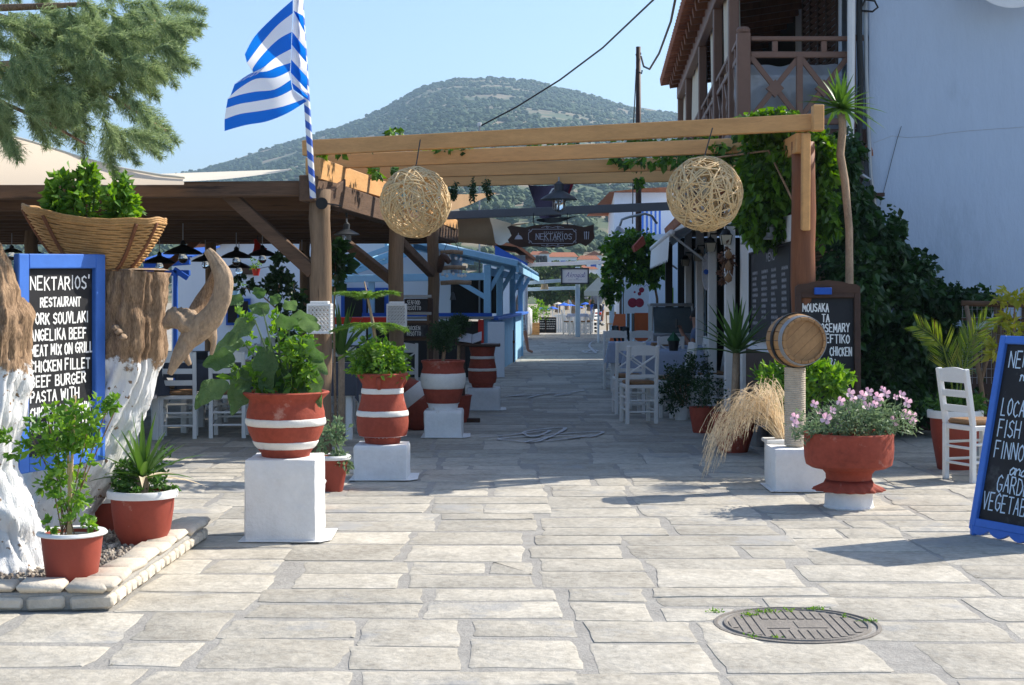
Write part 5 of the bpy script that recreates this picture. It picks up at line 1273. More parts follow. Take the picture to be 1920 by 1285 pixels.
# yuccas
def yucca(name, label, c, n, L, W, m, spread=(.15, 1.25), trunk=None, cat='plant', tipdry=False):
    c = V(c); base = V((c.x, c.y, trunk[0][2] if trunk else c.z))
    t = thing(name, label, cat, base if trunk is None else V(trunk[0]))
    if trunk: obj('trunk', MB().tube(trunk[:-1] if False else trunk, trunkr if (trunkr := [.035] * len(trunk)) else 0, 10, wob=.15), M['driftwood'], t, smooth='all')
    for i in range(n):
        f = (i + .5) / n; th = spread[0] + (spread[1] - spread[0]) * (1 - f) ** .9 + U(-.08, .08); a = i * 2.39996 + U(-.2, .2)
        d = V((math.cos(a) * math.sin(th), math.sin(a) * math.sin(th), math.cos(th))); l = L * U(.8, 1.1); s_ = d.cross(V((0, 0, 1)))
        s_ = s_.normalized() if s_.length > .01 else V((1, 0, 0)); nn = s_.cross(d); o = MB(); K = 6
        for j in range(K + 1):
            g = j / K; w = W * (1 - g ** 2.2) * (.7 + .3 * math.sin(min(1, g * 3) * 1.57)); q = c + d * l * g + V((0, 0, -.30 * l * g * g * math.sin(th)))
            o.v += [tuple(q - s_ * w / 2 + nn * w * .22), tuple(q), tuple(q + s_ * w / 2 + nn * w * .22)]
        for j in range(K):
            for k_ in (0, 1): b_ = j * 3 + k_; o.f.append((b_, b_ + 1, b_ + 4, b_ + 3))
        obj('leaf', o, M['dry_grass'] if tipdry and i < n * .14 else m, t, smooth='all')
    return t
yc = V((c2.x, c2.y, c2.z + .36))
yucca('small_yucca', 'small spiky yucca growing from the white rimmed pot in the bed', yc, 26, .40, .042, M['leaf_yucca'], (.05, 1.45), [(c2.x, c2.y, c2.z + .25), (c2.x, c2.y, c2.z + .38)], tipdry=True)
hb = thing('pot_herbs', 'low green herbs filling the white rimmed pot under the yucca', 'plant', c2 + V((0, 0, .28)))
herb(hb, [(c2 + V((0, 0, .34)), (.17, .15, .06), 420), (c2 + V((-.12, .05, .38)), (.1, .1, .1), 160)], .04, M['leaf_mid'])
hb = thing('pot_shrub', 'bushy green plant rising behind the bed pots', 'plant', c3 + V((0, 0, .2)))
herb(hb, [(c3 + V((.02, 0, .38)), (.19, .16, .19), 700), (c3 + V((.25, .1, .36)), (.14, .12, .14), 260)], .042, M['leaf_mid'])
hb = thing('drooping_herb', 'wilting green herb drooping over the small red pot', 'plant', c4 + V((0, 0, .25)))
herb(hb, [(c4 + V((0, 0, .40)), (.11, .1, .16), 260), (c4 + V((.08, -.03, .24)), (.1, .08, .09), 120)], .045, M['leaf_grey'])
herb(thing('pot_sprig', 'green sprig in the small pot behind the tall plinth', 'plant', c5 + V((0, 0, .18))), [(c5 + V((0, 0, .28)), (.05, .05, .09), 60)], .05, M['leaf_mid'])

# ------------------------------------------------------------------ chairs and tables (one of each kind, then copies)
def make_chair(name, label, back, m, seat_m, group):
    t = thing(name, label, 'chair', (0, 0, 0), group)
    w, d, sh, bh = .335, .36, .45, .90
    for sx_ in (-1, 1):
        obj('leg', MB().bbox((sx_ * w / 2 * .95, d / 2, sh / 2), (.042, .042, sh), .005), m, t)
        obj('leg', MB().beam((sx_ * w / 2, -d / 2, 0), (sx_ * w / 2, -d / 2 + .0, sh), .042, .042, b=.005), m, t)
        obj('back_post', MB().beam((sx_ * w / 2, -d / 2 + .001, sh), (sx_ * w / 2, -d / 2 - .07, bh), .04, .042, b=.005), m, t)
        for z in (.16, .30): obj('stretcher', MB().tube([(sx_ * w / 2 * .97, -d / 2, z), (sx_ * w / 2 * .95, d / 2, z)], .012, 6), m, t)
    for yy, z in ((-d / 2, .14), (-d / 2, .27), (d / 2, .2), (d / 2, .33)): obj('stretcher', MB().tube([(-w / 2, yy, z), (w / 2, yy, z)], .012, 6), m, t)
    obj('seat_frame', MB().bbox((0, 0, sh - .02), (w + .02, d + .02, .04), .006), m, t)
    obj('seat', MB().bbox((0, 0, sh + .022), (w - .01, d - .01, .045), .02), seat_m, t, smooth=True)
    yb = lambda z: -d / 2 - .07 * (z - sh) / (bh - sh)
    def rail(u, v, z0=.79, z1=.892):
        x = -w / 2 + .02 + (w - .04) * u; return V((x, yb(.87) + .0, z0 + (z1 - z0 + .018 * math.sin(u * math.pi)) * v))
    rr = MB().grid(rail, 10, 2); n0 = len(rr.v); rr.grid(lambda u, v: rail(1 - u, v) + V((0, .022, 0)), 10, 2)
    rr.add([rail(i / 10, 1) for i in range(11)] + [rail(i / 10, 1) + V((0, .022, 0)) for i in range(11)], [(i, i + 1, 12 + i, 11 + i) for i in range(10)])
    rr.add([rail(i / 10, 0) for i in range(11)] + [rail(i / 10, 0) + V((0, .022, 0)) for i in range(11)], [(i + 1, i, 11 + i, 12 + i) for i in range(10)])
    obj('top_rail', rr, m, t)
    if back == 'x':
        obj('cross_slat', MB().beam((-w / 2, yb(.56), .57), (w / 2, yb(.80), .80), .018, .03, up=(0, 1, 0), b=.003), m, t)
        obj('cross_slat', MB().beam((-w / 2, yb(.80) + .004, .80), (w / 2, yb(.56) + .004, .57), .018, .03, up=(0, 1, 0), b=.003), m, t)
        obj('back_rail', MB().beam((-w / 2, yb(.55), .55), (w / 2, yb(.55), .55), .022, .04, b=.003), m, t)
    else:
        for z in (.58, .70): obj('back_slat', MB().beam((-w / 2, yb(z), z), (w / 2, yb(z), z), .02, .055, b=.003), m, t)
    return t
chx = make_chair('cross_back_chair', '', 'x', M['white_paint'], M['rush'], 'white taverna chairs')
chl = make_chair('ladder_back_chair', '', 'l', M['white_paint'], M['rush'], 'white taverna chairs')
used = set()
def put_chair(src, X, Y, deg, label):
    if src.name not in used:
        used.add(src.name); src.location = (X, Y, 0); src.rotation_euler = (0, 0, R(deg)); src['label'] = label; return src
    return clone(src, (X, Y, 0), R(deg), label)
def make_table(name, label, X, Y, w, d, cloth_m, rz=0, legs_m=None, drop=.30):
    t = thing(name, label, 'table', (X, Y, 0), 'taverna tables')
    rot = Matrix.Rotation(rz, 3, 'Z'); g = lambda x, y, z: V((X, Y, 0)) + rot @ V((x, y, z))
    for sx_ in (-1, 1):
        for sy_ in (-1, 1): obj('leg', MB().bbox(g(sx_ * (w / 2 - .06), sy_ * (d / 2 - .06), .36), (.065, .065, .72), .006, rz=rz), legs_m or M['white_paint'], t)
    obj('table_top', MB().bbox(g(0, 0, .735), (w, d, .03), .005, rz=rz), M['rush'], t)
    def cf(u, v):
        a, b = (u - .5) * 2, (v - .5) * 2; ex_, ey_ = .72, .72      # inner part lies on the top, outer part hangs
        hx, hy = max(0, abs(a) - ex_) / (1 - ex_), max(0, abs(b) - ey_) / (1 - ey_)
        x = math.copysign(min(abs(a) / ex_, 1) * (w / 2 + .008), a); y = math.copysign(min(abs(b) / ey_, 1) * (d / 2 + .008), b)
        h = max(hx, hy); fl = .03 * math.sin(a * 9 + b * 7) * h
        x += math.copysign(.035 * hx + fl * (hx > 0), a); y += math.copysign(.035 * hy + fl * (hy > 0), b)
        z = .756 - drop * h - (.10 * hx * hy)
        return g(x, y, z)
    c = obj('tablecloth', MB().grid(cf, 36, 36), cloth_m, smooth='all')
    tag(c, label.replace('table', 'cloth draped over the table', 1) if False else 'cloth on the ' + label, 'tablecloth', 'tablecloths')
    return t
LT = [('white table behind the cut stump', -4.0, 15.2), ('white table under the driftwood horn', -3.15, 16.6), ('white table behind the eggplant pot', -2.75, 19.0), ('white table farthest back on the left terrace', -2.5, 21.4), ('white table between the front log post and the second jar', -1.98, 15.9), ('white table behind the hanging pendant row', -4.3, 19.2)]
for lb, X, Y in LT: make_table('dining_table', lb, X, Y, .8, .8, M['cloth_dark'], rz=R(-4))
for k, (X, Y, dg, s_, lb) in enumerate(((-3.45, 15.75, 8, chl, 'ladder back chair nearest the yucca on the left terrace'), (-3.75, 16.75, -85, chl, 'ladder back chair on the left of the table under the horn'), (-2.55, 16.9, 100, chl, 'ladder back chair on the alley side of the table under the horn'), (-3.15, 17.4, 178, chx, 'cross back chair on the far side of the table under the horn'), (-2.9, 18.3, 5, chl, 'ladder back chair in front of the table behind the eggplant pot'), (-2.1, 19.2, 95, chl, 'ladder back chair on the alley side of the table behind the eggplant'), (-3.4, 19.1, -88, chl, 'ladder back chair left of the table behind the eggplant'), (-2.6, 20.6, 3, chl, 'ladder back chair before the farthest left table'), (-4.3, 14.5, 5, chl, 'ladder back chair hidden partly behind the whitewashed stump'), (-1.95, 16.75, 176, chl, 'ladder back chair behind the table by the front log post'), (-1.30, 17.9, 182, chx, 'cross back chair by the risotto boards'), (-2.7, 22.1, 180, chl, 'ladder back chair behind the farthest left table'), (-4.8, 15.4, -90, chl, 'ladder back chair at the left end of the terrace'), (-2.95, 15.85, 4, chl, 'ladder back chair just left of the eggplant pot'), (-3.55, 17.9, -80, chl, 'ladder back chair in the middle of the left terrace'), (-2.45, 17.7, 92, chx, 'cross back chair behind the eggplant leaves'), (-3.2, 20.1, 176, chl, 'ladder back chair deep in the left terrace'))):
    put_chair(s_, X, Y, dg, 'white ' + lb)

# pendant lamps over the terrace
pl_ = [(299, 494, 60, 21, 'widest spread black pendant lamp above the basket end'), (343, 477, 73, 17.3, 'large black pendant lamp with a clear globe bulb'), (385, 491, 52, 22, 'black pendant lamp half behind the driftwood horn'), (443, 484, 60, 19.6, 'black pendant lamp right of the horn tip'), (492, 480, 56, 20.4, 'black pendant lamp left of the diagonal brace'), (448, 503, 48, 22.8, 'lowest small black pendant lamp behind the others'), (566, 487, 46, 22, 'black pendant lamp right of the diagonal brace'), (22, 474, 40, 20, 'black pendant lamp at the far left over the menu board'), (66, 478, 36, 22, 'black pendant lamp beside the basket on the left')]
for x, y, w_, Y, lb in pl_:
    c = at(x, y, Y); r = w_ / 2 * Y / F
    t = thing('pendant_lamp', lb, 'lamp', c, 'black pendant lamps over the terrace')
    obj('shade', MB().lathe([(r, 0), (r * 1.0, .008), (r * .82, r * .17), (r * .5, r * .33), (r * .2, r * .44), (.03, r * .5), (.03, r * .62), (.012, r * .72)], c, 28), M['black'], t, smooth=True)
    obj('bulb', MB().lathe([(0, -.105), (.035, -.095), (.055, -.06), (.05, -.02), (.025, .02), (0, .03)], c, 14), M['glass'], t, smooth='all')
    obj('cord', MB().tube([c + V((0, 0, r * .7)), (c.x, c.y, 2.5)], .006, 5), M['steel'], t)
t = thing('red_lamp', 'red bell shaped lamp shade tilted behind the black pendants', 'lamp', at(483, 468, 21))
c = at(483, 462, 21); obj('shade', MB().lathe([(.115, -.08), (.11, -.07), (.06, -.01), (.03, .05), (.02, .10)], c, 20, rot=Matrix.Rotation(R(-20), 3, 'Y')), M['red'], t, smooth=True)
obj('cord', MB().tube([c + V((0, 0, .09)), (c.x, c.y, 2.5)], .006, 5), M['black'], t)
barn_lamp('barn_lamp', 650, 441, 48, 15.6, 410, 'dark barn lamp on a hooked arm right of the front log post')
tag(obj('lamp_arm', MB().tube([at(650, 408, 15.6), at(649, 392, 15.6), at(640, 384, 15.5), at(625, 386, 15.3), at(612, 400, 14.2)], .012, 7), M['dark_grey'], smooth='all'), 'hooked metal arm holding the barn lamp beside the log post', 'bracket')
t = thing('flood_lamp', 'small round black flood lamp fixed to the front log post', 'lamp', at(606, 381, 13.85))
obj('head', MB().lathe([(.0, -.05), (.045, -.045), (.052, .02), (.055, .03), (.0, .03)], at(604, 382, 13.85), 18, rot=Matrix.Rotation(R(90), 3, 'X')), M['black'], t, smooth=True)
obj('stem', MB().tube([at(606, 381, 13.9), at(640, 386, 13.95)], .008, 6), M['black'], t)
# white lattice lanterns on the posts
def lattice(x, y, w_, h_, Y, label):
    c = at(x, y, Y); W, Hh = w_ * Y / F, h_ * Y / F; d = W * .9
    t = thing('lattice_lantern', label, 'lantern', c - V((0, 0, Hh / 2)), 'white lattice lanterns on the posts')
    for z in (-Hh / 2 + .012, Hh / 2 - .012): obj('frame', MB().bbox(c + V((0, 0, z)), (W + .01, d + .01, .022), .004), M['white_paint'], t)
    obj('cap', MB().bbox(c + V((0, 0, Hh / 2 + .012)), (W * .8, d * .8, .025), .004), M['white_paint'], t)
    for sx_ in (-1, 1):
        for sy_ in (-1, 1): obj('corner_bar', MB().box(c + V((sx_ * W / 2, sy_ * d / 2, 0)), (.012, .012, Hh)), M['white_paint'], t)
    g = MB(); k = 6
    for face in range(4):
        rt = Matrix.Rotation(face * math.pi / 2, 3, 'Z'); ww, dd = (W, d) if face % 2 == 0 else (d, W)
        for i in range(k):
            for sg in (0, 1):
                pts = []
                for j in range(17):
                    f = j / 16; xx = -ww / 2 + ww * (i + .5) / k + sg_off(f, sg) * ww / k * .5
                    pts.append(c + rt @ V((xx, -dd / 2, -Hh / 2 + Hh * f)))
                g.tube(pts, .0042, 4)
    obj('lattice', g, M['white_paint'], t, kind='stuff')
def sg_off(f, s): return math.sin(f * math.pi * 7) * (1 if s else -1)
lattice(600, 598, 42, 56, 13.78, 'white lattice lantern on the front log post')
lattice(744, 592, 34, 44, 15.9, 'white lattice lantern on the second log post')
# risotto boards on a rack
t = thing('menu_rack', 'dark wooden rack between the posts that carries the risotto boards', 'rack', (at(779, 0, 17.6).x, 17.6, 0))
for x in (752, 808): obj('upright', MB().bbox((at(x, 0, 17.66).x, 17.66, .72), (.05, .04, 1.44), .005), M['dark_wood'], t)
for y in (556, 588, 604, 636): obj('shelf', MB().bbox(at(780, y, 17.64), (.36, .05, .035), .004), M['steel'] if y in (556, 588) else M['old_wood'], t)
for ya, yb, tx in ((560, 585, ('SEAFOOD', 'RISOTTO')), (608, 633, ('CHICKEN', 'RISOTTO'))):
    board('small_blackboard', 'small blackboard reading ' + ' '.join(tx), at(758, yb, 17.58), at(804, yb, 17.58), at(758, ya, 17.58), .012, M['dark_wood'], [(tx[0], .12, .56, .30, .52), (tx[1], .12, .14, .30, .55)], .0048, thick=.02)
# menu lectern
t = thing('menu_lectern', 'slim dark wooden lectern with an open menu beside the jars', 'lectern', gd(868, 793))
g0 = gd(868, 793)
obj('post', MB().bbox(g0 + V((0, .02, .48)), (.05, .05, .92), .006), M['dark_wood'], t)
obj('foot', MB().bbox(g0 + V((.07, 0, .03)), (.26, .07, .05), .008), M['dark_wood'], t)
obj('desk', MB().bbox(g0 + V((.06, .05, .96)), (.30, .24, .02), .004, rot=Matrix.Rotation(R(28), 3, 'X')), M['dark_wood'], t)
obj('menu', MB().bbox(g0 + V((.02, .03, .985)), (.16, .2, .012), .003, rot=Matrix.Rotation(R(28), 3, 'X') @ Matrix.Rotation(R(10), 3, 'Y')).bbox(g0 + V((.16, .03, .985)), (.12, .2, .012), .003, rot=Matrix.Rotation(R(28), 3, 'X') @ Matrix.Rotation(R(-22), 3, 'Y')), M['chalk_dim'], t)
# rose bush and tall plants on the terrace
t = thing('rose_bush', 'tall rose bush with dark leaves behind the eggplant pot', 'shrub', (at(520, 0, 16).x, 16.0, 0))
s = MB().tube([at(540, 800, 16), at(535, 650, 16), at(520, 560, 16), at(530, 500, 16)], [.02, .016, .012, .006], 7).tube([at(520, 580, 16), at(480, 545, 16), at(455, 540, 16)], [.01, .007, .004], 6).tube([at(535, 640, 16), at(555, 570, 16), at(550, 530, 16)], [.01, .007, .004], 6)
obj('stems', s, M['bark'], t, kind='stuff')
herb(t, [B(525, 520, 16, 30, .2, 25, 130), B(500, 545, 16, 50, .2, 22, 160), B(545, 560, 16, 28, .2, 40, 190), B(540, 615, 16, 26, .2, 40, 180), B(460, 535, 16, 26, .15, 14, 60), B(530, 490, 16, 18, .15, 12, 40)], .075, M['leaf_dark'], ratio=.65)
obj('pot', MB().lathe([(.14, 0), (.19, .3), (.2, .32), (.17, .32), (0, .28)], (at(540, 0, 16).x, 16, 0), 24), M['terracotta'], t, smooth=True)
t = thing('leafy_shrub', 'broad leaved shrub hanging beside the front log post', 'shrub', (at(632, 0, 15).x, 15, 0))
herb(t, [B(632, 470, 15, 22, .15, 28, 90), B(628, 520, 15, 16, .12, 24, 70), B(640, 500, 15, 14, .1, 20, 40)], .11, M['leaf_ivy'], ratio=.75)
obj('stem', MB().tube([(at(630, 0, 15).x, 15, 0), at(626, 600, 15), at(630, 470, 15)], [.015, .012, .006], 6), M['bark'], t)
yucca('sword_plant', 'dark sword leaved plant standing behind the Norfolk pine', (at(640, 0, 15.2).x, 15.2, .85), 18, .65, .06, M['leaf_yucca'], (.05, .9), [(at(640, 0, 15.2).x, 15.2, 0), (at(640, 0, 15.2).x, 15.2, .9)])
# ================================================================== BEHIND THE LEFT TERRACE
WH = 30.0
wh = thing('white_house', 'low white house with a tiled gable behind the left terrace', 'house', (-4, WH, 0))
xl, xr = at(322, 0, WH).x, at(845, 0, WH).x
gp = [(xl, WH, 0), (xr, WH, 0), (xr, WH, 2.35), (at(620, 0, WH).x, WH, 3.05), (xl, WH, 2.2)]
obj('wall', MB().poly(gp, (0, 7, 0)), M['wall_white'], wh)
for a, b in ((gp[4], gp[3]), (gp[3], gp[2])):
    obj('roof', MB().poly([V(a) + V((0, -.2, .02)), V(b) + V((0, -.2, .02)), V(b) + V((0, -.2, .12)), V(a) + V((0, -.2, .12))], (0, 7.4, 0)), M['tile'], wh)
for x0, x1, y0, y1, mm in ((640, 728, 540, 600, 'blue_deep'), (425, 470, 560, 610, 'blue_deep')):
    a, b = at(x0, y1, WH), at(x1, y0, WH)
    w_ = obj('window', MB().box(((a.x + b.x) / 2, WH - .03, (a.z + b.z) / 2), (b.x - a.x, .08, b.z - a.z)), M[mm], wh)
    for k in (0, 1): obj('pane', MB().box((a.x + (b.x - a.x) * (.27 + .46 * k), WH - .08, (a.z + b.z) / 2), ((b.x - a.x) * .38, .03, (b.z - a.z) * .8)), M['blackout'], w_)
obj('wooden_plaque', MB().bbox(at(466, 507, WH - .06), (.33, .04, .17), .01), M['old_wood'], wh)
obj('wall_lamp', MB().lathe([(0, -.07), (.06, -.04), (.075, .02), (.05, .07), (0, .08)], at(547, 465, WH - .3), 14), M['chalk'], wh, smooth='all')
t = thing('blue_porch', 'deep blue wooden porch frame at the left of the white house', 'porch', (at(330, 0, 26).x, 26, 0))
for x in (329,): obj('post', MB().bbox((at(x, 0, 26).x, 26, .95), (.07, .07, 1.9), .008), M['blue_deep'], t)
obj('beam', MB().beam(at(270, 497, 26), at(356, 490, 26), .12, .12), M['blue_deep'], t)
obj('beam', MB().beam(at(270, 512, 26.6), at(356, 512, 26.6), .12, .10), M['blue_deep'], t)
obj('brace', MB().beam(at(326, 505, 26), at(352, 522, 26), .07, .09), M['blue_deep'], t)
obj('roof_sheet', MB().poly([at(262, 488, 25.9), at(360, 480, 25.9), at(360, 483, 25.9), at(262, 491, 25.9)], (0, 2.5, .25)), M['blue_deep'], t)
for x, y, lb in ((480, 505, 'small red hanging flower pot on the white house wall'), (440, 545, 'small teal hanging flower pot on the white house wall')):
    c = at(x, y, 28); t = thing('hanging_pot', lb, 'pot', c)
    obj('body', MB().lathe([(.05, -.12), (.08, 0), (.085, .01), (.06, .01), (0, 0)], c, 16), M['red'] if 'red' in lb else M['sky_blue'], t, smooth=True)
    obj('foliage', cloud([(c + V((0, 0, .1)), (.16, .12, .13), 130)], .05), M['leaf_bright'], t, kind='stuff')
    obj('hook', MB().tube([c, (c.x, 29.99, c.z + .1)], .008, 5), M['black'], t)

# ------------------------------------------------------------------ sky blue kiosk
ki = thing('blue_kiosk', 'sky blue wooden bar kiosk with a corrugated roof on the left of the alley', 'kiosk', (-1.2, 30, 0))
kp = [(914, 27.0), (937, 29.6), (961, 33.0), (976, 36.2)]
for i, (x, Y) in enumerate(kp):
    X = (x - CX) * Y / F
    obj('post', MB().bbox((X, Y, 1.0), (.13, .13, 2.0), .012), M['sky_blue'], ki)
    obj('brace', MB().beam((X, Y, 1.5), (X + .28, Y + .05, 1.98), .06, .08), M['sky_blue'], ki)
K0, K1 = V((.10, 26.8, 2.02)), V((.66, 38.2, 1.94))
RG0, RG1 = V((-1.78, 26.8, 2.44)), V((-1.0, 38.2, 2.36))
LE0, LE1 = V((-3.55, 26.8, 1.80)), V((-3.0, 38.2, 1.8))
def corr(a0, a1, b0, b1, n):
    def fn(u, v):
        p = (a0 * (1 - u) + a1 * u) * (1 - v) + (b0 * (1 - u) + b1 * u) * v; p = p + V((0, 0, .05 + .022 * math.sin(u * n * 2 * math.pi))); return p
    return MB().grid(fn, n * 6, 4)
obj('roof_sheet', corr(RG0, RG1, K0, K1, 46), mat('blue_corrugated', (.30, .44, .56), .5, .15, 3, .05), ki, smooth='all')
for i in range(9):
    f = i / 8; a, b = RG0.lerp(RG1, f), K0.lerp(K1, f)
    obj('rafter', MB().beam(a, b, .07, .10, b=.004), M['sky_blue'], ki)
    a, b = RG0.lerp(RG1, f), LE0.lerp(LE1, f)
    obj('rafter', MB().beam(a, b, .07, .09, b=.004), M['sky_blue'], ki)
for p, q, w_, h_ in ((K0, K1, .05, .12), (RG0, RG1, .08, .12), (LE0, LE1, .06, .12), (V((-.44, 27, 1.98)), V((.24, 36.4, 1.95)), .1, .13)):
    obj('purlin', MB().beam(p + V((0, 0, -.09)), q + V((0, 0, -.09)), w_, h_, b=.004), M['sky_blue'], ki)
for f in (.25, .5, .75): obj('purlin', MB().beam(RG0.lerp(LE0, f) + V((0, 0, .07)), RG1.lerp(LE1, f) + V((0, 0, .07)), .05, .06, b=.004), M['sky_blue'], ki)
obj('tie_beam', MB().beam((-3.3, 27, 1.75), (-.40, 27, 1.80), .10, .13), M['sky_blue'], ki)
obj('brace', MB().beam((-.46, 27.0, 1.42), (-1.0, 27.0, 1.74), .06, .09), M['sky_blue'], ki)
for X in (-3.2, -2.5): obj('post', MB().bbox((X, 27.05, .9), (.11, .11, 1.8), .01), M['sky_blue'], ki)
for a, b in zip(kp[:-1], kp[1:]):
    p, q = V(((a[0] - CX) * a[1] / F, a[1], 0)), V(((b[0] - CX) * b[1] / F, b[1], 0))
    obj('side_panel', MB().beam(p + V((0, .08, .5)), q + V((0, -.08, .5)), .04, 1.0, b=.003), M['sky_blue'], ki)
    obj('counter_ledge', MB().beam(p + V((.06, .08, 1.04)), q + V((.06, -.08, 1.04)), .26, .05, b=.006), M['blue'], ki)
obj('front_counter', MB().bbox((-1.55, 27.05, .5), (2.1, .06, 1.0), .005), M['black'], ki)
obj('counter_top', MB().bbox((-1.5, 27.1, 1.06), (2.35, .45, .045), .006), M['steel'], ki)
obj('back_shelf', MB().box((-1.4, 30.2, 1.5), (2.2, .3, .8)), M['blackout'], ki)
obj('blue_counter_band', MB().box((-1.5, 26.83, 1.12), (2.3, .03, .06)), M['blue_deep'], ki)
obj('red_crate_panel', MB().bbox((-2.75, 26.5, 1.02), (1.35, .4, .12), .01), M['red'], ki)
obj('grey_end_panel', MB().bbox((-.28, 26.9, .5), (.30, .06, .98), .006), M['wall_white'], ki)
obj('red_cloth', MB().box((-.55, 26.9, .78), (.10, .04, .5)), M['red'], ki)
t = thing('kiosk_bench', 'dark red wooden bench against the side of the blue kiosk', 'bench', gd(950, 682))
g0 = gd(952, 680)
obj('seat', MB().bbox(g0 + V((0, .4, .45)), (.3, 1.1, .05), .006), M['red_log'], t)
for dy in (-.05, .85): obj('leg', MB().bbox(g0 + V((.0, dy, .35)), (.26, .07, .7), .005), M['red_log'], t)
# shell mobile and bell hanging from the pergola
t = thing('shell_mobile', 'rope wrapped driftwood mobile with shells hanging before the blue kiosk', 'mobile', at(860, 535, 19))
for y, x0, x1 in ((474, 826, 868), (503, 828, 874), (531, 826, 884)): obj('stick', MB().tube([at(x0, y, 19), at((x0 + x1) / 2, y - 2, 19), at(x1, y, 19)], .028, 9, wob=.2), M['driftwood'], t, smooth='all')
for x, y in ((832, 487), (843, 486), (855, 485), (864, 487), (830, 515), (838, 518), (850, 514), (860, 517), (866, 518), (872, 517)):
    obj('shell', MB().lathe([(0, -.022), (.02, -.008), (.022, .006), (0, .03)], at(x, y, 19), 10, sy=.35), M['chalk'], t, smooth='all')
    obj('thread', MB().tube([at(x, y - 2, 19), at(x, y - 13, 19)], .003, 4), M['rope'], t)
obj('cord', MB().tube([at(832, 472, 19), at(845, 438, 19), at(862, 472, 19)], .004, 5).tube([at(845, 438, 19), at(845, 425, 19)], .004, 5), M['dark_grey'], t)
t = thing('small_bell', 'small dark bell hanging under the shell mobile', 'bell', at(849, 562, 19))
obj('body', MB().lathe([(.04, -.05), (.034, -.03), (.025, .02), (.012, .045), (0, .05)], at(849, 555, 19), 14), M['dark_grey'], t, smooth=True)
obj('cord', MB().tube([at(849, 548, 19), at(849, 533, 19)], .003, 4), M['dark_grey'], t)
t = thing('carved_head', 'dark carved wooden horse head fixed to the third log post', 'carving', at(827, 500, 18.6))
obj('carving', gnarl([at(824, 510, 18.65), at(826, 495, 18.6), at(832, 482, 18.58), at(843, 493, 18.56)], [.03, .05, .055, .03], n=14, amp=.15), M['dark_wood'], t, smooth='all')

# blue eaved house behind the kiosk
bh = thing('blue_eaved_house', 'white house with deep blue eaves and tiled roof behind the kiosk', 'house', (.2, 48, 0))
a, b = at(905, 0, 48).x, at(985, 0, 48).x
obj('wall', MB().box(((a + b) / 2, 51, 1.35), (b - a, 6, 2.7)), M['wall_white'], bh)
obj('eave', MB().poly([at(928, 460, 47.4), at(990, 495, 47.4), at(988, 500, 47.4), at(928, 480, 47.4)], (0, 6, 0)), M['blue_deep'], bh)
obj('roof', MB().poly([at(924, 452, 47.3), at(970, 458, 47.3), at(1005, 484, 47.3), at(1003, 488, 47.3), at(968, 463, 47.3), at(924, 458, 47.3)], (0, 7, 0)), M['tile'], bh)
tag(obj('white_gatepost', MB().bbox(gd(992, 630) + V((0, 0, .5)), (.22, .3, 1.0), .09), M['white'], smooth=True), 'rounded white gate post at the far end of the kiosk', 'gate post')
for x in (978, 986): tag(obj('white_column', MB().bbox((at(x, 0, 50).x, 50, 1.3), (.12, .12, 2.6), .02), M['white'], smooth=True), ('left' if x < 980 else 'right') + ' of two white columns beside the far frame', 'column')

# ------------------------------------------------------------------ far end of the alley
ff = thing('timber_gateway', 'pale blue timber frame across the far end of the alley', 'frame', (2, 52, 0))
pbm = mat('pale_blue_paint', (.42, .56, .66), .6, .08, 4, .05)
for x in (1083, 1147): obj('post', MB().bbox((at(x, 0, 52).x, 52, 1.2), (.16, .14, 2.4), .01), pbm, ff)
obj('beam', MB().beam(at(985, 497, 52.5), at(1190, 490, 52.5), .14, .13), M['white_paint'], ff)
obj('beam', MB().beam(at(985, 531, 52), at(1056, 526, 52), .14, .12), pbm, ff)
obj('beam', MB().beam(at(985, 543, 53), at(1086, 540, 53), .14, .12), pbm, ff)
t = thing('framed_sign', 'white rectangular sign in a dark frame reading Akrogiali', 'sign', at(1078, 532, 51.8))
a, b = at(1053, 532, 51.8), at(1103, 504, 51.8)
obj('panel', MB().box(((a.x + b.x) / 2, 51.82, (a.z + b.z) / 2), (b.x - a.x, .05, b.z - a.z)), M['chalk'], t)
for p, d_ in (((a.x, (a.z + b.z) / 2), (.05, b.z - a.z + .05)), ((b.x, (a.z + b.z) / 2), (.05, b.z - a.z + .05)), (((a.x + b.x) / 2, a.z), (b.x - a.x + .05, .05)), (((a.x + b.x) / 2, b.z), (b.x - a.x + .05, .05))): obj('frame_bar', MB().box((p[0], 51.79, p[1]), (d_[0], .08, d_[1])), M['dark_grey'], t)
m = MB(); k2 = 51.8 / F; strokes(m, letter_lines('Akrogiali', 8 * k2, 12 * k2, 9 * k2, 34 * k2, .02, slant=.3), V((a.x, 51.79, a.z)), V((1, 0, 0)), V((0, 0, 1)), V((0, -1, 0)), .7 * k2)
obj('lettering', m, mat('violet_ink', (.16, .15, .34), .8, .1, 9, 0), t)
m = MB(); strokes(m, letter_lines('RESTAURANT', 13 * k2, 6 * k2, 2 * k2, 25 * k2, 0, gap=.6), V((a.x, 51.79, a.z)), V((1, 0, 0)), V((0, 0, 1)), V((0, -1, 0)), .4 * k2)
obj('small_lettering', m, M['chalk_dim'], t)
t = thing('basket_lamp', 'straw basket lamp shade hanging at the far frame', 'lamp', at(1021, 543, 51))
obj('shade', MB().lathe([(.14, -.09), (.10, .09), (.09, .09), (.13, -.09)], at(1021, 538, 51), 18), M['weave'], t, smooth=True)
obj('cord', MB().tube([at(1021, 533, 51), at(1021, 526, 51.9)], .008, 5), M['black'], t)
t = thing('planter_box', 'wooden planter box with a round green bush at the alley end', 'planter', gd(1000, 629))
g0 = gd(1000, 629)
for i in range(5): obj('board', MB().bbox(g0 + V((0, .25, .06 + i * .085)), (.44, .44, .078), .006), M['pine'], t)
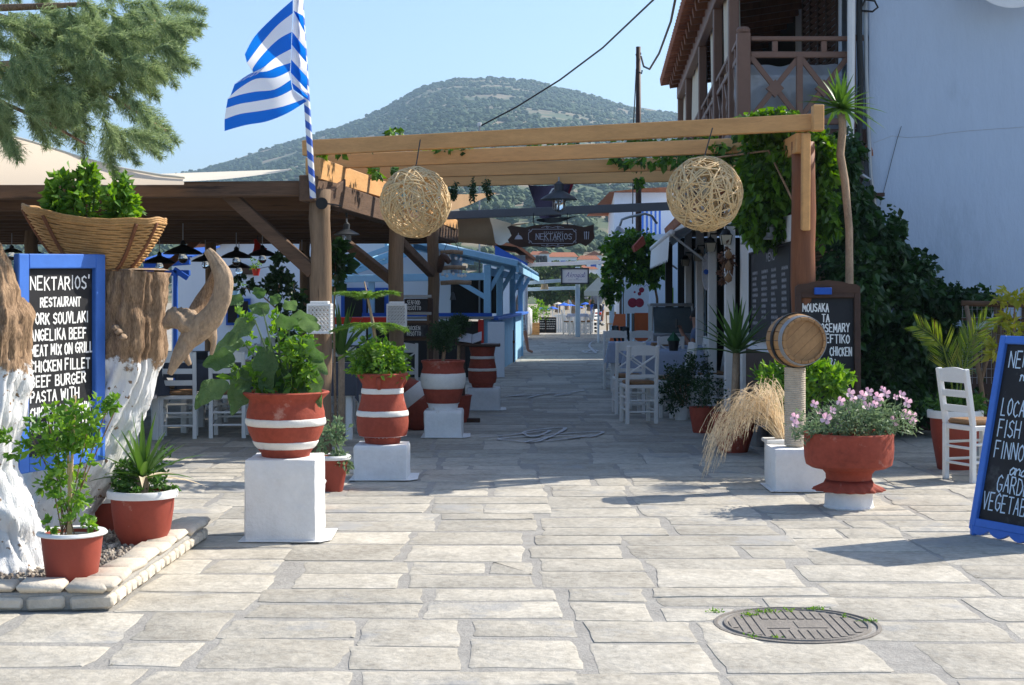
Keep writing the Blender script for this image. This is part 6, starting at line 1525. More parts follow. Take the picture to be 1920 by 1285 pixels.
obj('foliage', cloud([(g0 + V((.05, .3, .85)), (.50, .45, .38), 800)], .09), M['leaf_bright'], t, kind='stuff')
for x0, x1, lb in ((1011, 1023, 'dark narrow menu blackboard leaning beside the planter box'), (1023, 1043, 'black menu board with chalk prices left of the white fence')):
    tt, O, u_, v_, n_, W, Hh = board('far_menu_board', lb, gd(x0, 627) + V((0, 0, .05)), gd(x1, 627) + V((0, 0, .05)), gd(x0, 627) + V((0, .1, .62)), .02, M['dark_wood'], [], .02, thick=.03)
    m = MB()
    for r in range(5):
        yy = Hh * (.85 - .15 * r); xx = W * .12
        while xx < W * .8: l = U(.03, .07); strokes(m, [[(xx, yy), (xx + l * .3, yy + .025), (xx + l * .6, yy), (xx + l, yy + .02)]], O, u_, v_, n_, .012); xx += l + .02
    obj('chalk_scrawl', m, M['chalk'], tt, kind='stuff')
fn_ = thing('white_fence', 'low white board fence closing the far end of the alley', 'fence', (2.4, 57.5, 0))
for i in range(30):
    x = 1043 + i * 4.2; p = at(x, 0, 57.5)
    if 1112 < x < 1140: continue
    obj('board', MB().bbox((p.x, 57.5, .36), (.07, .025, .68), .004), M['white_paint'], fn_)
obj('rail', MB().bbox((at(1075, 0, 57.55).x, 57.54, .64), (1.5, .03, .06), .004), M['white_paint'], fn_)
obj('rail', MB().bbox((at(1075, 0, 57.55).x, 57.54, .12), (1.5, .03, .06), .004), M['white_paint'], fn_)
make_table('far_table', 'small white table by the far fence', at(1083, 0, 55).x, 55, .7, .7, M['cloth_light'], drop=.1)
put_chair(chl, at(1066, 0, 55).x, 55.2, -90, 'white ladder back chair left of the small far table')
put_chair(chl, at(1098, 0, 55).x, 55.0, 90, 'white ladder back chair right of the small far table')
put_chair(chl, at(1108, 0, 56.5).x, 56.5, 60, 'white ladder back chair nearest the parked scooter')
t = thing('cream_parasol', 'cream square parasol at the far right of the alley', 'parasol', (at(1120, 0, 46).x, 46, 0))
c = at(1122, 524, 46); r = 28 * 46 / F
obj('canopy', MB().lathe([(r * 1.3, -.50), (r * 1.3, -.36), (.03, .05)], c, 4, rot=Matrix.Rotation(R(40), 3, 'Z')), M['canvas'], t)
obj('pole', MB().tube([(c.x, c.y, 0), c], .03, 8), M['white_paint'], t)

# ------------------------------------------------------------------ right row: shops beyond the balcony house
sh = thing('white_shop_row', 'white two storey shop house with a tiled roof beyond the awning', 'house', (4.5, 44, 0))
obj('wall', MB().poly([(3.02, 36, 0), (9, 36, 0), (9, 56, 0), (3.75, 56, 0)], (0, 0, 2.9)), M['wall_white'], sh)
obj('upper_wall', MB().poly([(at(1152, 0, 40).x, 40, 2.9), (9, 40, 2.9), (9, 52, 2.9), (at(1152, 0, 40).x + .6, 52, 2.9)], (0, 0, 1.25)), M['wall_white'], sh)
obj('roof', MB().poly([(at(1143, 0, 39.7).x, 39.7, 4.15), (9.2, 39.7, 4.15), (9.2, 39.7, 4.5), (at(1200, 0, 39.7).x, 39.7, 4.24)], (0, 12.5, 0)), M['tile'], sh)
for Y in (38, 41, 44, 47):
    X = 3.02 + (Y - 36) * .0365
    d_ = obj('shop_door', MB().box((X - .02, Y, 1.05), (.06, 1.0, 2.1)), pbm, sh); obj('pane', MB().box((X - .06, Y, 1.2), (.03, .7, 1.4)), M['blackout'], d_)
for i in range(5): obj('balcony_bar', MB().box((at(1205 + 8 * i, 0, 39.3).x, 39.3, 3.35), (.05, .05, .8)), M['blue'], sh)
obj('balcony_rail', MB().box((at(1222, 0, 39.3).x, 39.3, 3.75), (.7, .06, .06)), M['white_paint'], sh)
# terrace roof of the right taverna
tv = thing('taverna_terrace', 'covered taverna terrace on white posts with a tiled eave on the right', 'terrace', (2.6, 20, 0))
def tx(X, Y): return X + .06 * (Y - 15)
for Y in (16.8, 19.5, 22.0, 25.0): obj('white_post', MB().bbox((tx(2.3, Y), Y, 1.25), (.11, .11, 2.5), .008), M['white_paint'], tv)
obj('ceiling', MB().poly([(tx(2.15, 16.6), 16.6, 2.50), (tx(3.98, 16.6), 16.6, 2.56), (tx(3.98, 27.4), 27.4, 2.56), (tx(2.15, 27.4), 27.4, 2.50)], (0, 0, .04)), M['dark_wood'], tv)
obj('fascia', MB().beam((tx(2.12, 18.2), 18.2, 2.50), (tx(2.12, 27.4), 27.4, 2.46), .03, .24, b=.003), M['white_paint'], tv)
for i in range(34):
    Y = 18.3 + i * .27; obj('fascia_board', MB().box((tx(2.10, Y), Y, 2.47), (.03, .235, .22)), M['white_paint'], tv)
for i in range(44):
    Y = 17 + i * .24; obj('roof_tile', MB().tube([(tx(2.02, Y), Y, 2.60), (tx(3.9, Y), Y, 3.1)], .075, 6), M['tile'], tv)
for i in range(60):
    z = .05 + i * .041
    obj('bamboo_cane', MB().tube([(tx(3.45, 16.7), 16.7, z), (tx(3.45, 27), 27, z)], .0185, 5), M['bamboo'], tv)
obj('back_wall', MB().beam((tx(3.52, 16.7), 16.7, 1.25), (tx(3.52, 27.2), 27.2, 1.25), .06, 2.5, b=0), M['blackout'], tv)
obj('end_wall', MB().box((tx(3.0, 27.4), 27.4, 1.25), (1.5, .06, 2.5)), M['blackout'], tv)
for Y, X in ((26.6, 2.35), (27.0, 2.75), (27.15, 3.1)): obj('dark_door_post', MB().bbox((tx(X, Y) - .3, Y, 1.2), (.12, .12, 2.4), .006), M['black'], tv)
obj('white_door', MB().box((tx(2.75, 27.2) - .12, 27.2, 1.2), (.28, .05, 2.2)), pbm, tv)
obj('green_panel', MB().box((tx(2.35, 27.2) - .25, 27.3, .95), (.14, .04, 1.3)), mat('lime_green_panel', (.18, .42, .03), .6, .1, 3, .03), tv)
# lanterns hung on the posts
def lantern(x, y, s, Y, label):
    c = at(x, y, Y); k = s * Y / F
    t = thing('wall_lantern', label, 'lantern', c - V((0, 0, k * .5)), 'black framed lanterns along the terrace posts')
    obj('glass', MB().box(c, (k * .62, k * .62, k * .7), taper=1.35), M['lamp_glass'], t)
    obj('roof', MB().lathe([(k * .5, 0), (k * .34, k * .16), (k * .3, k * .34), (k * .12, k * .46), (.0, k * .52)], c + V((0, 0, k * .36)), 12), M['black'], t, smooth=True)
    for sx_ in (-1, 1):
        for sy_ in (-1, 1): obj('frame_bar', MB().beam(c + V((sx_ * k * .31, sy_ * k * .31, -k * .36)), c + V((sx_ * k * .43, sy_ * k * .43, k * .36)), k * .06, k * .06, b=0), M['black'], t)
    obj('bracket', MB().tube([c + V((0, 0, k * .86)), c + V((0, 0, k * 1.1)), c + V((.18, 0, k * 1.1))], .012, 6), M['black'], t)
lantern(1361, 450, 25, 16.7, 'cream lantern on the nearest terrace post'); lantern(1332, 464, 23, 19.3, 'cream lantern on the second terrace post'); lantern(1308, 483, 20, 21.8, 'cream lantern on the third terrace post'); lantern(1285, 493, 17, 24.8, 'small cream lantern on the farthest terrace post')
t = thing('dried_bunch', 'bunch of dried brown gourds and leaves hanging by the nearest terrace post', 'decoration', at(1362, 530, 16.6))
obj('bunch', cloud([B(1362, 490, 16.6, 12, .07, 26, 160), B(1358, 520, 16.6, 8, .06, 16, 70)], .06, up=-.4), leafmat('dried_brown', (.10, .045, .025), (.22, .11, .06), .1), t, kind='stuff')
for y in (478, 500, 522): obj('gourd', MB().lathe([(0, -.05), (.035, -.03), (.04, .01), (.015, .05), (0, .07)], at(1366, y, 16.5), 10), M['rush'], t, smooth='all')
t = thing('oval_plaque', 'pale oval plaque with a blue eye hung between terrace posts', 'plaque', at(1326, 510, 19.6))
obj('plaque', MB().lathe([(0, 0), (.10, .004), (.11, -.02), (0, -.02)], at(1325, 510, 19.5), 20, sy=2.2, sx=.55, rot=Matrix.Rotation(R(90), 3, 'X')), M['chalk_dim'], t, smooth=True)
obj('blue_eye', MB().lathe([(0, .008), (.032, .006), (.034, -.004)], at(1324, 510, 19.46), 14, rot=Matrix.Rotation(R(90), 3, 'X')), M['blue_deep'], t)
# awning
aw = thing('white_awning', 'small white awning with a scalloped valance over the far shop window', 'awning', at(1243, 470, 25))
A0, A1 = V((tx(2.10, 19.2), 19.2, 2.40)), V((tx(2.10, 26.6), 26.6, 2.42)); o_ = V((-.34, 0, -.14))
obj('sheet', MB().poly([A0, A1, A1 + o_, A0 + o_], (0, 0, .02)), M['white_paint'], aw)
def val(u, v): p = (A0 + o_).lerp(A1 + o_, u); return p + V((-.02 - .02 * v, 0, -.02 - v * (.30 + .045 * abs(math.sin(u * 16 * math.pi)))))
obj('valance', MB().grid(val, 88, 3), M['white_paint'], aw, smooth='all')
obj('roller', MB().tube([A0 + o_ + V((0, -.05, 0)), A1 + o_ + V((0, .05, 0))], .045, 10), M['white_paint'], aw, smooth='all')
for p in (A0, A1): obj('arm', MB().beam(p + o_ + V((0, 0, -.02)), p + V((.1, 0, -.5)), .03, .03, b=.003), M['steel'], aw)
# red flower boxes and greenery on the far eave
t = thing('eave_greenery', 'green creeper spilling over the far tiled eave above the alley', 'creeper', at(1170, 560, 29))
herb(t, [B(1165, 470, 29, 30, .6, 40, 900), B(1150, 520, 29, 20, .5, 40, 480), B(1195, 450, 29.5, 30, .6, 18, 420), B(1200, 500, 29, 30, .6, 30, 500), B(1140, 550, 28.8, 10, .3, 22, 130), B(1215, 470, 29, 20, .5, 20, 320), B(1228, 505, 29, 18, .4, 30, 320)], .10, M['leaf_vine'], ratio=.8, up=-.2)
obj('stem', MB().tube([(at(1233, 0, 29.4).x, 29.4, 0), at(1232, 560, 29.4), at(1215, 470, 29.4)], [.03, .025, .015], 7), M['bark'], t)
tag(obj('red_flower_box', MB().poly([at(1188, 462, 27.5), at(1206, 442, 27.5), at(1211, 458, 27.5), at(1192, 472, 27.5)], (0, .5, 0)), M['terracotta']), 'red trough tipped on the far eave beside the creeper', 'trough')
t = thing('shop_spotlight', 'bent pipe street lamp with a white shade over the far creeper', 'lamp', at(1160, 440, 30))
obj('arm', MB().tube([at(1232, 420, 30), at(1222, 405, 30), at(1210, 401, 30), at(1180, 407, 30), at(1166, 412, 30), at(1162, 424, 30)], .025, 8), M['steel'], t, smooth='all')
obj('shade', MB().lathe([(.17, -.10), (.15, -.08), (.05, .03), (.02, .06)], at(1160, 430, 30), 18, rot=Matrix.Rotation(R(-15), 3, 'Y')), M['steel'], t, smooth=True)
# banner of red fruit, orange board, display case, black chairs
t = thing('fruit_banner', 'white banner with red split pomegranates printed on it', 'banner', at(1192, 640, 33))
BYn = 33.0
obj('sheet', MB().bbox((at(1193, 0, BYn).x, BYn, (at(0, 520, BYn).z + at(0, 588, BYn).z) / 2), (46 * BYn / F, .03, 68 * BYn / F), .004), M['chalk'], t)
for x, y, r in ((1186, 568, 9), (1199, 568, 8.5), (1203, 544, 5), (1199, 551, 3.5), (1190, 548, 2)):
    obj('printed_fruit', MB().lathe([(0, .004), (r * BYn / F * .6, .004), (r * BYn / F, .0)], at(x, y, BYn - .018), 18, rot=Matrix.Rotation(R(90), 3, 'X')), mat('fruit_red_%d' % x, (.33, .03, .05), .7, .35, 12, 0), t)
for x in (1172, 1214): obj('pole', MB().tube([(at(x, 0, BYn + .04).x, BYn + .04, 0), at(x, 518, BYn + .04)], .02, 6), M['white_paint'], t)
m = MB(); strokes(m, [[(0, 0), (.03, .06), (.06, .01), (.1, .05), (.14, .0), (.19, .05), (.22, .01)]], at(1196, 538, BYn - .02), V((1, 0, 0)), V((0, 0, 1)), V((0, -1, 0)), .012)
obj('printed_scrawl', m, mat('pale_blue_print', (.35, .42, .62), .8, .1, 9, 0), t)
t = thing('orange_board', 'orange sloping A board standing beside the black chairs', 'sign board', gd(1165, 648))
q = gd(1165, 648); Yo = q.y
obj('front_panel', MB().poly([at(1143, 640, 31), at(1173, 640, 31), at(1173, 589, 31.3), at(1153, 589, 31.3)], (0, .03, 0)), M['orange'], t)
obj('rear_panel', MB().poly([at(1190, 640, 31.8), at(1216, 640, 31.8), at(1216, 587, 31.6), at(1190, 587, 31.6)], (0, .03, 0)), M['orange'], t)
dk = make_chair('dark_chair', 'black wooden chair nearest the display case', 'l', M['black'], M['black'], 'dark chairs by the display case')
dk.location = (at(1195, 0, 27.2).x, 27.2, 0); dk.rotation_euler = (0, 0, R(-75))
clone(dk, (at(1178, 0, 27.9).x, 27.9, 0), R(-80), 'black wooden chair behind the other, before the orange board')
fc = thing('folding_chair', 'orange wooden folding chair beside the scooter', 'chair', gd(1146, 632))
g0 = gd(1146, 632)
for dx in (-.16, .16):
    obj('leg', MB().beam(g0 + V((dx, -.2, 0)), g0 + V((dx, .15, .85)), .03, .04), M['pine'], fc); obj('leg', MB().beam(g0 + V((dx * .8, .2, 0)), g0 + V((dx * .8, -.18, .45)), .03, .04), M['pine'], fc)
obj('seat', MB().bbox(g0 + V((0, 0, .45)), (.34, .34, .03), .004), M['pine'], fc); obj('backrest', MB().bbox(g0 + V((0, .15, .8)), (.36, .025, .12), .004), M['pine'], fc)
dc = thing('display_case', 'steel refrigerated display case with a curved glass front', 'display case', gd(1255, 655))
cY = 24.3; X0, X1 = at(1222, 0, cY).x, at(1302, 0, cY).x
obj('base', MB().bbox(((X0 + X1) / 2, cY + .3, .42), (X1 - X0, .8, .84), .02), M['steel'], dc)
def gcv(u, v): a = v * 1.45; return V((X0 + .03 + (X1 - X0 - .06) * u, cY + .3 - .38 * math.cos(a), .86 + .42 * math.sin(a)))
gl = mat('smoked_glass', (.10, .12, .12), .08, .2, 3, 0, spec=.6)
obj('glass_front', MB().grid(gcv, 8, 10), gl, dc, smooth='all')
obj('top', MB().bbox(((X0 + X1) / 2, cY + .45, 1.31), (X1 - X0 + .02, .5, .05), .01), M['steel'], dc)
for X in (X0 + .02, X1 - .02): obj('end_panel', MB().bbox((X, cY + .38, 1.07), (.03, .62, .45), .01), M['steel'], dc)
# tables on the right
make_table('alley_table', 'table with pale cloth farther along the right side of the alley', 1.90, 23.1, .85, .8, M['cloth'], rz=R(-4))
make_table('alley_table', 'table with pale cloth behind the nearest cross back chair', 1.98, 19.9, 1.0, .8, M['cloth'], rz=R(-4))
make_table('alley_table', 'middle pale cloth table between the two others on the right', tx(1.95, 21.3), 21.5, .8, .75, M['cloth'], rz=R(-4))
for X, Y, dg, s_, lb in ((1.46, 17.55, 8, chx, 'nearest white cross back chair on the right side of the alley'), (1.45, 18.95, 3, chx, 'white cross back chair tucked behind the nearest one'), (1.95, 18.4, 95, chl, 'white chair hidden by the dark shrub'), (1.62, 23.9, 176, chl, 'white chair on the far side of the farther alley table'), (2.05, 23.9, 178, chx, 'white cross back chair before the display case'), (2.45, 21.0, 92, chx, 'white chair on the terrace side of the middle table'), (2.55, 19.6, 90, chl, 'white chair on the terrace side behind the yucca'), (2.2, 20.8, 180, chx, 'white cross back chair turned to the nearest pale table')):
    put_chair(s_, X, Y, dg, lb)
t = thing('table_planter', 'dark table pot with a green folded napkin cone', 'table pot', at(1263, 658, 19.6))
c = V((at(1263, 0, 19.6).x, 19.6, .757)); obj('pot', MB().lathe([(.055, 0), (.075, .13), (.07, .13), (0, .1)], c, 16), M['black'], t, smooth=True)
obj('napkins', MB().lathe([(.085, .13), (.08, .15), (.0, .25)], c, 4), mat('dark_green_paper', (.02, .10, .05), .8, .2, 6, .05), t)
for dx, lb in ((.25, 'nearest'), ):
    c = V((tx(1.7, 21.4), 21.4, .757)); tag(obj('stacked_boards', MB().bbox(c + V((0, 0, .012)), (.24, .3, .02), .003).bbox(c + V((.01, .0, .034)), (.24, .29, .02), .003), M['rush']), 'pair of brown menu folders lying on the middle pale cloth table', 'menu')

# menu wall on the right of the pergola
mw = thing('menu_wall', 'white wall panel carrying the large chalk menu beside the log post', 'wall', (2.6, 15, 0))
obj('panel', MB().box((2.585, 15.1, 1.12), (.05, 3.0, 2.2)), M['wall_white'], mw)
obj('dark_base', MB().box((2.555, 15.1, .45), (.03, 3.0, .9)), M['dark_wood'], mw)
tag(obj('corner_post', MB().bbox((tx(2.46, 16.55), 16.55, 1.3), (.12, .12, 2.6), .01), M['white_paint']), 'white post at the far end of the chalk menu wall', 'post')
cm, O, u_, v_, n_, W, Hh = board('chalk_menu', 'large chalk menu board in columns on the white wall panel', (2.53, 16.15, 1.0), (2.53, 13.75, 1.04), (2.53, 16.15, 1.93), .02, M['board'], [('MENU', .42, .86, .08, .2)], .012, M['chalk_dim'], thick=.03)
m = MB()
for cI in range(4):
    for r in range(10 - cI % 2):
        yy = Hh * (.74 - .062 * r); xx = W * (.06 + .24 * cI); e = xx + W * U(.07, .14)
        while xx < e: l = U(.03, .06); strokes(m, [[(xx, yy), (xx + l * .25, yy + .03), (xx + l * .5, yy), (xx + l * .75, yy + .03), (xx + l, yy)]], O, u_, v_, n_, .007); xx += l
obj('chalk_scrawl', m, M['chalk_dim'], cm, kind='stuff')
for i, Y in enumerate((14.2, 14.9, 15.6)):
    t = thing('menu_spotlight', ('nearest', 'middle', 'farthest')[i] + ' small grey spotlight above the chalk menu', 'lamp', (2.45, Y, 2.04), 'spotlights over the chalk menu')
    obj('shade', MB().lathe([(.07, 0), (.075, .01), (.045, .04), (.035, .12), (.0, .13)], (2.42, Y, 2.0), 16), M['steel'], t, smooth=True)
    obj('bracket', MB().tube([(2.42, Y, 2.13), (2.5, Y, 2.16), (2.57, Y, 2.14)], .01, 6), M['steel'], t)
# MOUSAKA board
bd, O, u_, v_, n_, W, Hh = board('dish_board', 'dark brown framed blackboard reading MOUSAKA behind the barrel', at(1491, 868, 12.95), at(1614, 868, 12.95), at(1491, 548, 13.15), .052, M['dark_wood'], [('MOUSAKA', .12, .885, .045, .40), ('TA', .42, .825, .045, .11), ('ROSEMARY', .34, .765, .048, .50), ('KLEFTIKO', .34, .70, .048, .50), ('CHICKEN', .54, .625, .048, .33), ('RA', .53, .56, .045, .11)], .0095, thick=.05)
hd = [(0, 0), (1, 0), (1, .5), (.94, .72), (.82, .78), (.72, .95), (.5, 1.08), (.28, .95), (.18, .78), (.06, .72), (0, .5)]
tp0 = at(1491, 549, 13.14)
obj('arched_top', MB().poly([tp0 + V((x * W, -.02, y * .10)) for x, y in hd], (0, .045, 0)), M['dark_wood'], bd)
obj('clip', MB().bbox(at(1543, 546, 13.10), (.15, .03, .06), .004), M['blue_deep'], bd)
obj('prop_leg', MB().beam(at(1552, 560, 13.25), V((at(1552, 0, 13.7).x, 13.7, 0)), .04, .05), M['dark_wood'], bd)

# ------------------------------------------------------------------ barrel on a rope wound column
block('white plinth under the rope wound column', (2.20, 11.62), .46, .44, .325)
cc = V((2.165, 11.62, .325)); ctop = at(1500, 688, 11.5).z
rc = thing('rope_column', 'column wound with pale rope on the right white plinth', 'column', cc)
obj('core', MB().tube([cc, (cc.x, cc.y, ctop)], .066, 16), M['rope'], rc)
turns = 36; pts = [cc + V((.072 * math.cos(2 * math.pi * k / 18), .072 * math.sin(2 * math.pi * k / 18), .011 + (ctop - cc.z - .02) * k / (18 * turns))) for k in range(18 * turns)]
obj('rope', MB().tube(pts, .0108, 6), M['rope'], rc, smooth='all')
bc = at(1509, 639, 11.42); axis = V((.20, -.98, .02)).normalized(); Lb = .36
ba = thing('small_barrel', 'small oak barrel lying on top of the rope column', 'barrel', V((cc.x, cc.y, ctop)))
q_ = axis.to_track_quat('Z', 'Y').to_matrix()
NS = 18
for i in range(NS):
    o = MB(); a0, a1 = 2 * math.pi * i / NS + .012, 2 * math.pi * (i + 1) / NS - .012
    K = 8; jr = U(-.0015, .0015)
    for j in range(K + 1):
        z = -Lb + Lb * j / K; r = .172 + .034 * math.sin(math.pi * j / K) ** .8 + jr
        for (rr) in (r, r - .02):
            for a in (a0, (a0 + a1) / 2, a1): o.v.append(tuple(bc + q_ @ V((rr * math.cos(a), rr * math.sin(a), z))))
    for j in range(K):
        b0, b1 = j * 6, j * 6 + 6
        o.f += [(b0, b0 + 1, b1 + 1, b1), (b0 + 1, b0 + 2, b1 + 2, b1 + 1), (b0 + 3, b1 + 3, b1 + 4, b0 + 4), (b0 + 4, b1 + 4, b1 + 5, b0 + 5), (b0, b1, b1 + 3, b0 + 3), (b0 + 2, b0 + 5, b1 + 5, b1 + 2)]
    e = K * 6; o.f += [(e, e + 1, e + 4, e + 3), (e + 1, e + 2, e + 5, e + 4), (3, 4, 1, 0), (4, 5, 2, 1)]
    obj('stave', o, M['barrel'], ba, smooth=True)
obj('hoop', MB().lathe([(.187, -.055), (.192, -.055), (.184, -.012), (.179, -.012)], bc, 40, rot=q_), M['steel'], ba, smooth=True)
obj('hoop', MB().lathe([(.212, -.17), (.2145, -.165), (.2125, -.12), (.2075, -.12)], bc, 40, rot=q_), M['black'], ba, smooth=True)
for i in range(5):
    x0, x1 = -.16 + .064 * i + .0008, -.16 + .064 * (i + 1) - .0008; ps = []
    for k in range(9): x = x0 + (x1 - x0) * k / 8; ps.append((x, -math.sqrt(max(0, .158 ** 2 - min(abs(x), .157) ** 2))))
    for k in range(8, -1, -1): x = x0 + (x1 - x0) * k / 8; ps.append((x, math.sqrt(max(0, .158 ** 2 - min(abs(x), .157) ** 2))))
    rz_ = Matrix.Rotation(R(-48), 3, 'Z')
    obj('head_board', MB().poly([bc + q_ @ (rz_ @ V((x, y, -.03 + .0007 * (i % 2)))) for x, y in ps], axis * .012), M['barrel'], ba)

# flower urn
UC = V((2.355, 10.62, 0))
un = thing('flower_urn', 'red terracotta pedestal urn with a ruffled collar and white foot', 'pot', UC)
obj('foot', MB().lathe([(.17, 0), (.175, .012), (.155, .03), (.145, .05), (.15, .085), (.165, .11), (.16, .13)], UC, 36), M['white'], un, smooth=True)
obj('ruffled_collar', MB().lathe([(.15, .13), (.235, .125), (.24, .132), (.175, .17), (.16, .20)], UC, 72, wave=lambda a, i, z: .07 * math.sin(17 * a) if i in (1, 2) else 0), M['terracotta'], un, smooth='all')
obj('bowl', MB().lathe([(.155, .18), (.16, .24), (.185, .27), (.26, .285), (.295, .305), (.305, .35), (.31, .42), (.308, .49), (.312, .52), (.305, .53), (.285, .525), (.28, .48), (0, .47)], UC, 72, wave=lambda a, i, z: .008 * math.sin(23 * a) if i in (8, 9) else 0), M['terracotta'], un, smooth=True)
pr_ = thing('evening_primrose', 'mound of grey green foliage with pink cup flowers in the urn', 'flowers', UC + V((0, 0, .48)))
herb(pr_, [(UC + V((0, 0, .60)), (.36, .28, .11), 1500), (UC + V((-.22, -.1, .55)), (.18, .15, .07), 420), (UC + V((.28, -.05, .60)), (.18, .16, .10), 420), (UC + V((.1, 0, .70)), (.26, .2, .08), 420)], .042, M['leaf_grey'], ratio=.32)
s = MB(); fls = [(1625, 762, 10), (1551, 782, 9), (1561, 770, 8), (1594, 738, 10), (1576, 752, 9), (1629, 735, 9), (1646, 744, 9), (1661, 738, 9), (1691, 741, 9), (1701, 755, 10), (1679, 745, 6), (1699, 777, 10), (1709, 780, 10), (1712, 790, 8), (1646, 753, 11), (1618, 742, 10), (1527, 758, 8), (1490, 783, 9), (1491, 795, 8), (1549, 786, 11), (1571, 802, 8), (1676, 790, 10), (1535, 772, 7), (1574, 756, 6), (1600, 748, 8), (1640, 758, 7), (1590, 770, 6), (1655, 730, 6)]
for x, y, r_ in fls:
    Yf = 10.62 + U(-.26, .1); c = at(x, y, Yf); r = r_ * Yf / F * 1.0; nrm = V((U(-.5, .5), -1, U(-.1, .7))).normalized(); qf = nrm.to_track_quat('Z', 'Y').to_matrix()
    o = MB()
    for k in range(4):
        a = k * math.pi / 2 + .4; w0 = .85
        vs = [c + qf @ V((0, 0, -r * .25))] + [c + qf @ V((rr * math.cos(a + d), rr * math.sin(a + d), z)) for rr, d, z in ((r * .6, -w0 * .8, 0), (r, -w0 * .5, r * .22), (r * 1.05, 0, r * .2), (r, w0 * .5, r * .22), (r * .6, w0 * .8, 0))]
        o.add(vs, [(0, 1, 2, 3), (0, 3, 4, 5)])
    obj('flower', o, M['petal'], pr_)
    s.tube([c, c + V((U(-.03, .03), .04, -.10)), UC + V(((c.x - UC.x) * .6, 0, .55))], .0028, 4)
obj('stalks', s, M['leaf_grey'], pr_, kind='stuff')

# dry grass in a straw pot
gp0 = at(1468, 832, 12.0)
gz = thing('dry_grass', 'arching clump of straw coloured grass drooping beside the column', 'grass plant', V((gp0.x, 12.0, .25)))
m = MB(); sp, sd_ = [], []
for i in range(190):
    f0 = random.random() ** .8; tx_ = 1455 - 138 * f0 + U(-8, 8); Yg = 12.0 + U(-.35, .3)
    yt = 765 + 75 * f0 + U(-38, 30) + 55 * max(0, f0 - .55) * U(0, 2.4)
    if i % 9 == 0: tx_ = U(1440, 1500); yt = U(735, 770)
    p0 = gp0 + V((U(-.04, .04), U(-.04, .04), .02)); p3 = at(tx_, yt, Yg); p1 = at(1462 - 95 * f0 + U(-12, 12), U(640, 735) , (12.0 + Yg) / 2)
    pts = []
    for k in range(9):
        t_ = k / 8; a = p0.lerp(p1, t_); b = p1.lerp(p3, t_); pts.append(a.lerp(b, t_))
    w_ = .0022
    for k in range(8):
        n_ = V((0, .4, 1)).cross(pts[k + 1] - pts[k]).normalized() * w_
        m.add([pts[k] - n_, pts[k] + n_, pts[k + 1] + n_, pts[k + 1] - n_], [(0, 1, 2, 3)])
    for k in range(15):
        q = pts[4].lerp(pts[8], U(0, 1)) if k % 2 else pts[6].lerp(pts[8], U(-.3, 1.05)); sp.append(q); sd_.append((pts[8] - pts[6]).normalized() * .8 + V((U(-.25, .25), U(-.3, .3), -1.0)))
obj('blades', m, M['dry_grass'], gz, kind='stuff')
obj('seed_heads', leaf_mesh(np.array(sp), np.array(sd_), rng.uniform(.014, .036, len(sp)), .0045, tri=True), M['dry_grass'], gz, kind='stuff')
obj('straw_pot', MB().lathe([(.05, -.12), (.062, -.1), (.058, -.02), (.066, 0), (.05, 0), (0, -.02)], gp0, 20), M['weave'], gz, smooth=True)
tag(obj('pot_stand', MB().bbox((gp0.x - .02, 12.0, .16), (.22, .22, .32), .01).bbox((gp0.x - .02, 12, .335), (.26, .26, .03), .006), M['white_paint']), 'low white stand holding the straw pot of dry grass', 'stand')
# shrubs and pots along the right side
t = thing('pepper_shrub', 'fresh bright green leafy shrub behind the rope column', 'shrub', (2.40, 12.7, 0))
herb(t, [B(1470, 715, 12.7, 46, .2, 36, 420), B(1540, 715, 12.7, 55, .22, 36, 420), B(1505, 690, 12.7, 50, .2, 24, 260), B(1480, 750, 12.7, 40, .2, 24, 200)], .085, M['leaf_bright'], ratio=.45)
obj('pot', MB().lathe([(.13, 0), (.18, .3), (.19, .34), (.16, .34), (0, .3)], (2.40, 12.7, 0), 24), M['terracotta'], t, smooth=True)
yp = gd(1375, 848)
pot('red_pot', 'big dark red pot behind the dry grass, planted with a yucca', yp, [(.13, 0), (.14, .02), (.19, .2), (.20, .34), (.21, .37)], M['terracotta'])
yucca('green_yucca', 'broad green yucca fan beside the terrace posts', (yp.x + .03, yp.y, .92), 34, .62, .055, M['leaf_yucca'], (.05, 1.35), [(yp.x, yp.y, .33), (yp.x + .02, yp.y, .65), (yp.x + .03, yp.y, .94)])
rp_ = gd(1318, 812)
pot('red_pot', 'dark red pot with a low herb left of the yucca pot', rp_, [(.10, 0), (.11, .02), (.14, .2), (.15, .28)], M['terracotta'])
herb(thing('low_herb', 'low dark green herb in the pot left of the yucca', 'plant', rp_ + V((0, 0, .27))), [(rp_ + V((0.05, 0, .42)), (.2, .16, .16), 520)], .035, M['leaf_ivy'])
gpt = gd(1424, 838); pot('grey_pot', 'small plain grey pot between the yucca and the column', gpt, [(.08, 0), (.10, .18), (.105, .2)], M['steel'])
t = thing('dark_shrub', 'dark loose shrub in front of the pale cloth tables', 'shrub', (gd(1280, 785).x, gd(1280, 785).y, 0))
g0 = gd(1278, 788)
herb(t, [B(1275, 720, g0.y, 38, .25, 42, 900), B(1310, 700, g0.y + .2, 34, .25, 38, 600), B(1262, 755, g0.y, 20, .2, 20, 220)], .045, M['leaf_dark'])
s = MB()
for k in range(6): s.tube([g0 + V((U(-.05, .05), 0, .12)), at(1275 + U(-25, 25), 720, g0.y)], .006, 5)
obj('stems', s, M['bark'], t, kind='stuff'); obj('pot', MB().lathe([(.075, 0), (.09, .16), (.095, .17), (.07, .17), (0, .15)], g0, 18), M['white'], t, smooth=True)
pot('white_pot', 'small white pot beside the one holding the dark shrub', gd(1263, 785), [(.05, 0), (.06, .13), (.062, .15)], M['white'])

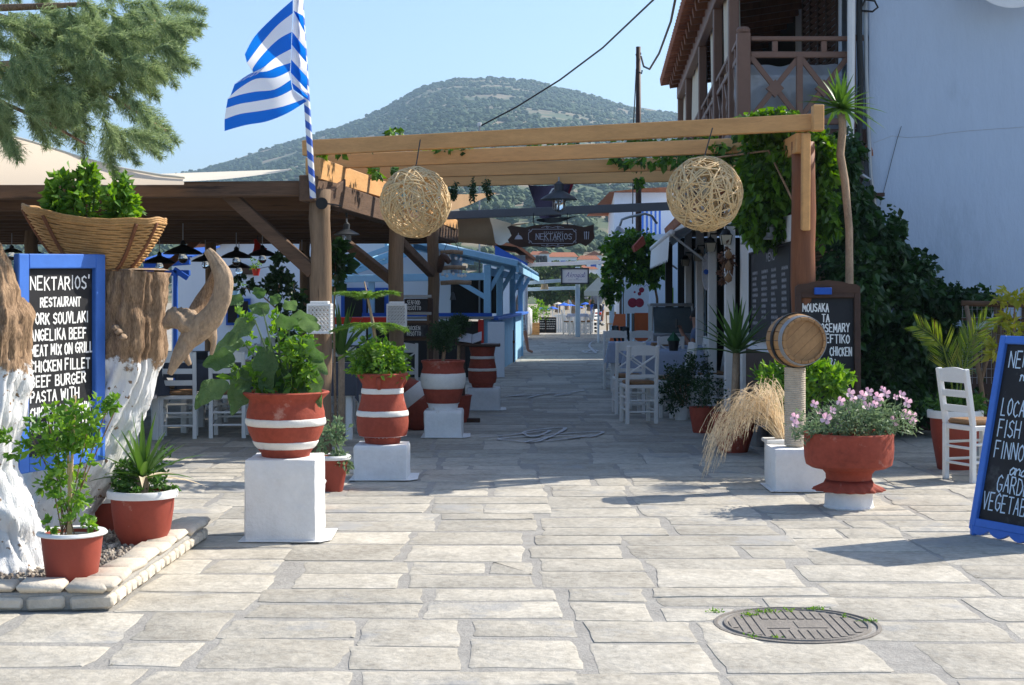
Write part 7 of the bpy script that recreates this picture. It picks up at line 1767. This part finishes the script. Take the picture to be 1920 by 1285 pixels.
# tall yucca with a bare stem
tyx = 13.55
tr_ = [V((at(1592, 0, tyx).x, tyx, 0)), at(1590, 700, tyx), at(1593, 540, tyx), at(1592, 430, tyx), at(1584, 340, tyx), at(1576, 290, tyx), at(1580, 240, tyx), at(1577, 215, tyx)]
yucca('tall_yucca', 'tall yucca with a bare grey stem and a spiky head by the pergola end', at(1576, 205, tyx), 44, .40, .06, M['leaf_yucca'], (.08, 1.9), tr_)
# ivy bank along the white wall
iv = thing('ivy_bank', 'dark bank of ivy and creeper sloping down the foot of the white wall', 'ivy', (3.5, 15.8, 0))
bl_ = [B(1580, 300, 15.2, 28, .4, 50, 420), B(1590, 400, 15.4, 45, .5, 60, 800), B(1640, 450, 15.8, 55, .5, 60, 900), B(1690, 520, 15.9, 60, .5, 50, 900), B(1760, 560, 15.9, 65, .5, 32, 800), B(1820, 565, 15.7, 45, .4, 22, 360), B(1600, 540, 15.3, 60, .6, 90, 1300), B(1680, 620, 15.8, 80, .6, 80, 1300), B(1640, 720, 15.6, 90, .6, 70, 1200), B(1760, 640, 16, 70, .5, 70, 900), B(1760, 740, 16, 80, .5, 60, 800), B(1560, 660, 15.0, 40, .4, 80, 600)]
bl_ = [(c, r, int(n * 1.5)) for c, r, n in bl_]
obj('foliage', cloud(bl_, .085, ratio=.8, droop=.35, up=-.1), M['leaf_ivy'], iv, kind='stuff')
m = MB()
for k in range(14): m.tube([(U(3.0, 5.0), 16.6, 0), (U(3.0, 4.6), 16.2, .8), (U(2.9, 4.2), 15.9, U(1.2, 2.2))], [.03, .022, .01], 6)
obj('stems', m, M['bark'], iv, kind='stuff')
tag(obj('deep_shade_screen', MB().bbox((4.6, 16.65, .55), (3.6, .3, 1.1), .02), M['dark_wood']), 'dark low screen added to stand for the deep shade under the ivy bank', 'screen')  # dark board added so the gap below the ivy reads as shade
# palm in a rimmed pot
pp = V((3.78, 12.95, 0))
pot('rimmed_pot', 'tall red pot with a broad white rim holding a young palm', pp, [(.145, 0), (.15, .01), (.20, .3), (.215, .50)], M['plastic_red'], rim=.06)
pm = thing('young_palm', 'young palm with browning fronds in the rimmed pot by the fence', 'palm', pp + V((0, 0, .46)))
def frond(path, n, ll):
    pts = [at(*p) for p in path]; o = MB().tube(pts, [.009, .008, .006, .004, .003][:len(pts)], 6); P, D = [], []
    for k in range(n):
        f = .25 + .75 * k / n; s = f * (len(pts) - 1); i = min(int(s), len(pts) - 2); q = pts[i].lerp(pts[i + 1], s - i); d = (pts[i + 1] - pts[i]).normalized(); sd = d.cross(V((0, 1, 0))).normalized()
        for sg in (-1, 1): P.append(q); D.append(d * .9 + sd * sg * .6 + V((0, U(-.35, .1), -.1)))
    v, f_ = leaf_mesh(np.array(P), np.array(D), ll * np.repeat(1.1 - .5 * np.linspace(0, 1, n), 2), .014)
    obj('frond', join((np.array(o.v), o.f), (v, f_)), M['leaf_palm'], pm)
frond([(1790, 770, 12.95), (1782, 700, 12.9), (1768, 650, 12.85), (1750, 630, 12.8), (1720, 610, 12.75)], 40, .24)
frond([(1795, 770, 12.95), (1805, 700, 12.9), (1818, 650, 12.9), (1832, 620, 12.9), (1850, 598, 12.9)], 40, .22)
frond([(1793, 770, 12.95), (1795, 710, 13.1), (1802, 670, 13.3), (1812, 640, 13.4), (1815, 620, 13.5)], 30, .2)
herb(pm, [(pp + V((0, 0, .56)), (.27, .22, .07), 520)], .06, M['leaf_mid'])
# wire fence of weathered poles
fe = thing('pole_fence', 'weathered wooden pole and wire fence before the white wall', 'fence', (4.4, 13.8, 0))
for x, y in ((1872, 557), (1925, 560), (1985, 560)): obj('post', MB().tube([(at(x, 0, 13.8).x, 13.8, 0), at(x, y, 13.8)], .045, 9, wob=.15), M['old_wood_z'], fe, smooth='all')
for y in (571, 600): obj('rail', MB().tube([at(1803, y - 2, 13.75), at(1870, y, 13.75), at(2010, y + 2, 13.75)], .026 if y < 590 else .012, 8, wob=.15), M['old_wood'], fe, smooth='all')
obj('prop', MB().tube([at(1812, 575, 13.7), at(1836, 700, 13.4), at(1845, 760, 13.3)], .022, 8), M['old_wood_z'], fe, smooth='all'); obj('prop', MB().tube([at(1866, 620, 13.7), at(1838, 720, 13.4)], .018, 8), M['old_wood_z'], fe, smooth='all')
m = MB()
for k in range(22): x = 1805 + k * 9; m.tube([at(x, 572, 13.74), at(x, 720, 13.74)], .0025, 3)
for k in range(9): m.tube([at(1803, 580 + k * 16, 13.74), at(2010, 580 + k * 16, 13.74)], .0025, 3)
obj('wire_mesh', m, M['steel'], fe, kind='stuff')
t = thing('yellow_shrub', 'yellow green leafy shrub at the right edge behind the A board', 'shrub', (at(1900, 0, 13.5).x, 13.5, 0))
herb(t, [B(1905, 555, 13.5, 34, .2, 16, 120), B(1895, 620, 13.5, 26, .2, 30, 130), B(1868, 655, 13.2, 16, .12, 20, 60), B(1915, 660, 13.4, 30, .2, 40, 160)], .085, M['leaf_yellow'], ratio=.5)
obj('stem', MB().tube([(at(1900, 0, 13.5).x, 13.5, 0), at(1898, 700, 13.5), at(1903, 560, 13.5)], [.02, .014, .006], 6), M['bark'], t)
# white chairs by the palm
for X, Y, dg, lb in ((3.74, 12.2, -68, 'white ladder back chair standing before the palm pot'), (4.25, 12.55, 75, 'white chair partly hidden behind the A board')): put_chair(chl, X, Y, dg, lb)

# A board at the right edge
bl = V((2.845, 9.42, .06)); uu_ = V((.45, -.893, 0)).normalized(); tl = V((2.845 + .893 * .26, 9.42 + .45 * .26, 1.232)); br = bl + uu_ * .66
Ab, O, u_, v_, n_, W, Hh = board('a_board', 'blue framed A board listing local fish and garden vegetables at the right edge', bl, br, tl, .05, M['blue'], [('NEKTARIOS', .14, .84, .085, .72), ('restaurant', .30, .77, .055, .45), ('LOCAL', .14, .585, .085, .36), ('FISH WITH', .14, .475, .085, .62), ('FINNOCHIO', .14, .365, .085, .66), ('and', .36, .29, .06, .18), ('GARDEN', .24, .195, .085, .48), ('VEGETABLES', .10, .095, .085, .76)], .0085, mat('pale_blue_lettering', (.55, .68, .80), .8, .05, 20, 0), thick=.035)
vs = [bl + u_ * (W * k / 24) + v_ * (-.015 - .035 * abs(math.sin(k / 24 * math.pi * 4))) for k in range(25)] + [br + v_ * .02, bl + v_ * .02]
obj('scalloped_apron', MB().poly([p + n_ * .012 for p in vs], n_ * -.024), M['blue'], Ab)
bk0 = V((tl.x + .893 * .30, tl.y + .45 * .30, .0))
for k in (.05, .61): obj('rear_leg', MB().beam(tl + u_ * k - n_ * .03, bk0 + u_ * k, .04, .05), M['blue'], Ab)
obj('rear_rail', MB().beam(bk0 + u_ * .05 + V((-.1, -.05, .4)), bk0 + u_ * .61 + V((-.1, -.05, .4)), .03, .05), M['blue'], Ab)
for k in (.025, .635): obj('front_leg', MB().beam(bl + u_ * k + v_ * .02, V((bl.x, bl.y, 0)) + u_ * k, .035, .05), M['blue'], Ab)

# ------------------------------------------------------------------ poles and wires
up = thing('utility_pole', 'weathered wooden utility pole rising behind the pergola', 'utility pole', (at(1197, 0, 34).x, 34, 0))
obj('shaft', MB().tube([(at(1198, 0, 34).x, 34, 0), at(1197, 300, 34), at(1197, 88, 34)], [.075, .065, .055], 10, wob=.05), M['dark_wood'], up, smooth='all')
obj('insulator', MB().tube([at(1192, 104, 34), at(1202, 100, 34)], .03, 6), M['black'], up); obj('hook', MB().tube([at(1197, 135, 33.9), at(1203, 138, 33.9), at(1204, 132, 33.9)], .02, 6), M['black'], up)
pipe('pole_stay', [at(1193, 130, 33.9), at(1188, 230, 33.9), at(1186, 420, 33.9)], .012, M['black'], 'thin stay wire running down beside the utility pole', 'cable')
pipe('overhead_cable', [at(1270, -20, 24), at(1258, 40, 27), at(1236, 100, 30), at(1218, 130, 33), at(1207, 125, 33.6), at(1202, 106, 33.9)], .022, M['black'], 'twisted overhead cable drooping from the utility pole to the house', 'cable')
pipe('overhead_wire', [at(1260, -40, 22), at(1225, 0, 24), at(1130, 90, 27), at(1050, 150, 28.5), at(970, 200, 29.5), at(902, 236, 30)], .016, M['black'], 'overhead wire sloping from the top right down to a thin mast', 'cable')
t = thing('thin_mast', 'thin grey mast that ends the overhead wire', 'mast', (at(899, 0, 30).x, 30, 0))
obj('shaft', MB().tube([(at(899, 0, 30).x, 30, 0), at(899, 234, 30)], .018, 7), M['steel'], t); obj('insulator', MB().lathe([(.0, -.04), (.04, -.03), (.04, .04), (0, .05)], at(899, 234, 30), 10), M['white_paint'], t)

# ------------------------------------------------------------------ people and the scooter
def skinned(name, pts, edges, parent, m, root=0):
    me = bpy.data.meshes.new(name); o = bpy.data.objects.new(name, me); COL.objects.link(o); off = world_loc(parent)
    me.from_pydata([tuple(V(p[0]) - off) for p in pts], edges, []); me.update(); o.parent = parent
    o.modifiers.new('skin', 'SKIN')
    if not me.skin_vertices: return o
    for i, p in enumerate(pts):
        d = me.skin_vertices[0].data[i]; d.radius = (p[1], p[2] if len(p) > 2 else p[1]); d.use_root = (i == root)
    o.modifiers['skin'].use_smooth_shade = True
    s = o.modifiers.new('sub', 'SUBSURF'); s.levels = 2; s.render_levels = 2
    me.materials.append(m); return o
def person(label, loc, J, shirt, trousers, hold=None, hair_r=1.0):
    """J: joint positions relative to loc"""
    t = thing('person', label, 'person', loc); g = {k: V(loc) + V(p) for k, p in J.items()}
    names = ['pelvis', 'waist', 'chest', 'neck', 'head', 'crown', 'ls', 'le', 'lw', 'lh', 'rs', 're', 'rw', 'rh', 'lhip', 'lk', 'la', 'lt', 'rhip', 'rk', 'ra', 'rt']
    rad = [.12, .11, .13, .05, .085, .06, .055, .042, .03, .034, .055, .042, .03, .034, .08, .055, .038, .03, .08, .055, .038, .03]
    ix = {n: i for i, n in enumerate(names)}
    E = [('pelvis', 'waist'), ('waist', 'chest'), ('chest', 'neck'), ('neck', 'head'), ('head', 'crown'), ('chest', 'ls'), ('ls', 'le'), ('le', 'lw'), ('lw', 'lh'), ('chest', 'rs'), ('rs', 're'), ('re', 'rw'), ('rw', 'rh'), ('pelvis', 'lhip'), ('lhip', 'lk'), ('lk', 'la'), ('la', 'lt'), ('pelvis', 'rhip'), ('rhip', 'rk'), ('rk', 'ra'), ('ra', 'rt')]
    skinned('body', [(g[n], r) for n, r in zip(names, rad)], [(ix[a], ix[b]) for a, b in E], t, M['skin'])
    mid = lambda a, b, f=.7: g[a].lerp(g[b], f)
    skinned('shirt', [(g['pelvis'], .135), (g['waist'], .13), (g['chest'], .15), (g['chest'].lerp(g['neck'], .6), .085), (g['ls'], .075), (mid('ls', 'le'), .062), (g['rs'], .075), (mid('rs', 're'), .062)], [(0, 1), (1, 2), (2, 3), (2, 4), (4, 5), (2, 6), (6, 7)], t, shirt)
    skinned('shorts', [(g['pelvis'], .14), (g['lhip'], .10), (mid('lhip', 'lk', .85), .082), (g['rhip'], .10), (mid('rhip', 'rk', .85), .082)], [(0, 1), (1, 2), (0, 3), (3, 4)], t, trousers)
    hd, fw = g['head'], (V(J['face'])).normalized(); side = fw.cross(V((0, 0, 1))).normalized()
    o = MB(); 
    for i in range(9):
        th = math.pi * .62 * i / 8
        for j in range(14):
            a = 2 * math.pi * j / 14; d = V((0, 0, 1)) * math.cos(th) + (side * math.cos(a) - fw * math.sin(a)) * math.sin(th)
            k = .118 if d.dot(fw) < .35 else .098
            o.v.append(tuple(hd + V((0, 0, .045)) - fw * .018 + d * k * hair_r))
    for i in range(8):
        for j in range(14): o.f.append((i * 14 + j, i * 14 + (j + 1) % 14, i * 14 + 14 + (j + 1) % 14, i * 14 + 14 + j))
    obj('hair', o, M['hair'], t, smooth='all')
    obj('nose', MB().lathe([(.016, -.02), (.012, .0), (.004, .025)], hd + fw * .092 + V((0, 0, .01)), 8), M['skin'], t, smooth='all')
    for sg in (-1, 1): obj('eye', MB().lathe([(0, -.008), (.009, 0), (0, .008)], hd + fw * .085 + side * .034 * sg + V((0, 0, .03)), 8), M['hair'], t); obj('ear', MB().lathe([(.0, -.03), (.014, 0), (.0, .03)], hd + side * .092 * sg, 8), M['skin'], t, smooth='all')
    obj('mouth', MB().beam(hd + fw * .088 - side * .022 + V((0, 0, -.035)), hd + fw * .088 + side * .022 + V((0, 0, -.035)), .008, .008, b=0), M['terracotta'], t)
    for w_ in ('l', 'r'):
        h0 = g[w_ + 'h']; d = (g[w_ + 'h'] - g[w_ + 'w']).normalized(); s_ = d.cross(V((0, 0, 1))); s_ = s_.normalized() if s_.length > .1 else V((1, 0, 0)); pn = s_.cross(d)
        o = MB()
        for k in range(4): b0 = h0 + s_ * (-.024 + .016 * k); o.tube([b0, b0 + d * (.04 + .006 * (k in (1, 2))), b0 + d * .055 - pn * .03], [.009, .008, .007], 6)
        o.tube([h0 + s_ * .03, h0 + s_ * .045 + d * .02, h0 + s_ * .035 + d * .045], [.010, .009, .007], 6)
        obj('fingers', o, M['skin'], t, smooth='all', kind='stuff')
    return t
px_ = V((at(1306, 0, 23.6).x, 23.6, 0))
person('person in a blue grey shirt sitting on the terrace holding up a phone', px_, dict(pelvis=(0, 0, .52), waist=(.02, 0, .66), chest=(.03, 0, .86), neck=(.01, 0, 1.0), head=(-.01, -.01, 1.12), crown=(.01, 0, 1.2), ls=(.02, -.19, .93), le=(-.12, -.24, .70), lw=(-.24, -.16, .88), lh=(-.27, -.13, .96), rs=(.02, .19, .93), re=(-.05, .26, .68), rw=(-.25, .18, .72), rh=(-.32, .15, .73), lhip=(-.02, -.1, .50), lk=(-.45, -.12, .50), la=(-.42, -.12, .09), lt=(-.54, -.13, .04), rhip=(-.02, .1, .50), rk=(-.45, .12, .50), ra=(-.42, .12, .09), rt=(-.54, .13, .04), face=(-.95, -.3, 0)), M['denim'], M['denim'])
ph_ = thing('mobile_phone', 'dark mobile phone held up by the seated person', 'phone', px_ + V((-.33, -.14, .97)))
obj('case', MB().bbox(px_ + V((-.33, -.14, 1.03)), (.012, .075, .15), .004, rz=R(20)), M['black'], ph_)
put_chair(chl, px_.x + .04, px_.y, 92, 'white chair under the person with the phone')
# scooter with rider
sq = gd(1121, 625); SX, SY_ = sq.x, sq.y
sc = thing('scooter', 'black scooter with a red tail lamp parked at the alley end', 'scooter', (SX, SY_, 0))
def S(x, y, z): return V((SX + x, SY_ + y, z))
rotx = Matrix.Rotation(R(90), 3, 'Y')
for y in (.15, 1.4):
    w_ = obj('wheel', MB().lathe([(.15, -.05), (.24, -.055), (.27, -.03), (.27, .03), (.24, .055), (.15, .05)], S(0, y, .27), 24, rot=rotx), M['rubber'], sc, smooth=True); obj('rim', MB().lathe([(0, -.04), (.15, -.045), (.15, .045), (0, .04)], S(0, y, .27), 16, rot=rotx), M['steel'], w_)
obj('rear_body', MB().bbox(S(0, .35, .62), (.30, .75, .38), .08), M['black'], sc, smooth=True); obj('seat', MB().bbox(S(0, .45, .86), (.28, .8, .11), .04), M['black'], sc, smooth=True)
obj('footboard', MB().bbox(S(0, .95, .36), (.34, .6, .12), .03), M['dark_grey'], sc, smooth=True); obj('leg_shield', MB().bbox(S(0, 1.25, .75), (.42, .12, .75), .05, rot=Matrix.Rotation(R(-18), 3, 'X')), M['blue_deep'], sc, smooth=True)
obj('top_box', MB().bbox(S(0, .02, .98), (.34, .3, .24), .05), M['black'], sc, smooth=True); obj('tail_lamp', MB().bbox(S(0, -.04, .74), (.26, .06, .09), .02), M['red'], sc); obj('number_plate', MB().bbox(S(0, -.06, .56), (.2, .012, .14), .003), M['chalk'], sc)
obj('mudguard', MB().bbox(S(0, .0, .45), (.16, .2, .08), .03), M['black'], sc); obj('handlebar', MB().tube([S(-.33, 1.08, 1.05), S(-.15, 1.15, 1.1), S(.15, 1.15, 1.1), S(.33, 1.08, 1.05)], .02, 7), M['black'], sc, smooth='all')
for sg in (-1, 1): mr = obj('mirror', MB().bbox(S(sg * .38, 1.1, 1.32), (.14, .02, .09), .008), M['steel'], sc); obj('stalk', MB().tube([S(sg * .25, 1.1, 1.08), S(sg * .36, 1.1, 1.28)], .008, 5), M['black'], mr)
obj('exhaust', MB().tube([S(.2, -.05, .33), S(.18, .5, .30)], .05, 8), M['steel'], sc, smooth='all')
greyc = mat('grey_cotton', (.17, .18, .20), .9, .1, 8, .1)
person('person in a grey shirt riding the scooter, seen from behind', (SX + .06, SY_ + .55, .0), dict(pelvis=(0, 0, .98), waist=(0, .04, 1.1), chest=(0, .08, 1.32), neck=(0, .1, 1.48), head=(0, .12, 1.60), crown=(0, .11, 1.68), ls=(-.2, .08, 1.40), le=(-.32, .22, 1.18), lw=(-.33, .45, 1.08), lh=(-.33, .52, 1.08), rs=(.2, .08, 1.40), re=(.32, .22, 1.18), rw=(.33, .45, 1.08), rh=(.33, .52, 1.08), lhip=(-.1, .05, .95), lk=(-.2, .45, .9), la=(-.17, .38, .48), lt=(-.17, .5, .44), rhip=(.1, .05, .95), rk=(.2, .45, .9), ra=(.17, .38, .48), rt=(.17, .5, .44), face=(0, 1, 0)), greyc, M['denim'])
wq = gd(1002, 663)
stripe = mat('striped_shorts', (.03, .035, .07), .9, .1, 5, 0)
def stripes():
    m, t_, b, N, L = nodes('striped_cotton'); tc = N.new('ShaderNodeTexCoord'); wv = N.new('ShaderNodeTexWave'); wv.bands_direction = 'Z'; wv.inputs['Scale'].default_value = 9; wv.inputs['Distortion'].default_value = .6
    rp = N.new('ShaderNodeValToRGB'); rp.color_ramp.interpolation = 'CONSTANT'; rp.color_ramp.elements[0].color = (.03, .04, .09, 1); rp.color_ramp.elements[1].position = .55; rp.color_ramp.elements[1].color = (.7, .7, .72, 1)
    L.new(tc.outputs['Object'], wv.inputs[0]); L.new(wv.outputs[0], rp.inputs[0]); L.new(rp.outputs[0], b.inputs['Base Color']); return m
person('person in striped shorts stepping out from behind the blue kiosk', (wq.x - .30, wq.y + .1, 0), dict(pelvis=(-.08, 0, .92), waist=(-.08, 0, 1.06), chest=(-.07, 0, 1.3), neck=(-.06, 0, 1.46), head=(-.04, 0, 1.58), crown=(-.05, 0, 1.66), ls=(-.07, -.19, 1.38), le=(-.10, -.24, 1.12), lw=(-.02, -.22, .9), lh=(0, -.22, .83), rs=(-.07, .19, 1.38), re=(-.14, .24, 1.12), rw=(-.12, .24, .9), rh=(-.11, .24, .82), lhip=(-.08, -.1, .88), lk=(.08, -.1, .48), la=(.14, -.1, .08), lt=(.27, -.1, .035), rhip=(-.08, .1, .88), rk=(-.12, .1, .48), ra=(-.28, .1, .12), rt=(-.18, .1, .04), face=(1, 0, 0)), greyc, stripes())
